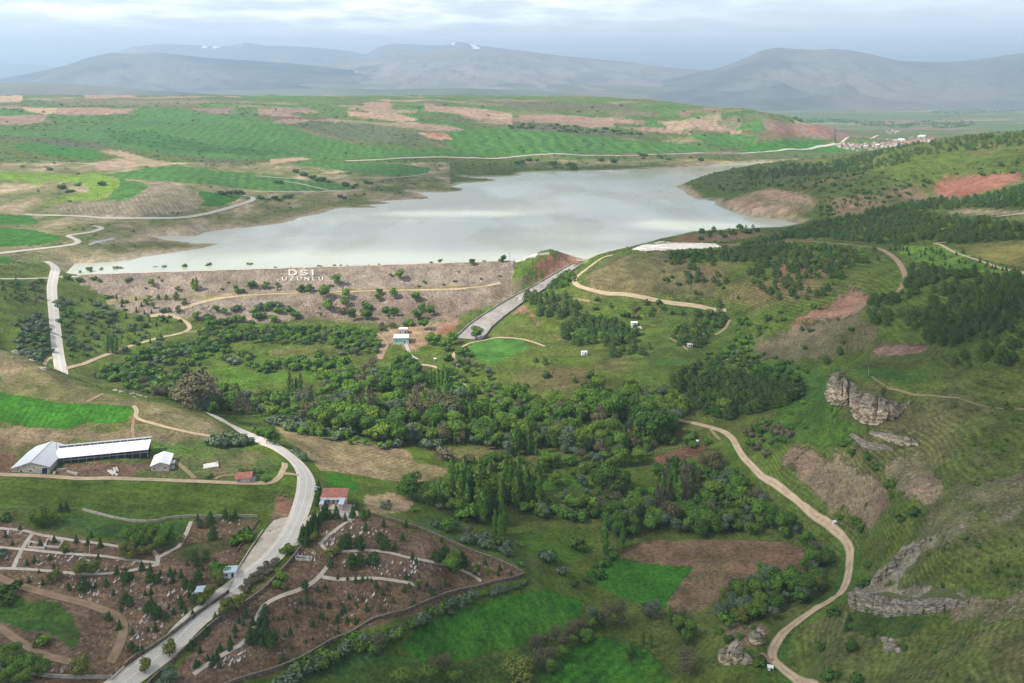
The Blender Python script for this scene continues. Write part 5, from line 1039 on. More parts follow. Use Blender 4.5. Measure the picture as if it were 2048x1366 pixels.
rocks(G('800,707 826,716 838,720 820,718'), 14, .5, 1.1, 'white boulder below the concrete outlet'); rocks(G('1770,1275 1790,1280 1805,1305 1780,1300'), 7, .8, 1.8, 'grey boulder on the lower right hillside'); rocks(G('1430,700 1500,690 1530,730 1470,740'), 22, .5, 1.3, 'pale boulder scattered above the shrubby gully'); rocks(G('1740,1150 1760,1172 1720,1172'), 6, .8, 1.8, 'grey boulder beside the big rock slab'); rocks(G('680,1180 690,1190 670,1195'), 3, .2, .4, 'small pale boulder on the cemetery slope')
# the cliff: walls of rock standing out of the spur
def cliff(tri, lab, depth=7., seed=1, mat=None, line=None, rough=1.):
    B, T, no = line or cliff_line(tri); m_ = len(B); Ht = T-B[:,2]
    fade = sstep(0, 5, np.minimum(np.arange(m_), m_-1-np.arange(m_)).astype(float))
    s_ = np.r_[0, np.cumsum(np.hypot(*np.diff(B[:,:2].T)))]; nh = 44; V = []; UP = []; sc_ = rough*np.clip(Ht/9, .35, 1.2)*fade
    for j in range(nh+8):
        hh = min(j/(nh-1), 1.)
        if j < nh:
            strata = .55*np.sign(np.sin(hh*17+seed+1.6*fbm(s_/7, s_*0+seed, 3)))+.35*np.sin(hh*43+seed)
            bulge = 1.7*fbm(s_/3.6+seed, hh*2.6+seed+s_*0, 5, True)+strata*.26-.8*hh+1.0*np.sin(hh*2.9)
            crack = -3.4*np.clip(fbm(s_/2.2+9, s_*0+seed+hh*.45, 3)-.08, 0, 1)*2.8
            P = B[:,:2]+no*((bulge+crack)*sc_+.9)[:,None]; zz = B[:,2]-1.5+hh*(Ht+1.5)+.25*fbm(s_/1.5, s_*0+hh*3, 2)*fade
        else:
            b_ = (j-nh+1)/8; P = B[:,:2]-no*(b_*depth)[...,None] if False else B[:,:2]-no*(b_*depth); g_ = ground(P[:,0], P[:,1]); zz = np.maximum((T)*(1-b_)+(g_-.5)*b_, g_-.5)+.35*fbm(P[:,0]/1.8, P[:,1]/1.8, 3)*(1-b_)
        V.append(np.c_[P, zz]); UP.append(hh if j < nh else 1.3)
    V = np.array(V); ix = np.arange(V.shape[0]*m_).reshape(V.shape[0], m_); q = np.stack([ix[:-1,:-1], ix[:-1,1:], ix[1:,1:], ix[1:,:-1]], -1).reshape(-1, 4)
    me = mesh_from('rock_cliff', V.reshape(-1, 3), q, [mat or M_CLIFF]); at = me.attributes.new('up', 'FLOAT', 'POINT'); at.data.foreach_set('value', np.repeat(np.array(UP), m_).astype(np.float32)); o = link('rock_cliff', me); tag(o, lab, 'cliff'); return o
def z3(base, top):
    Tp = np.array(top, float); Bp = np.array(base, float); tb = np.r_[0, np.cumsum(np.hypot(*np.diff(Bp.T)))]; tt = np.r_[0, np.cumsum(np.hypot(*np.diff(Tp.T)))]
    return [(x, y, np.interp(a/tb[-1]*tt[-1], tt, Tp[:,1])) for (x, y), a in zip(base, tb)]
cliff(None, 'layered cream and grey limestone cliff in two buttresses at the tip of the spur', 6, 3, None, (CLB, CLT, CLN), 1.25)
cliff(z3([(1700,868),(1712,872),(1722,884),(1738,892),(1758,896),(1775,894),(1790,900)], [(1700,864),(1712,866),(1722,874),(1740,882),(1758,886),(1775,888),(1790,897)]), 'low crumbling rock step under the grassy slope', 3, 12, M_ROCK); cliff(z3([(1742,864),(1775,878),(1800,886),(1815,890),(1828,884),(1840,890)], [(1742,860),(1775,864),(1800,868),(1815,870),(1828,872),(1840,886)]), 'grey rock step below the cliff at the slope break', 3, 14, M_CLIFF)
cliff(z3([(1700,1204),(1712,1216),(1735,1219),(1765,1226),(1795,1228),(1830,1226),(1870,1222),(1910,1213),(1938,1204)], [(1702,1182),(1716,1174),(1745,1180),(1780,1192),(1810,1196),(1850,1192),(1890,1190),(1920,1196),(1938,1202)]), 'long rounded grey rock slab above the lower road bend', 11, 21, M_ROCK, None, .65)
cliff(z3([(1745,1170),(1760,1160),(1775,1150),(1790,1135),(1800,1115),(1830,1098),(1850,1080)], [(1744,1150),(1757,1138),(1772,1122),(1787,1112),(1798,1100),(1828,1086),(1850,1072)]), 'pale rock rib on the hillside above the grey slab', 5, 25, M_ROCK); cliff(z3([(1440,1318),(1452,1326),(1472,1322),(1490,1312)], [(1444,1296),(1456,1290),(1474,1290),(1490,1300)]), 'cream rock outcrop beside the lower road bend', 4, 31)
cliff(z3([(1500,1282),(1512,1288),(1526,1284)], [(1502,1262),(1514,1256),(1526,1266)]), 'small cream outcrop on the bank above the lower bend', 3, 33); cliff(z3([(1770,1296),(1784,1300),(1796,1296)], [(1772,1280),(1784,1276),(1796,1284)]), 'small grey outcrop on the lower right slope', 3, 37, M_ROCK)
print('things', round(time.time()-T0,1), nst)
# ------------------------------------------------------------------ trees and shrubs
def leaf_mat(name, ca, cb, hue=.0):
    m, nt, b = new_mat(name); k = NB(nt)
    tone = k.n('ShaderNodeAttribute', attribute_name='tone').outputs['Fac']; rnd = k.n('ShaderNodeObjectInfo').outputs['Random']
    t = k.math('ADD', k.math('MULTIPLY', tone, .65), k.math('MULTIPLY', rnd, .35))
    nt.links.new(k.mix(t, c4(ca), c4(cb)), b.inputs['Base Color']); b.inputs['Roughness'].default_value = .75; b.inputs['Specular IOR Level'].default_value = .12
    return m
L_DARK = leaf_mat('dark green leaves', (0.040,0.090,0.013), (0.083,0.168,0.022)); L_MID = leaf_mat('green leaves', (0.060,0.124,0.015), (0.134,0.237,0.030)); L_LIGHT = leaf_mat('fresh green leaves', (0.082,0.148,0.016), (0.171,0.261,0.032))
L_YEL = leaf_mat('yellow green leaves', (0.098,0.121,0.023), (0.184,0.207,0.040)); L_SILV = leaf_mat('silver green leaves', (0.062,0.100,0.052), (0.150,0.200,0.120)); L_GREY = leaf_mat('budding grey twigs', (0.085,0.080,0.042), (0.170,0.155,0.088))
L_PINE = leaf_mat('pine needles', (0.026,0.062,0.014), (0.066,0.123,0.026)); L_PINE2 = leaf_mat('olive pine needles', (0.037,0.073,0.013), (0.083,0.138,0.024)); L_BROWN = leaf_mat('brownish leaves', (0.094,0.090,0.041), (0.167,0.152,0.065)); L_POP = leaf_mat('poplar leaves', (0.060,0.137,0.019), (0.141,0.263,0.039))
M_BARK = simple_mat('bark', (.11,.085,.062), .95, .35, 3.); M_PALEBARK = simple_mat('pale bark', (.24,.21,.17), .95, .25, 3.)
def quads_mesh(name, c, nrm, size, tone, mat, lean=None):
    """leaf clumps: one small randomly turned face at every point"""
    n_ = len(c); r1 = rng.normal(size=(n_,3)); a = np.cross(nrm, r1); a /= np.linalg.norm(a, axis=1)[:,None]+1e-9; b = np.cross(nrm, a)
    s1 = (size*rng.uniform(.7,1.3,n_))[:,None]; s2 = (size*rng.uniform(.5,1.1,n_))[:,None]
    if lean is not None: a = lean*.9+a*.2; a /= np.linalg.norm(a, axis=1)[:,None]; b = np.cross(nrm, a); b /= np.linalg.norm(b, axis=1)[:,None]+1e-9
    V = np.stack([c-a*s1-b*s2*.7, c+a*s1*.75-b*s2, c+a*s1+b*s2*.7, c-a*s1*.75+b*s2], 1).reshape(-1, 3)
    q = np.arange(n_*4).reshape(-1, 4); me = mesh_from(name, V, q, [mat])
    at = me.attributes.new('tone', 'FLOAT', 'POINT'); at.data.foreach_set('value', np.repeat(np.clip(tone, 0, 1), 4).astype(np.float32)); return me
def sphere_pts(n_):
    v = rng.normal(size=(n_,3)); return v/np.linalg.norm(v, axis=1)[:,None]
def crown_pts(kind, n_):
    """points, outward normals and tones of a crown 1 high (z 0..1)"""
    if kind in ('broad', 'bush'):
        nl = rng.integers(7, 11) if kind == 'broad' else rng.integers(4, 7); C = []; R = []
        for i in range(nl):
            a = rng.uniform(0, 6.28); rr = rng.uniform(.05, .30) if kind == 'broad' else rng.uniform(.1, .5); z = rng.uniform(.34, .80) if kind == 'broad' else rng.uniform(.25, .6)
            C.append((rr*math.cos(a), rr*math.sin(a), z)); R.append(rng.uniform(.14, .25) if kind == 'broad' else rng.uniform(.22, .38))
        C = np.array(C); R = np.array(R); k = rng.choice(nl, n_, p=R**2/(R**2).sum()); d = sphere_pts(n_); rad = R[k]*rng.uniform(.62, 1.08, n_)
        p = C[k]+d*rad[:,None]*(1,1,.85); keep = p[:,2] > (.16 if kind == 'broad' else .0); p, d, k = p[keep], d[keep], k[keep]
        cen = np.array([0,0,.5]); o = p-cen; o /= np.linalg.norm(o, axis=1)[:,None]; nr = d*.6+o*.5; tone = rng.uniform(.15,.75,len(p))+rng.uniform(-.2,.25,nl)[k]
    elif kind in ('poplar', 'bare'):
        z = rng.uniform(.05 if kind == 'poplar' else .12, 1, n_); w = .085*np.clip(np.sin(np.clip(z*1.02,0,1)**.75*3.05), .12, 1)*(1 if kind == 'poplar' else 1.15)
        a = rng.uniform(0, 6.28, n_); rr = w*np.sqrt(rng.uniform(.3, 1.1, n_))*(1+.35*np.sin(z*23+a*2)); p = np.stack([rr*np.cos(a), rr*np.sin(a), z], 1); nr = np.stack([np.cos(a), np.sin(a), np.full(n_, .45)], 1); tone = rng.uniform(.1,.9,n_)+.15*np.sin(z*17+a)
    elif kind == 'pine':
        z = 1-rng.uniform(0, 1, n_)**.8*.86; prof = .33*np.clip(np.sin(np.clip(z*.92+.07, 0, 1)**.85*3.1416), .02, 1)**.62; ti = np.floor(z*8); a = rng.uniform(0, 6.28, n_)
        rr = prof*(.45+.55*np.sqrt(rng.uniform(.1, 1, n_)))*(1+.28*np.sin(a*3+ti*2.1)); p = np.stack([rr*np.cos(a), rr*np.sin(a), z+.03*np.sin(a*3+ti)], 1); nr = np.stack([np.cos(a), np.sin(a), np.full(n_,.55)], 1); tone = rng.uniform(.1,.8,n_)+.2*np.sin(a*3+ti*2.1)
    else:  # conifer: pointed cone with tiers
        z = 1-rng.uniform(0, 1, n_)**.62*.95; tier = (z*9)%1; prof = (1.0-z)*.25*(1.15-.5*tier)+.008; a = rng.uniform(0, 6.28, n_); rr = prof*np.sqrt(rng.uniform(.25, 1.1, n_)); p = np.stack([rr*np.cos(a), rr*np.sin(a), z], 1); nr = np.stack([np.cos(a), np.sin(a), np.full(n_,.5)], 1); tone = rng.uniform(.05,.85,n_)
    nr = nr+rng.normal(size=nr.shape)*.45; nr /= np.linalg.norm(nr, axis=1)[:,None]; return p, nr, tone
def trunk_mesh(kind, mat, h=1.):
    b = MB(); top = {'broad':.62,'bush':.35,'poplar':.93,'bare':.95,'pine':.9,'conifer':.92}[kind]; r0 = {'broad':.028,'bush':.02,'poplar':.014,'bare':.013,'pine':.02,'conifer':.02}[kind]
    pts = [np.array([rng.normal(0,.006)*i, rng.normal(0,.006)*i, -.06+(top+.06)*i/4]) for i in range(5)]
    for i in range(4): 
        ra, rb = r0*(1-.2*i), r0*(1-.2*(i+1)); A = [2*math.pi*j/6 for j in range(6)]
        b.add([(pts[i][0]+ra*math.cos(a), pts[i][1]+ra*math.sin(a), pts[i][2]) for a in A]+[(pts[i+1][0]+rb*math.cos(a), pts[i+1][1]+rb*math.sin(a), pts[i+1][2]) for a in A], [(j,(j+1)%6,6+(j+1)%6,6+j) for j in range(6)])
    nb = {'broad':7,'bush':5,'poplar':4,'bare':16,'pine':0,'conifer':0}[kind]
    for i in range(nb):
        z = rng.uniform(.2, .55)*top if kind != 'bare' else rng.uniform(.12,.8); a = rng.uniform(0,6.28); L = .26 if kind in ('broad','bush') else .07; up = .22 if kind in ('broad','bush') else .2
        b.bar((0,0,z), (L*math.cos(a), L*math.sin(a), z+up), r0*.55, r0*.5)
    me = bpy.data.meshes.new('trunk'); me.from_pydata(b.v, [], b.f); me.materials.append(mat); return me
PROTO = {}
def protos(key, kind, mat, n_, size, nv=4, bark=None):
    for i in range(nv):
        p, nr, tone = crown_pts(kind, n_); lean = None
        if kind in ('bare',): lean = np.tile([0,0,1.], (len(p),1))+np.c_[p[:,0]*3, p[:,1]*3, p[:,0]*0]
        if kind == 'poplar': lean = np.tile([0,0,1.], (len(p),1))+rng.normal(size=p.shape)*.3
        PROTO.setdefault(key, []).append((quads_mesh(key+' crown', p, nr, size, tone, mat, lean), trunk_mesh(kind, bark or M_BARK)))
protos('broadD', 'broad', L_DARK, 2000, .027, 5); protos('broadM', 'broad', L_MID, 2000, .027, 5); protos('broadL', 'broad', L_LIGHT, 1900, .027, 4); protos('broadY', 'broad', L_YEL, 1600, .027, 3); protos('greyT', 'broad', L_GREY, 1000, .022, 4, M_PALEBARK); protos('brownT', 'broad', L_BROWN, 1300, .026, 3)
protos('silver', 'broad', L_SILV, 1700, .026, 4); protos('silverB', 'bush', L_SILV, 420, .075, 4); protos('bushD', 'bush', L_DARK, 380, .08, 4); protos('bushM', 'bush', L_MID, 380, .08, 4); protos('bushL', 'bush', L_LIGHT, 380, .08, 3); protos('bushG', 'bush', L_GREY, 320, .07, 3)
protos('poplar', 'poplar', L_POP, 1200, .017, 4); protos('poplarL', 'poplar', L_LIGHT, 700, .022, 2); protos('bare', 'bare', L_GREY, 300, .020, 4, M_PALEBARK); protos('pine', 'pine', L_PINE, 1200, .028, 5); protos('pineO', 'pine', L_PINE2, 1200, .028, 3); protos('conifer', 'conifer', L_PINE, 420, .034, 4); protos('coniferO', 'conifer', L_PINE2, 420, .034, 3)
NAMES = {'broadD':('broadleaf_tree','tree','dark green round tree'),'broadM':('broadleaf_tree','tree','mid green round tree'),'broadL':('broadleaf_tree','tree','fresh light green round tree'),'broadY':('broadleaf_tree','tree','yellow green round tree'),'greyT':('budding_tree','tree','grey brown budding tree'),'brownT':('budding_tree','tree','brownish leafing tree'),
 'silver':('willow_tree','tree','silvery green willow'),'silverB':('silver_shrub','shrub','silvery grey shrub'),'bushD':('green_shrub','shrub','dark green shrub'),'bushM':('green_shrub','shrub','mid green shrub'),'bushL':('green_shrub','shrub','light green shrub'),'bushG':('twiggy_shrub','shrub','grey twiggy shrub'),'poplar':('poplar_tree','tree','slim green poplar'),'poplarL':('poplar_tree','tree','slim yellow green poplar'),
 'bare':('bare_poplar_tree','tree','slim leafless grey poplar'),'pine':('pine_tree','tree','dark green pine'),'pineO':('pine_tree','tree','olive green pine'),'conifer':('conifer_tree','tree','small dark pointed conifer'),'coniferO':('conifer_tree','tree','small olive pointed conifer')}
PEND = []          # (kind, x, y, height, width factor, place)
def one(key, px, py, hpx, place, wf=1., w=None):
    p = hit(px, py); h = hpx*p[1]/F; PEND.append([key, p[0], p[1], h, wf, place, True])
def many(key, pts, hpx, place, wf=1., jit=.2):
    for a, b in G(pts) if isinstance(pts, str) else pts: one(key, a, b, hpx*rng.uniform(1-jit, 1+jit), place, wf)
def wood(px, mix, spacing, h, place, wf=1., keep=1., clump=0.):
    """mix: 'kind:weight ...'; trees about SPACING metres apart inside a photo polygon laid on the ground"""
    kinds = [a.split(':')[0] for a in mix.split()]; wt = np.array([float(a.split(':')[1]) for a in mix.split()]); wt /= wt.sum()
    pl = np.array([hit(*p)[:2] for p in densify(px, 14)]); lo, hi = pl.min(0), pl.max(0)
    gx, gy = np.meshgrid(np.arange(lo[0], hi[0]+spacing, spacing), np.arange(lo[1], hi[1]+spacing, spacing)); x = (gx+rng.uniform(-.48,.48,gx.shape)*spacing).ravel(); y = (gy+rng.uniform(-.48,.48,gx.shape)*spacing).ravel()
    k = in_poly(x, y, pl) & (rng.random(len(x)) < keep)
    if clump: k &= fbm(x/clump+3, y/clump-7, 3) > -.22+rng.normal(0,.12,len(x))
    x, y = x[k], y[k]; sel = fbm(x/(spacing*4)+len(PEND), y/(spacing*4), 2)*.9+rng.random(len(x))
    order = np.argsort(np.argsort(sel))/max(1, len(x)); cum = np.cumsum(wt)
    for i in range(len(x)): PEND.append([kinds[min(len(kinds)-1, int(np.searchsorted(cum, order[i])))], x[i], y[i], rng.uniform(*h)*rng.uniform(.85,1.1), wf*rng.uniform(.85,1.2), place, False])
# ---- big single trees (photo x, foot y, height in photo pixels)
one('broadD', 803, 797, 46, 'standing alone at the centre of the valley meadow', 1.05); one('broadD', 770, 783, 40, 'left of the big round valley tree'); one('broadM', 745, 782, 36, 'second left of the big round valley tree'); one('broadD', 824, 768, 32, 'behind the big round valley tree')
one('broadD', 826, 1000, 58, 'at the right end of the stubble field', 1.1); one('broadM', 806, 990, 34, 'left of the big tree ending the stubble field'); one('broadD', 534, 888, 32, 'at the inside of the road bend, tallest of its clump', 1.1); one('broadD', 548, 889, 26, 'right in the road bend clump'); one('bushD', 520, 872, 20, 'left in the road bend clump')
one('broadL', 1198, 790, 40, 'fresh domed crown in front of the brown slope', 1.05); one('broadL', 1262, 792, 44, 'widest fresh crown below the dark hill', 1.25); one('broadL', 1302, 806, 34, 'right of the widest fresh crown'); one('broadL', 1361, 826, 42, 'beside the upper end of the winding dirt road'); one('broadL', 1448, 832, 40, 'lone light crown in front of the dark pines'); one('broadY', 1320, 800, 34, 'between the light domed crowns')
one('broadD', 1290, 880, 66, 'left half of the big dark clump above the brown field', 1.0); one('broadD', 1316, 884, 70, 'tallest of the big dark clump above the brown field', 1.1); one('broadD', 1338, 878, 56, 'right part of the big dark clump'); one('broadM', 1222, 844, 60, 'in the middle of the big valley wood, broad dome', 1.1); one('broadM', 1196, 838, 52, 'left of the broad dome in the valley wood'); one('broadD', 1252, 834, 44, 'right of the broad dome in the valley wood')
one('broadD', 1196, 984, 48, 'left of the dark clump on the valley meadow', 1.1); one('broadD', 1222, 986, 54, 'middle of the dark clump on the valley meadow', 1.15); one('broadD', 1248, 980, 46, 'right of the dark clump on the valley meadow', 1.1); one('broadM', 1086, 935, 34, 'left of the round pair on the tan meadow', 1.2); one('broadM', 1108, 934, 34, 'right of the round pair on the tan meadow', 1.2)
one('broadD', 1040, 802, 42, 'at the foot of the brown slope'); one('broadM', 1020, 806, 36, 'left at the foot of the brown slope'); one('silver', 1446, 980, 44, 'grey green dome right of the poplars', 1.2); one('broadM', 1470, 985, 40, 'beside the grey green dome'); one('brownT', 1430, 940, 44, 'big brownish crown at the corner of the brown field', 1.2); one('brownT', 1405, 945, 30, 'small neighbour of the big brownish crown')
one('broadY', 1040, 1378, 66, 'big yellow crown cut by the bottom edge', 1.3); one('silver', 1192, 1250, 40, 'left of the clump by the small green field'); one('greyT', 1215, 1252, 50, 'tall grey crown of the clump by the small green field', 1.1); one('greyT', 1240, 1250, 48, 'right grey crown of the clump by the small green field'); one('silver', 1300, 1236, 40, 'weeping crown beside the brown field corner', 1.2); one('greyT', 1366, 1240, 28, 'bare crown on the brown field edge'); one('greyT', 1348, 1240, 22, 'small bare crown on the brown field edge')
many('greyT', '1070,1300 1090,1290 1110,1282 1128,1300 1140,1275 1160,1265 1100,1320 1080,1335 1060,1340 1050,1355', 36, 'in the grey hedge between the two bottom fields', 1.2); many('broadM', '1150,1290 1130,1320 1105,1345 1180,1260 1175,1285', 26, 'in the hedge between the two bottom fields', 1.2); many('broadY', '1100,1350 1165,1278', 26, 'yellow one in the hedge between the two bottom fields')
many('broadM', '1372,1290 1385,1275 1360,1268 1260,1320', 34, 'in the rough meadow left of the rock outcrop'); many('greyT', '1378,1350 1370,1340', 40, 'pale crown in the bottom meadow', 1.2); many('poplar', '1340,1248 1286,1290 1302,1296', 36, 'thin one on the meadow below the brown field', 1.3); many('greyT', '870,1350 862,1340 756,1308 890,1348', 38, 'bare one in the bottom green field', .9); many('broadM', '855,1366 910,1372 800,1372', 30, 'at the bottom edge of the green field', 1.3)
# ---- poplars
one('poplar', 893, 790, 54, 'tallest of the group beside the valley track', 1.4); many('poplar', '868,768 876,770 884,772 862,764', 36, 'in the group beside the valley track', 1.3); one('poplar', 1210, 1110, 82, 'tall lone one at the brown field corner', 1.15); one('poplar', 1246, 1096, 52, 'lower one right of the tall field corner poplar', 1.1)
many('poplar', '1031,912 1038,908 1056,910 1062,908', 62, 'in the tall pair of clumps left of the tan meadow', 1.1); one('poplarL', 840, 884, 40, 'bright one at the front edge of the valley wood', 1.6)
wood(G('905,985 925,975 960,985 1000,1015 1010,1045 975,1050 930,1035 900,1012'), 'poplar:4 poplarL:2', 5.0, (16,23), 'in the plantation right of the stubble field', 1.25); wood(G('1000,975 1040,985 1075,980 1080,1012 1050,1020 1010,1008'), 'poplar:1', 5, (17,23), 'in the front row of the plantation', 1.2); many('poplar', '990,1070 1000,1076 1008,1068 868,1010 878,1015', 46, 'by the plantation edge', 1.2)
wood(G('1310,985 1390,965 1400,985 1395,1010 1310,1030'), 'bare:3 poplar:2', 5, (13,19), 'in the thin grey grove above the big brown field', 1.2); wood(G('372,800 430,806 428,822 380,820'), 'bare:3 greyT:1', 5.5, (18,26), 'in the tall leafless grove on the left valley floor', 1.3); wood(G('690,838 745,820 750,850 700,862'), 'bare:3 poplar:2 broadM:1', 5.5, (15,21), 'in the grove left in the valley wood', 1.3); wood(G('800,815 905,812 905,850 830,850'), 'bare:3 brownT:1 poplar:1', 6, (14,20), 'leafing grove in the middle of the valley wood', 1.3); many('bare', '486,830 492,834 478,828 470,834 500,838', 48, 'loose grey group right of the leafless grove', 1.2)
many('poplar', '578,790 584,792 592,788 600,792', 44, 'in the poplar row on the left valley floor', 1.1); many('poplar', '214,706 226,706 232,708', 34, 'beside the curving dirt road', 1.4)
wood(G('850,985 930,965 1080,975 1085,1020 1000,1055 900,1040 850,1010'), 'broadM:3 silver:1.5 bushM:2 poplar:1.5 broadL:1', 7.5, (4,11), 'filling in round the poplar plantation', 1.15, .7)
wood(G('10,1120 300,1150 420,1190 330,1280 100,1190'), 'conifer:3 coniferO:1', 8, (1.5,3.5), 'self sown '+'in the left cemetery', 1.4, .5); wood(G('560,1200 680,1120 860,1140 1000,1150 900,1185 700,1262 560,1320'), 'conifer:3 coniferO:1', 7.5, (1.2,3), 'sapling '+'in the right cemetery', 1.4, .5)
wood(G('640,1000 860,1000 1000,1080 1180,1130 1160,1170 1050,1140 880,1055'), 'bushM:2 silverB:2 bushL:1', 9, (1.5,4), 'on the grassy strip right of the cemetery wall', 1.3, .35)
wood(G('1000,905 1180,905 1240,945 1180,990 1080,985 1020,960'), 'broadM:2 bushM:2 silver:1 poplar:1', 10, (4,10), 'in the meadow behind the poplar plantation', 1.15, .55)
# ---- woods
V1 = 'on the left valley floor'; V2 = 'in the big wood across the valley middle'; V3 = 'in the riverside wood above the brown field'; V4 = 'in the band of trees under the dam'
wood(G('395,668 480,664 560,660 650,664 735,668 758,684 760,708 700,712 640,692 540,690 470,685 420,680'), 'broadD:3 broadM:4 broadL:1.2 silver:1 greyT:.8 bushD:1', 7.2, (5.5,10), V4, 1.15)
wood(G('300,700 360,690 400,680 460,695 420,705 330,722 290,735 250,738 262,715'), 'bushD:2 broadM:2 silverB:1.5', 7, (4,8), V1, 1.2, .85)
wood(G('184,755 230,735 300,745 370,740 372,800 300,790 235,772'), 'bushM:3 bushD:2 silver:1 broadM:1.5 greyT:.6', 6.6, (4.5,9), V1+' behind the dry ridge', 1.2, .9)
wood(G('300,795 360,770 440,780 520,795 640,792 705,790 700,812 640,826 560,845 500,838 420,830 380,815'), 'broadD:3 broadM:4 broadL:1 silver:1.5 greyT:1.3 poplar:.8', 7.6, (6,11), V1+', long belt', 1.1, .8, 40)
wood(G('515,728 600,722 690,722 700,735 640,742 530,745'), 'bushM:3 bushD:2 broadM:2', 6.8, (4,8), V1+' between two meadows', 1.2); wood(G('640,765 690,748 750,738 765,770 750,788 690,800 640,800'), 'broadM:3 greyT:2 silver:1.5 broadL:1', 7.4, (8,13), V1+' left of the round tree', 1.1); wood(G('440,715 520,700 520,728 460,735'), 'bushM:2 greyT:1', 10, (4,8), V1, 1.2, .7)
wood(G('745,765 800,745 845,742 850,775 820,790 770,792'), 'broadD:3 broadM:1', 9, (10,14), 'round the big round valley tree', 1.1); wood(G('830,755 905,750 905,775 850,775'), 'poplar:2 broadM:1 silver:1', 8, (9,15), 'by the valley track', 1.1, .7); wood(G('915,715 960,735 1000,755 990,772 940,765 905,740'), 'silver:2 broadM:2 greyT:1 bushD:1', 9, (5,9), 'below the small green field', 1.2)
wood(G('590,838 650,830 690,818 800,808 830,800 920,810 1010,812 1080,815 1160,808 1190,800 1260,805 1340,800 1350,855 1330,885 1260,905 1150,905 1040,900 960,892 900,890 840,893 760,888 700,876 640,862'), 'broadD:4 broadM:5 broadL:2 silver:1.8 greyT:1.0 brownT:.5 poplar:2.2 poplarL:.7', 7.8, (9,17), V2, 1.05)
wood(G('560,845 620,850 700,880 780,895 760,900 660,882 580,866'), 'silverB:2 bushM:2 broadM:1', 5.6, (3.5,7), 'along the upper edge of the stubble field', 1.2); wood(G('920,870 1000,880 1060,905 1020,915 960,895 920,890'), 'silver:3 broadM:1', 6.5, (7,11), 'at the lower edge of the valley wood', 1.1)
wood(G('1180,800 1300,790 1360,800 1400,820 1390,840 1300,850 1200,830'), 'broadM:3 broadL:2 silver:1.5 brownT:.8', 8, (9,13), 'at the upper edge of the valley wood', 1.15)
wood(G('1200,1040 1260,1015 1330,1030 1400,1010 1480,975 1530,1005 1590,1050 1640,1100 1655,1130 1640,1160 1606,1150 1625,1118 1600,1082 1540,1072 1400,1072 1300,1074 1225,1078'), 'broadD:4 broadM:4 broadL:1 silver:2 greyT:.5 brownT:.5 poplar:.8', 6.0, (7,12), V3, 1.1)
wood(G('1100,1000 1180,990 1230,1000 1260,1020 1210,1050 1100,1045 1040,1030'), 'bushD:2 broadM:1 silver:1', 9, (4,8), 'by the meadow below the poplar plantation', 1.2, .8); wood(G('1445,1205 1500,1165 1560,1160 1610,1165 1645,1155 1650,1180 1610,1215 1560,1240 1490,1255 1430,1238'), 'broadM:3 silver:3 broadY:1 broadD:2', 6.2, (6,10), 'along the lower edge of the big brown field', 1.2)
wood(G('1620,1105 1660,1120 1650,1160 1625,1150'), 'silver:2 broadM:1', 6, (5,8), 'at the right end of the big brown field', 1.3); wood(G('1310,935 1400,930 1480,955 1440,975 1320,965'), 'broadD:2 silver:1 broadM:1', 7, (6,10), 'between the small brown field and the riverside wood', 1.2); wood(G('1350,870 1430,880 1440,900 1380,905 1300,900'), 'bushM:2 broadM:1', 9, (4,7), 'round the small brown field', 1.2, .7)
wood(G('880,1045 960,1075 1010,1095 1015,1115 960,1095 880,1062'), 'silverB:3 bushM:1 silver:1', 7, (4,7), 'along the cemetery wall foot', 1.2, .8); wood(G('1070,1105 1110,1115 1140,1150 1145,1180 1110,1150 1075,1125'), 'silverB:3 bushM:1', 6, (3,6), 'at the corner of the bottom fields', 1.2, .8); wood(G('1120,1180 1180,1160 1200,1140 1225,1110 1235,1115 1210,1140 1185,1165'), 'bushD:2 bushM:2', 5, (3,5), 'hedge beside the small green field', 1.2)
wood(G('1045,1060 1150,1055 1190,1075 1150,1115 1075,1110'), 'bushD:1 greyT:1 bushM:1', 13, (4,7), 'scattered in the meadow right of the poplars', 1.2, .6); wood(G('1345,1245 1440,1235 1500,1255 1440,1300 1350,1300'), 'bushM:2 broadM:1 bushD:1', 9, (4,7), 'scattered in the rough bottom meadow', 1.2, .6); wood(G('1540,1255 1430,1250 1420,1290 1480,1330 1530,1340'), 'bushM:2 bushD:1', 7, (2,3.5), 'on the outcrop bank', 1.2, .5)
wood(G('1140,900 1260,890 1330,905 1310,935 1240,940 1150,930'), 'broadM:3 silver:2 brownT:1 greyT:1', 8, (6,11), 'in the front of the valley wood', 1.15, .85); wood(G('1060,1005 1180,985 1260,985 1330,985 1300,1020 1220,1045 1100,1045'), 'broadM:2 silver:1.5 bushM:2 greyT:1', 8, (5,9), 'between the poplar plantation and the riverside wood', 1.15, .8)
wood(G('850,740 1000,780 1060,810 900,800'), 'broadM:2 bushM:1 silver:1', 9, (5,10), 'beside the valley track', 1.15, .6); wood(G('230,690 480,700 700,700 760,740 640,760 400,740 240,730'), 'bushM:3 bushL:1 silverB:1 broadM:1', 13, (3,7), 'dotted over the left valley meadows', 1.2, .6)
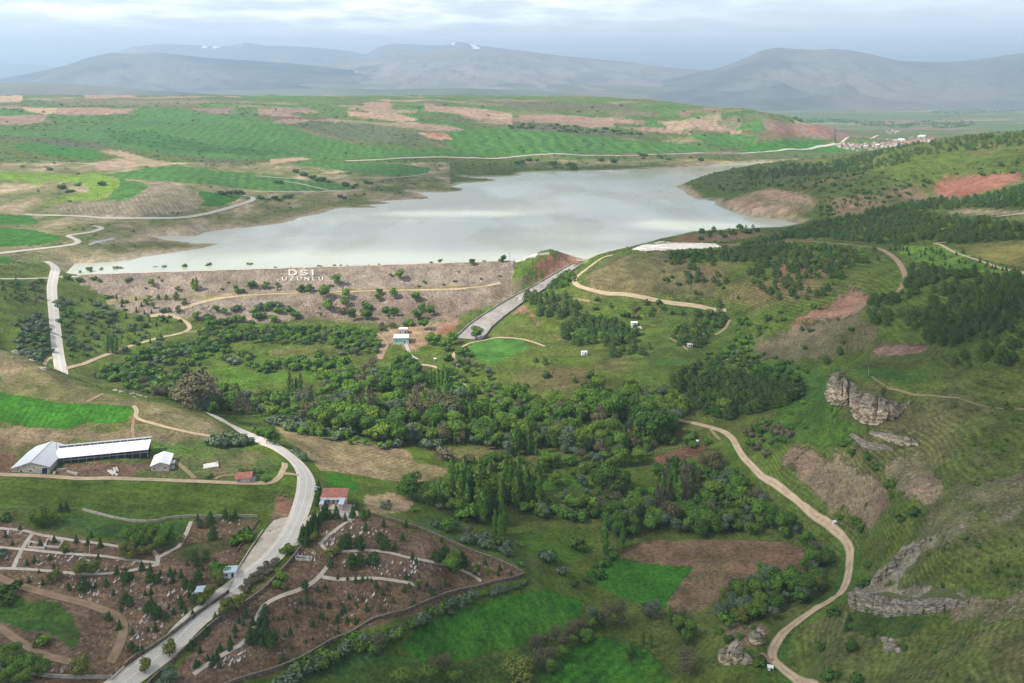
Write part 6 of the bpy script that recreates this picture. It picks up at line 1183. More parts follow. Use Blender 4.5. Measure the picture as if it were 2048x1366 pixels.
# hedges of silver shrubs
for s_, h in (('565,1375 600,1352 640,1330 660,1320', 5), ('688,1304 705,1296 722,1290 735,1300', 5), ('768,1285 785,1275 800,1268', 4), ('820,1250 838,1243 862,1236', 4.5), ('880,1224 900,1216 920,1212 945,1200', 4), ('968,1192 1000,1184 1050,1166', 3)):
    L = densify(G(s_), 7, False)
    for q in L: one('silverB' if rng.random() < .75 else 'bushM', q[0]+rng.normal(0,3), q[1]+rng.normal(0,3), h*F/hit(*q)[1]*rng.uniform(.75,1.15), 'in the hedge along the bottom green field', 1.2)
many('silverB', '430,889 440,888 450,890 462,889 470,890 482,888 492,889 455,884 476,883', 22, 'in the clump beyond the farm, by the road', 1.3, .12); many('bushD', '463,887', 22, 'dark one in the clump by the road'); many('silverB', '586,905 594,910 600,914 606,918', 13, 'outside the road bend', 1.3)
many('silverB', '540,845 548,848 556,850 565,852 600,845 690,870 700,872 735,868 745,872 780,890 790,893 850,895 870,894', 20, 'at the edge of the valley wood', 1.2)
# left slope of the road
wood(G('30,650 78,628 100,660 100,715 60,725 40,700'), 'silverB:4 bushD:1', 5.2, (3,5), 'in the thicket left of the far asphalt road', 1.3); wood(G('112,600 140,600 150,640 152,720 130,720 122,660'), 'bushD:2 silverB:2', 7, (3,5), 'along the far asphalt road, right side', 1.3, .8); wood(G('0,560 90,560 95,600 60,610 0,600'), 'bushD:2 conifer:2 bushG:1', 8, (3,5), 'on the far left slope under the dam end', 1.2, .7, 0)
wood(G('150,600 250,590 330,610 380,640 340,650 250,660 160,650'), 'conifer:2 bushD:2 silverB:1.2 bushM:1', 9, (3,6), 'scattered on the scrubby slope below the dam', 1.2, .7); wood(G('160,650 280,660 340,680 240,700 160,715'), 'coniferO:2 bushD:1 silverB:1', 7.5, (3,5), 'scattered beside the curving dirt road', 1.2, .7); wood(G('280,600 370,598 380,625 300,630'), 'pine:2 broadM:1', 9, (5,8), 'in the clump on the left foot of the dam', 1.1)
wood(G('385,630 500,615 580,612 600,640 500,650 400,660'), 'broadM:2 bushD:2 silverB:1 bushM:1', 9.5, (5,9), 'scattered under the dam berm', 1.2, .8); wood(G('600,600 900,592 870,632 760,640 640,640'), 'broadM:2 broadL:1 bushD:1 bushG:1', 22, (5,10), 'scattered on the rubble foot of the dam', 1.1, .75)
# trees on the dam, one by one
many('broadM', '797,560 671,569', 22, 'alone on the rubble face of the dam', 1.2, .1); many('broadD', '602,585 619,585', 18, 'in the pair below the dam lettering', 1.3, .1); wood(G('465,580 512,570 560,572 565,586 470,588'), 'broadM:3 poplarL:1 broadD:2', 7, (5,9), 'in the green clump left of the dam lettering', 1.2); many('poplarL', '392,582 386,578', 26, 'on the left dam face', 2.2); many('broadL', '302,572 355,582', 14, 'light one on the left dam face', 1.2); many('bushD', '135,558 158,562 198,563 256,562 188,560', 8, 'on the left end of the dam', 1.5)
many('broadD', '945,530 1006,524 758,590', 14, 'near the right end of the dam crest', 1.3, .1); many('bushM', '880,525 1001,523', 8, 'on the dam crest road', 1.3); many('broadM', '161,548 180,546 201,544 232,543 242,543 309,541 330,541 370,540 416,538 496,536 503,536', 11, 'on the lake side of the dam crest', 1.3, .35); many('broadM', '831,600 757,602 830,602', 18, 'just under the dam berm', 1.3); many('broadL', '690,612 655,620 648,600 690,598', 26, 'light one on the rubble foot', 1.1); many('broadD', '848,660 838,640 862,632 787,632 733,640 705,640', 24, 'dark one at the foot of the dam', 1.2)
for i in range(18):
    t = rng.random(); x = 200+t*820; one(['bushG','bushD'][int(rng.random()<.6)], x, 549-t*25+rng.uniform(2,45), rng.uniform(2.5,5), 'low on the rubble face of the dam', 1.6)
for i in range(14): t = rng.random(); one('bushD', 520+t*500, 536.5-t*15, rng.uniform(2,4), 'dot along the dam crest', 1.6)
wood(G('745,652 830,645 835,655 760,664'), 'brownT:2 bushM:1', 7, (4,6), 'hedge behind the teal house', 1.2); many('broadM', '857,690 872,690 885,700 895,702 905,690 952,680 803,730 815,725 790,735', 24, 'between the teal house and the spillway', 1.2); many('bushD', '892,722 925,705 940,712', 14, 'beside the small green field', 1.4)
# ---- right: pine woods
PR = 'in the pine wood on the right slope above the lake'; PM = 'in the open pine wood on the mid hill'; PB = 'in the pine wood on the right, below the meadow'
wood(G('1340,512 1440,506 1520,486 1600,462 1680,440 1760,420 1850,405 1960,395 2048,372 2110,372 2110,418 1950,417 1870,421 1850,430 1900,440 2048,452 2110,455 2110,480 1960,484 1900,488 1860,482 1790,491 1720,484 1640,478 1560,480 1500,498 1400,515 1335,520'), 'pine:5 pineO:4 broadL:.4', 7.0, (5,8.5), PR, 1.15, .92, 48)
wood(G('1335,512 1430,508 1560,490 1700,500 1745,522 1700,545 1690,562 1640,600 1560,602 1500,578 1440,572 1380,562 1370,542 1330,528'), 'pine:4 pineO:3 broadM:.7', 6.4, (4.5,7.5), PM, 1.15, .8, 38)
wood(G('1822,528 1870,542 1950,552 2110,560 2110,690 1980,692 1880,700 1800,645 1745,660 1722,642 1742,602 1800,592 1818,560'), 'pine:4 pineO:4', 6.0, (4.5,8), PB, 1.15, .9, 42)
wood(G('1046,592 1130,597 1162,622 1140,642 1075,632'), 'pine:3 pineO:1', 6.2, (6,9), 'in the dark clump right of the spillway', 1.15); wood(G('1090,580 1142,545 1152,562 1112,590'), 'pine:2 broadM:1', 7, (5,8), 'between the spillway and the pale dirt road', 1.15); wood(G('1112,668 1180,630 1232,652 1275,668 1262,692 1200,692 1150,692'), 'pine:3 pineO:1 broadM:.6', 6.2, (7,10), 'in the dark wood left of the white hut', 1.15); wood(G('1345,668 1440,612 1455,640 1400,702 1350,690'), 'pineO:2 broadM:1 pine:2', 6.4, (5,8), 'in the wood above the tan hut', 1.15)
wood(G('1205,700 1300,695 1295,716 1210,716'), 'pine:2 pineO:1', 7, (5,8), 'in the belt right of the white boxy hut', 1.15); wood(G('1340,765 1400,742 1500,758 1600,768 1608,790 1570,815 1500,832 1450,842 1380,820'), 'pine:4 pineO:2 broadD:1', 6.2, (7,11), 'in the dark wood above the winding dirt road', 1.1); wood(G('1645,735 1660,715 1690,702 1690,722 1660,738'), 'pine:2 pineO:1', 6, (5,8), 'in the small dark clump behind the cliff', 1.15)
wood(G('1850,738 1925,716 2048,690 2110,690 2110,722 2048,728 1930,738'), 'pineO:3 pine:1', 6.5, (5,8), 'along the saddle behind the grassy spur', 1.15, .85); wood(G('1390,705 1480,690 1560,720 1620,735 1600,765 1500,755 1420,740'), 'bushD:3 pine:2 bushM:1', 6.5, (3,6), 'in the scrubby gully behind the dark wood', 1.2, .8, 40); wood(G('1480,640 1620,610 1640,620 1540,660 1500,700 1460,690'), 'bushD:2 bushM:2 broadM:1', 8, (3,6), 'in the green gully under the red bank', 1.2, .8)
wood(G('1480,345 1560,334 1640,328 1700,318 1780,300 1860,284 2048,267 2110,262 2110,285 1960,300 1860,310 1800,330 1720,345 1620,352 1540,358 1500,362'), 'pine:4 pineO:2', 9.5, (5,8), 'on the far ridge over the lake', 1.2, .8, 90)
wood(G('1420,372 1500,365 1560,362 1640,355 1740,345 1850,335 1860,370 1760,390 1680,388 1600,380 1540,372 1470,385'), 'bushD:2 pine:2', 12, (3,6), 'dotted over the headland beyond the lake', 1.2, .6); wood(G('1640,395 1760,380 1860,345 2040,320 2040,345 1880,360 1800,400 1720,420 1640,440'), 'bushD:2 pine:2', 11, (3,6), 'dotted round the red bank', 1.2, .6)
wood(G('1180,590 1300,605 1420,625 1400,640 1300,645 1180,625'), 'pine:2 bushD:2 bushG:1', 10, (4,7), 'dotted below the pale dirt road', 1.15, .8); wood(G('1330,520 1440,570 1480,600 1420,612 1340,590 1280,560'), 'bushD:2 pine:1', 11, (2.5,5), 'dotted on the mid hill', 1.2, .6); wood(G('1500,640 1700,640 1740,700 1600,715'), 'bushD:1 pine:1', 22, (3,5), 'dotted on the terraced slope', 1.2, .6); wood(G('1020,720 1200,720 1220,770 1040,790'), 'pine:2 bushD:2', 17, (4,7), 'dotted on the brown valley slope', 1.15, .6); wood(G('1380,462 1500,455 1540,462 1480,472 1400,482'), 'pine:1 bushD:1', 17, (5,8), 'on the point beside the white lake bank', 1.2, .6)
many('conifer', '1780,500 1791,501 1799,498 1806,500 1814,503 1818,511 1850,510 1852,500 1862,500 1866,505 1842,514 1860,521 1866,523 1873,508 1880,509 1882,506 1888,513 1891,531 1890,520 1900,535 1913,510 1918,526 1931,527 1947,537 1951,535 1960,525 1971,535 1975,530 1985,537 1991,539 2005,541 2013,541 2030,540 2031,548 2040,556 1987,549 2015,550', 9, 'scattered in the bright meadow on the right', 1.5); many('pine', '1926,508 1896,552 1905,550 1748,505 1755,520', 11, 'at the edge of the bright meadow', 1.3)
wood(G('1590,870 1540,925 1495,905 1490,870 1540,845'), 'bushG:3 bushD:2', 5.5, (3,5), 'in the grey thicket right of the dirt road bend', 1.25); wood(G('1640,990 1690,1040 1720,1060 1700,1075 1650,1030'), 'bushM:2 bushD:1 poplar:.4', 7, (3,5), 'at the foot of the pink slope', 1.2, .8); wood(G('1700,870 1760,930 1800,1000 1780,1010 1730,950 1680,900'), 'bushD:2 bushM:1', 8, (2,4), 'in the gully under the cliff', 1.3, .7); wood(G('1600,780 1680,830 1720,870 1640,880 1560,850'), 'bushM:2 bushL:1', 12, (2,3.5), 'on the bright grass under the cliff', 1.4, .6)
many('bushD', '1780,975 1800,1045 1830,1030 1660,1230 1700,1300 1660,1356 1715,1366 1640,1300 1735,1220 1725,1175 1740,1215 1810,1300', 16, 'on the lower right hillside', 1.3, .4); many('broadD', '1672,1232 1705,1300', 26, 'beside the lower road bend', 1.2); many('conifer', '1698,1243 1692,1262 1746,1272', 22, 'below the big rock slab', 1.2); many('broadM', '1720,1067 1712,1058 1705,1050', 24, 'at the foot of the hill right of the dirt road', 1.1); many('poplarL', '1780,1000 1785,975', 24, 'below the tan scree', 2.); many('broadM', '1742,1222 1730,1170 1735,1140', 20, 'in front of the big rock slab', 1.3)
wood(G('1850,1070 2048,1060 2100,1180 1900,1190 1850,1150'), 'bushD:3 conifer:3', 7, (1.2,2.6), 'dotted on the green right hillside', 1.3, .65); wood(G('1900,840 2048,760 2100,900 1960,980 1880,920'), 'bushD:3 bushM:1', 8, (.9,1.9), 'dotted on the terraced right hillside', 1.4, .5); wood(G('1780,1260 1950,1250 2048,1270 2048,1366 1780,1366'), 'bushD:2 conifer:2', 10, (1.2,2.4), 'dotted on the bottom right slope', 1.3, .5); many('conifer', '2013,806 1903,818 1910,815', 9, 'lone on the upper right hillside', 1.4)
# ---- far scattered trees
many('bushD', '450,390 460,388 470,387 480,388 488,390 440,388 558,366 590,345 607,352 625,358 640,362 656,365 690,372 705,376 712,372 735,368 520,398 535,400 550,398 560,402 575,396 690,398 680,395 100,340 45,335 120,378 140,385 158,372 205,370', 8, 'dotted on the shore fields beyond the lake', 1.6, .4); many('bushD', '1045,325 1035,328 1285,318 1285,312 1337,320 1105,330 1110,335 1140,332 1145,335 1150,340 1060,322 1075,322 1200,322 1230,325 1250,318 1320,314 1380,316 1400,322', 7, 'dotted on the far shore', 1.6, .4)
for i in range(110):
    x, y = rng.uniform(0, 1500), rng.uniform(200, 330); one('bushD', x, y, rng.uniform(1.5, 3.5), 'dot on the far plateau', 1.8)
wood(G('1000,245 1100,248 1300,268 1250,275 1100,262 1024,258'), 'bushD:1', 28, (5,9), 'in the dark far scarp', 2., .7, 120)
wood(G('100,700 60,722 30,705 90,690'), 'bushG:1', 6, (1.5,3), 'on top of the left ridge', 1.4, .6)
# ---- cemetery trees
CL = 'in the left cemetery'; CR = 'in the right cemetery'
many('conifer', '131,1105 152,1085 175,1090 182,1075 200,1095 100,1120 54,1130 68,1125 108,1085 80,1090 58,1165 85,1170 136,1175 184,1130 196,1120 212,1172 233,1148 283,1140 375,1130 393,1132 405,1140 350,1148 362,1155 340,1152 320,1150 300,1143 302,1205 290,1190 330,1170 345,1165 410,1195 363,1215 347,1228 360,1205 310,1262 218,1240 238,1258 296,1262 265,1270 190,1175 165,1190 160,1180 385,1235 370,1225 10,1075 25,1090 40,1060', 16, CL, 1.5, .35)
many('pine', '165,1178 175,1180 245,1208 260,1212 250,1200 308,1228 295,1225 318,1232 312,1236 330,1240 272,1310 282,1308 262,1300 388,1120 410,1122 400,1055 420,1052 425,1078 250,1162 262,1160 300,1165 315,1165 370,1175 382,1180 395,1165 400,1208 388,1205', 21, 'dark and bushy '+CL, 1.25, .25)
many('broadY', '262,1120 285,1112 270,1100 300,1110 250,1115 130,1105 160,1150 185,1148 100,1165 115,1158 362,1090 437,1170 405,1212 418,1195', 28, 'bright '+CL, 1.2, .25); many('broadM', '275,1095 290,1095 320,1098 265,1090 84,1052 95,1050 75,1050 300,1080 330,1085', 34, 'leafy '+CL, 1.3, .2); many('silver', '6,1110 210,1238 2,1120', 17, CL, 1.4); many('bushM', '435,1150 425,1140 445,1145 470,1090 480,1080 490,1085 498,1075', 20, 'round the blue roofed cabin', 1.4)
many('broadM', '10,1340 30,1345 50,1350 70,1342 85,1350 25,1320 15,1365 45,1372', 36, 'in the thicket at the bottom left corner', 1.3); many('broadY', '160,1355', 42, 'at the bottom left wall', 1.2); many('bushL', '80,1290', 20, 'in the bottom left meadow', 1.6); many('bushD', '0,1195 12,1205 20,1190', 26, 'at the left edge of the cemetery', 1.3)
many('broadY', '475,1222 447,1228 339,1312 290,1346', 36, 'in the row of roadside trees', 1.15, .2); many('silver', '332,1378 338,1370', 42, 'at the bottom edge by the road', 1.2); many('bushG', '495,1165 505,1158 515,1150 525,1142 535,1135 545,1128 552,1122 500,1172 490,1180 510,1168 520,1160 530,1150 540,1142', 12, 'in the thorny strip along the near road', 1.5); many('bushL', '556,1160 548,1175 570,1105', 16, 'beside the road wall', 1.4)
many('conifer', '606,1070 610,1080 603,1085 615,1075 620,1065 625,1060 630,1055 637,1050 632,1075 640,1045 645,1040 650,1035 628,1048 622,1082 612,1092', 30, 'in the dark row at the cemetery entrance', 1.3, .25); many('broadY', '628,1085 660,1118 672,1112', 20, 'yellow one by the cemetery paths', 1.3); many('conifer', '650,1022 637,985 636,1000 634,1010 660,1038 672,1036 690,1042 705,1035 712,1020 728,1040 738,1034', 22, 'round the chapel', 1.4, .3)
many('conifer', '767,1053 812,1055 883,1085 805,1080 731,1060 725,1100 764,1100 690,1098 678,1105 825,1120 833,1128 755,1125 790,1100 970,1130 996,1150 1022,1150 1000,1140', 17, CR, 1.4, .3); many('pine', '690,1095 684,1090 696,1088 760,1085 770,1098 720,1098 715,1092 875,1126 885,1120 890,1112 870,1118 905,1142 915,1138 925,1128 930,1135 703,1135 720,1132 660,1133 610,1177 705,1130 740,1128 750,1130', 23, 'dark and full '+CR, 1.2, .25); many('broadM', '905,1145 897,1140 910,1130', 36, 'leafy '+CR, 1.2); many('broadY', '950,1150 975,1150 952,1142 840,1172', 18, 'yellow '+CR, 1.4)
many('conifer', '675,1158 695,1160 711,1165 725,1162 735,1160 855,1172 890,1170 900,1172 812,1158 820,1155 850,1183 865,1190 872,1196 862,1186 837,1178 809,1183 755,1180 773,1180 752,1175 787,1204 765,1190 829,1212 716,1215 697,1198 724,1200 658,1212 640,1215 635,1182 650,1176 573,1180 600,1207 614,1205 629,1212 620,1210 590,1222 593,1225 557,1240 565,1238 682,1230 686,1215 688,1222 703,1218 654,1240 641,1232 672,1245 625,1252 675,1265 678,1268 676,1258 675,1240 570,1274 580,1268 585,1300 566,1320 611,1284 626,1280 535,1240 530,1245 560,1328 645,1236 694,1245 711,1247 733,1222 880,1176', 12, 'young '+CR, 1.5, .45)
many('pine', '530,1225 525,1240 518,1250 530,1255 540,1290 548,1285 535,1280 525,1275 515,1270 528,1265 545,1296 522,1290 510,1285 505,1275 498,1285', 20, 'in the dark clump '+CR, 1.2); many('conifer', '470,1262 478,1245 455,1225 440,1238 430,1240 500,1262 505,1250 460,1290 425,1330 433,1320 440,1336 415,1320 400,1305 392,1335 382,1295 380,1300 405,1280 412,1270 418,1262 390,1290 398,1330 440,1300 470,1275 486,1250 490,1235 460,1300', 19, 'in the roadside strip '+CR, 1.4, .35)
many('conifer', '132,1022 120,1022 395,1042 450,1036 470,1036 460,1042 420,1042', 18, 'along the meadow wall', 1.6); many('bushD', '485,945 492,947 498,946 505,947 520,946 536,962 420,955', 8, 'behind the tiny red roofed house', 1.6); many('bushG', '882,918 938,925', 24, 'bare one on the tan field', 1.2); many('broadD', '968,945 975,940 990,930 1005,930 1015,928', 26, 'below the tan field', 1.2)
wood(G('0,1025 60,1028 130,1040 60,1050 0,1045'), 'bushD:2 broadM:1', 9, (2,4), 'on the bank above the left cemetery', 1.4, .6)
# ---- far masses and building them all
def on_letters(p):
    a, b = to_px(p[1], p[2], gz(p[1], p[2])); return 545 < a < 655 and 536 < b < 573 or (555 < a < 650 and 536 < b < 577 and p[3] > 4)
PEND = [p for p in PEND if not on_letters(p)]
seen = visible(np.array([p[1] for p in PEND]), np.array([p[2] for p in PEND]), np.array([p[3] for p in PEND])*1.0)
INF = np.array([abs(p[1]/p[2]) < .64 and 215 < p[2] for p in PEND])
PEND = [p for p, s_, f_ in zip(PEND, seen, INF) if s_ and f_]
by = {}
for p in PEND: by.setdefault(NAMES[p[0]][0], []).append(p)
MASS = {}
for nm, L in by.items():
    L.sort(key=lambda p: -(p[3]**2*p[4]/p[2]**2)*(1.5 if p[6] else 1)); MASS[nm] = L[290:]; by[nm] = L[:290]
print({k: (len(v), len(MASS[k])) for k, v in by.items()})
PN = {}
for nm, L in by.items():
    for key, x, y, h, wf, place, single in L:
        cr, tr = PROTO[key][rng.integers(len(PROTO[key]))]
        o = empty(nm, (x, y, gz(x, y)-.1), rng.uniform(0, 6.28)); o.scale = (h*wf, h*wf, h)
        base = NAMES[key]; sz = ''
        tag(o, f'{base[2]} {place}', base[1], f'{base[1]}s: {base[2]} {place}')
        a = bpy.data.objects.new('trunk', tr); COL.objects.link(a); a.parent = o
        a = bpy.data.objects.new('crown', cr); COL.objects.link(a); a.parent = o
# merged far masses: thinner crowns, one mesh per kind
MASSL = {'pine_tree':('pine_wood','continuous dark pine wood covering the right slopes'),'broadleaf_tree':('broadleaf_wood','mass of smaller green trees filling the valley wood'),'green_shrub':('scrub','scattered low green scrub on the slopes'),'budding_tree':('budding_wood','smaller grey brown trees filling the valley wood'),'willow_tree':('willow_wood','smaller silvery trees filling the valley wood'),'silver_shrub':('silver_scrub','smaller silvery scrub'),'conifer_tree':('conifer_plantation','tiny conifers scattered over the slopes'),'twiggy_shrub':('twiggy_scrub','grey scrub'),'poplar_tree':('poplar_wood','more poplars'),'bare_poplar_tree':('bare_wood','more bare poplars')}
LOW = {}
def low(key):
    if key not in LOW:
        out = []
        for me, tr in PROTO[key][:3]:
            v = np.empty(len(me.vertices)*3, np.float32); me.vertices.foreach_get('co', v); v = v.reshape(-1, 4, 3); t = np.empty(len(me.vertices), np.float32); me.attributes['tone'].data.foreach_get('value', t); t = t.reshape(-1, 4)
            out.append((v, t))
        LOW[key] = out
    return LOW[key]
for nm, L in MASS.items():
    if not L: continue
    bk = {}
    for p in L: bk.setdefault(p[0], []).append(p)
    me_v, me_t, me_m, mats = [], [], [], []
    for mi, (key, LL) in enumerate(bk.items()):
        mats.append(PROTO[key][0][0].materials[0])
        for k_, x, y, h, wf, place, s_ in LL:
            v, t = low(key)[rng.integers(len(low(key)))]; pxh = h*F/y; nq = int(np.clip(pxh*pxh*1.5, 60, 800)); sel = rng.choice(len(v), min(nq, len(v)), replace=False)
            c = v[sel].mean(1, keepdims=True); grow = min(2.6, math.sqrt(len(v)/len(sel))*.9); w_ = c+(v[sel]-c)*grow; a = rng.uniform(0, 6.28); ca, sa = math.cos(a), math.sin(a)
            X_ = (w_[...,0]*ca-w_[...,1]*sa)*h*wf+x; Y_ = (w_[...,0]*sa+w_[...,1]*ca)*h*wf+y; Z_ = w_[...,2]*h+gz(x, y)-.1
            me_v.append(np.stack([X_, Y_, Z_], -1).reshape(-1, 3)); me_t.append(np.clip(t[sel].ravel()+rng.uniform(-.2,.2), 0, 1)); me_m.append(np.full(len(sel), mi, np.int32))
    V = np.concatenate(me_v); name, lab = MASSL[nm]; me = mesh_from(name, V, np.arange(len(V)).reshape(-1, 4), mats); at = me.attributes.new('tone', 'FLOAT', 'POINT'); at.data.foreach_set('value', np.concatenate(me_t).astype(np.float32)); me.polygons.foreach_set('material_index', np.concatenate(me_m))
    o = link(name, me); tag(o, lab, 'trees', None, 'stuff')
# dark groves of the far plain behind the town
pts = []
pl = np.array([hit(*p)[:2] for p in densify(G('1440,246 1560,243 1700,248 1760,256 1900,258 1960,250 1940,243 1880,240 1800,246 1700,240 1560,238'), 8)])
lo, hi = pl.min(0), pl.max(0); P = rng.uniform(lo, hi, (5200, 2)); k = in_poly(P[:,0], P[:,1], pl) & (fbm(P[:,0]/160, P[:,1]/260, 3) > -.08); P = P[k]
pl2 = np.array([hit(*p)[:2] for p in densify(G('1860,225 1960,215 2040,212 2048,222 1960,228 1880,236'), 8)]); Q = rng.uniform(pl2.min(0), pl2.max(0), (2600, 2)); Q = Q[in_poly(Q[:,0], Q[:,1], pl2) & (fbm(Q[:,0]/300, Q[:,1]/500, 3) > .05)]; P = np.r_[P, Q]
vv = []; tt = []
for x, y in P:
    v, t = low('broadD')[0]; sel = rng.choice(len(v), 26, replace=False); c = v[sel].mean(1, keepdims=True); w_ = c+(v[sel]-c)*4.2; h = rng.uniform(9, 15)
    vv.append(np.stack([w_[...,0]*h*1.5+x, w_[...,1]*h*1.5+y, w_[...,2]*h+gz(x, y)-2], -1).reshape(-1, 3)); tt.append(t[sel].ravel())
V = np.concatenate(vv); me = mesh_from('far_woods', V, np.arange(len(V)).reshape(-1, 4), [L_DARK]); at = me.attributes.new('tone', 'FLOAT', 'POINT'); at.data.foreach_set('value', np.concatenate(tt).astype(np.float32)); o = link('far_woods', me); tag(o, 'dark groves on the far plain behind the town', 'trees', None, 'stuff')
print('trees', round(time.time()-T0,1), len(PEND))

# low grass tufts, herbs and small scrub on the open ground
busy = set()
for c, w_ in PATHS:
    for p in c[::1]:
        r = int(w_/2+1.6)
        for i in range(-r, r+1, 1):
            for j in range(-r, r+1, 1): busy.add((int(p[0]//1)+i, int(p[1]//1)+j))
def tufts(n_, y0, y1, size, name, lab, nq, spread):
    Yt = np.sqrt(rng.uniform(y0*y0, y1*y1, n_)); ut = rng.uniform(-.63, .63, n_); x, y = ut*Yt, Yt
    i = np.clip(np.searchsorted(US, ut)-1, 0, NU-2); j = np.clip(np.searchsorted(YS, Yt)-1, 0, NY-2)
    g = COLR[j, i]; green = g[:,1]/(g[:,0]+1e-6)
    ok = (CLS[j, i] == 0) & ~DAM[j, i] & (SHD[j, i] > 12) & (Z[j, i] > LAKE_Z+.5 if y0 > 900 else Z[j, i] > -99) & (fbm(x/22+5, y/22, 3) > rng.uniform(-.5, .35, n_)) & visible(x, y, .8)
    ok &= np.array([(int(a//1), int(b//1)) not in busy for a, b in zip(x, y)]) & (rng.random(n_) < np.clip(green*.75-.15, .22, 1)*(green > .98))
    lk_ = in_poly(x, y, LAKE) if y1 > 800 else np.zeros(n_, bool); ok &= ~lk_
    x, y, green = x[ok], y[ok], green[ok]; m_ = len(x); z = ground(x, y); s_ = size*rng.lognormal(0, .35, m_)*np.clip(y/600, .7, 2)
    d = rng.normal(size=(m_, nq, 3)); d[...,2] = np.abs(d[...,2])*.5; d /= np.linalg.norm(d, axis=2)[...,None]
    c = np.stack([x, y, z], 1)[:,None]+d*s_[:,None,None]*(spread, spread, .75)*rng.uniform(.3, 1, (m_, nq, 1)); nr = d+rng.normal(size=d.shape)*.4+np.array([0,0,.3]); nr /= np.linalg.norm(nr, axis=2)[...,None]
    tone = np.clip(rng.uniform(0, 1, (m_, 1))*.6+rng.uniform(0, .4, (m_, nq)), 0, 1)
    me = quads_mesh(name, c.reshape(-1, 3), nr.reshape(-1, 3), np.repeat(s_, nq)*.42, tone.ravel(), L_MID)
    me.materials.clear(); [me.materials.append(q) for q in (L_TUFTG, L_TUFTO, L_DARK)]
    mi = np.where(rng.random(m_) < .22, 2, np.where(green > 1.75, 0, 1)); me.polygons.foreach_set('material_index', np.repeat(mi, nq).astype(np.int32))
    o = link(name, me); tag(o, lab, None, None, 'stuff'); print(name, m_)
L_TUFTG = leaf_mat('green herbs', (0.039,0.083,0.010), (0.111,0.171,0.020)); L_TUFTO = leaf_mat('olive herbs', (0.060,0.075,0.020), (0.150,0.150,0.055))
tufts(150000, 235, 1000, .42, 'grass_tufts', 'grass tufts and herbs over the open valley ground', 5, 1.3)
tufts(26000, 950, 2700, 1.1, 'far_scrub', 'low scrub dotted over the far slopes', 5, 1.3)
print('tufts', round(time.time()-T0,1))
# ------------------------------------------------------------------ camera, sky, sun, haze
cam = bpy.data.cameras.new('camera'); cam.lens = 36*F/2048; cam.sensor_width = 36; cam.shift_y = (HY-683)/2048; cam.clip_start = 1; cam.clip_end = 120000
co = bpy.data.objects.new('camera', cam); co.location = (0, 0, CZ); co.rotation_euler = (math.pi/2, 0, 0); COL.objects.link(co); sc.camera = co
SUN_EL, SUN_AZ = 46., 246.       # azimuth clockwise from +Y: the sun stands behind the viewer's left shoulder
sd3 = Vector((math.sin(math.radians(SUN_AZ))*math.cos(math.radians(SUN_EL)), math.cos(math.radians(SUN_AZ))*math.cos(math.radians(SUN_EL)), math.sin(math.radians(SUN_EL))))
sl_ = bpy.data.lights.new('sun', 'SUN'); sl_.energy = 3.4; sl_.angle = math.radians(.6); sl_.color = (1, .95, .86)
so = bpy.data.objects.new('sun', sl_); so.rotation_euler = sd3.to_track_quat('Z', 'Y').to_euler(); COL.objects.link(so)
w = bpy.data.worlds.new('World'); sc.world = w; w.use_nodes = True; nt = w.node_tree; k = NB(nt)
sky = k.n('ShaderNodeTexSky', sky_type='NISHITA', sun_disc=False, sun_elevation=math.radians(SUN_EL), sun_rotation=math.radians(SUN_AZ), altitude=1000, air_density=1.0, dust_density=1.2)
tc = k.n('ShaderNodeTexCoord').outputs['Generated']
sx = k.n('ShaderNodeSeparateXYZ'); nt.links.new(tc, sx.inputs[0])
zc = k.math('MAXIMUM', sx.outputs[2], .015)
cv = k.n('ShaderNodeCombineXYZ'); nt.links.new(k.math('DIVIDE', sx.outputs[0], k.math('ADD', zc, .085)), cv.inputs[0]); nt.links.new(k.math('DIVIDE', sx.outputs[1], k.math('ADD', zc, .085)), cv.inputs[1])
f1 = k.noise(cv.outputs[0], .85, 8, .6); f2 = k.noise(cv.outputs[0], .33, 4, .55)
cover = k.ramp(k.math('ADD', k.math('MULTIPLY', f1, .6), k.math('MULTIPLY', f2, .5)), .36, .56)
cover = k.math('MULTIPLY', k.math('MULTIPLY', cover, k.ramp(sx.outputs[2], .6, .2, .25, 1.)), k.math('MULTIPLY', k.ramp(sx.outputs[2], .045, .085), k.ramp(sx.outputs[0], .45, -.25, .25, 1.)))
lit = k.ramp(k.noise(cv.outputs[0], 1.5, 7, .62), .35, .7)
overcast = k.mix(k.ramp(sx.outputs[2], .06, .5), (9.6, 10.0, 10.7, 1), (3.3, 3.35, 3.4, 1))
cloudc = k.mix(lit, (9.0, 9.3, 10, 1), (21, 20.5, 20, 1))
c = k.mix(.84, sky.outputs[0], overcast)
c = k.mix(cover, c, cloudc)
nt.links.new(c, nt.nodes['Background'].inputs[0]); nt.nodes['Background'].inputs['Strength'].default_value = .060
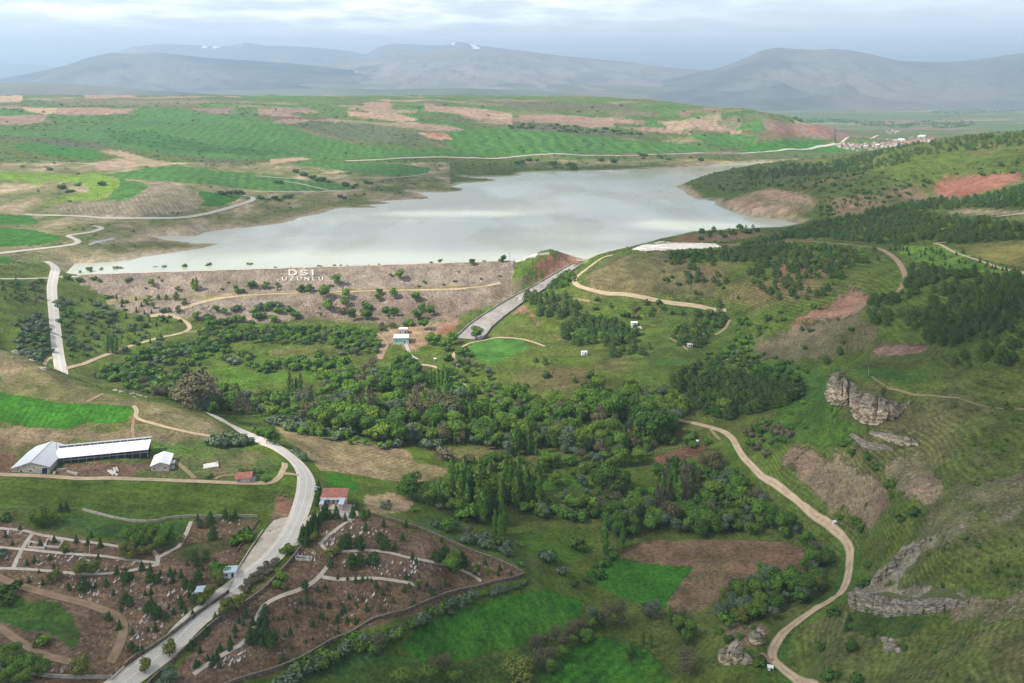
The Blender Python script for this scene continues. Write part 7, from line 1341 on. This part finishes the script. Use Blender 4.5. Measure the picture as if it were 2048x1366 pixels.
# haze
def haze(dens):
    x, y0, y1, z0, z1 = 40000, -3000, 48000, float(Z.min())-80, 1420
    v = [(sx_, sy_, sz_) for sz_ in (z0, z1) for sx_, sy_ in ((-x, y0), (x, y0), (x, y1), (-x, y1))]
    me = bpy.data.meshes.new('haze'); me.from_pydata(v, [], [(3,2,1,0), (4,5,6,7), (0,1,5,4), (1,2,6,5), (2,3,7,6), (3,0,4,7)])
    m = bpy.data.materials.new('haze'); m.use_nodes = True; t = m.node_tree; t.nodes.clear()
    out = t.nodes.new('ShaderNodeOutputMaterial'); pv = t.nodes.new('ShaderNodeVolumePrincipled')
    pv.inputs['Color'].default_value = (.56, .77, 1, 1); pv.inputs['Density'].default_value = dens; pv.inputs['Anisotropy'].default_value = .2
    t.links.new(pv.outputs[0], out.inputs['Volume']); m.cycles.volume_sampling = 'DISTANCE'; m.cycles.homogeneous_volume = True; me.materials.append(m)
    o = link('haze', me); o['kind'] = 'stuff'; o['label'] = 'pale blue haze in the air over the far plain'
haze(9.6e-5)
# clouds added out of view, shaped to shade the foreground, right-hand hills and lake
def cloud(shade, box, name, step=40., alt=2450., CLOUD_K=.78):
    gx = np.arange(box[0], box[1], step); gy = np.arange(box[2], box[3], step); GX, GY = np.meshgrid(gx, gy)
    D = np.clip(shade(GX, GY) + .30*fbm(GX/260, GY/260, 4), 0, 1.15); D[0] = D[-1] = 0; D[:,0] = D[:,-1] = 0
    lump = fbm(GX/110+3, GY/110, 4, True); h = 2600-40.; tz = math.tan(math.radians(SUN_EL))
    ox, oy = sd3.x/sd3.z*(alt-10), sd3.y/sd3.z*(alt-10)
    top = alt+D*(260+90*lump); bot = alt-D*(45+25*lump)
    ok = (D[:-1,:-1] > .015)|(D[1:,:-1] > .015)|(D[1:,1:] > .015)|(D[:-1,1:] > .015)
    n_ = GX.size; ix = np.arange(n_).reshape(GX.shape); q = np.stack([ix[:-1,:-1], ix[:-1,1:], ix[1:,1:], ix[1:,:-1]], -1)[ok]
    V = np.r_[np.c_[(GX+ox).ravel(), (GY+oy).ravel(), top.ravel()], np.c_[(GX+ox).ravel(), (GY+oy).ravel(), bot.ravel()]]
    m, nt, b = new_mat('cloud'); k = NB(nt); at = k.n('ShaderNodeAttribute', attribute_name='thick').outputs['Fac']
    tr = k.n('ShaderNodeBsdfTransparent'); df = k.n('ShaderNodeBsdfDiffuse'); df.inputs[0].default_value = (.9,.9,.92,1); tl = k.n('ShaderNodeBsdfTranslucent'); tl.inputs[0].default_value = (.9,.9,.92,1)
    m1 = k.n('ShaderNodeMixShader'); m1.inputs[0].default_value = .6; nt.links.new(df.outputs[0], m1.inputs[1]); nt.links.new(tl.outputs[0], m1.inputs[2])
    m2 = k.n('ShaderNodeMixShader'); nt.links.new(k.math('SUBTRACT', 1., k.math('POWER', 2.718, k.math('MULTIPLY', at, -CLOUD_K))), m2.inputs[0]); nt.links.new(tr.outputs[0], m2.inputs[1]); nt.links.new(m1.outputs[0], m2.inputs[2])
    nt.links.new(m2.outputs[0], nt.nodes['Material Output'].inputs[0])
    me = mesh_from(name, V, np.r_[q, (q+n_)[:, ::-1]], [m], True); a = me.attributes.new('thick', 'FLOAT', 'POINT'); a.data.foreach_set('value', np.r_[D.ravel(), D.ravel()].astype(np.float32))
    o = link(name, me); o['kind'] = 'structure'; return o
def shade_near(x, y):
    edge = np.interp(x, [-700,-250,-100,0,120,260,400,900], [360,380,430,520,620,700,800,900])
    s_ = sstep(170, -170, y-edge)*1.0
    right = sstep(60, 300, x)*sstep(1120, 860, y)*.6
    lit = np.exp(-(((x-195)/55)**2+((y-490)/45)**2))*.9
    lit2 = np.exp(-(((x+150)/120)**2+((y-470)/60)**2))*.35
    return np.maximum(s_, right)-lit-lit2
cloud(shade_near, (-1300, 1500, -500, 1300), 'cloud')  # unseen, thickness shaped to darken the near ground and leave lit gaps
def shade_lake(x, y):
    s_ = sstep(-560, -330, x-.25*(y-1000))*sstep(620, 420, x)*sstep(960, 1060, y)*sstep(2150, 1900, y)*.62
    for cx_, cy_, rx, ry, a_, k_ in ((-150,1255,90,27,.10,4.),(-70,1285,80,24,.05,4.),(190,1180,90,36,-.02,5.),(140,1115,60,24,0,4.),(265,1185,60,24,0,4.)):
        s_ = s_-k_*np.exp(-(((x-cx_)/rx)**2+((y-cy_-a_*(x-cx_))/ry)**2))
    return s_
cloud(shade_lake, (-900, 900, 850, 2300), 'cloud', 14., 2450., 1.25)  # added cloud, its gaps shaped to leave sunlit streaks on the water
# labels: say where in its group each look-alike stands
LB = {}
for o in COL.objects:
    if o.parent is None and o.get('label') and o.get('category'): LB.setdefault(o['label'], []).append(o)
ROWN = {1: [''], 2: ['back', 'front'], 3: ['back', 'middle', 'front'], 4: ['rearmost', 'back', 'front', 'foremost'], 5: ['rearmost', 'back', 'middle', 'front', 'foremost']}
COLN = {1: [''], 2: ['left', 'right'], 3: ['left', 'centre', 'right'], 4: ['far left', 'left', 'right', 'far right'], 5: ['far left', 'left', 'centre', 'right', 'far right']}
for lab, L in LB.items():
    n_ = len(L)
    if n_ < 2: continue
    if not L[0].get('group'):
        for o in L: o['group'] = lab[:60]
    if n_ <= 5: nx_, ny_ = n_, 1
    else: ny_ = min(5, math.ceil(math.sqrt(n_*.8))); nx_ = min(5, math.ceil(n_/ny_))
    P = sorted(L, key=lambda o: -o.location.y/(CZ-o.location.z+1))
    for r in range(ny_):
        R_ = sorted(P[r*n_//ny_:(r+1)*n_//ny_], key=lambda o: o.location.x/o.location.y)
        for i, o in enumerate(R_):
            w_ = (ROWN[ny_][r]+' row, ' if ny_ > 1 else '')+COLN[nx_][min(nx_-1, i*nx_//max(1, len(R_)))]
            t_ = lab+', '+w_
            if len(t_.split()) > 16: t_ = t_.replace(' row, ', ' ')
            if len(t_.split()) <= 16: o['label'] = t_
sc.cycles.volume_bounces = 0; sc.cycles.max_bounces = 5; sc.cycles.diffuse_bounces = 2; sc.cycles.glossy_bounces = 2; sc.cycles.transparent_max_bounces = 8
sc.cycles.use_denoising = True; sc.cycles.denoising_prefilter = 'NONE'; sc.cycles.denoising_input_passes = 'RGB_ALBEDO_NORMAL'; sc.cycles.use_adaptive_sampling = False
sc.view_settings.view_transform = 'Standard'; sc.view_settings.look = 'None'; sc.view_settings.exposure = 1.27; sc.view_settings.gamma = 1
print('done', round(time.time()-T0,1))
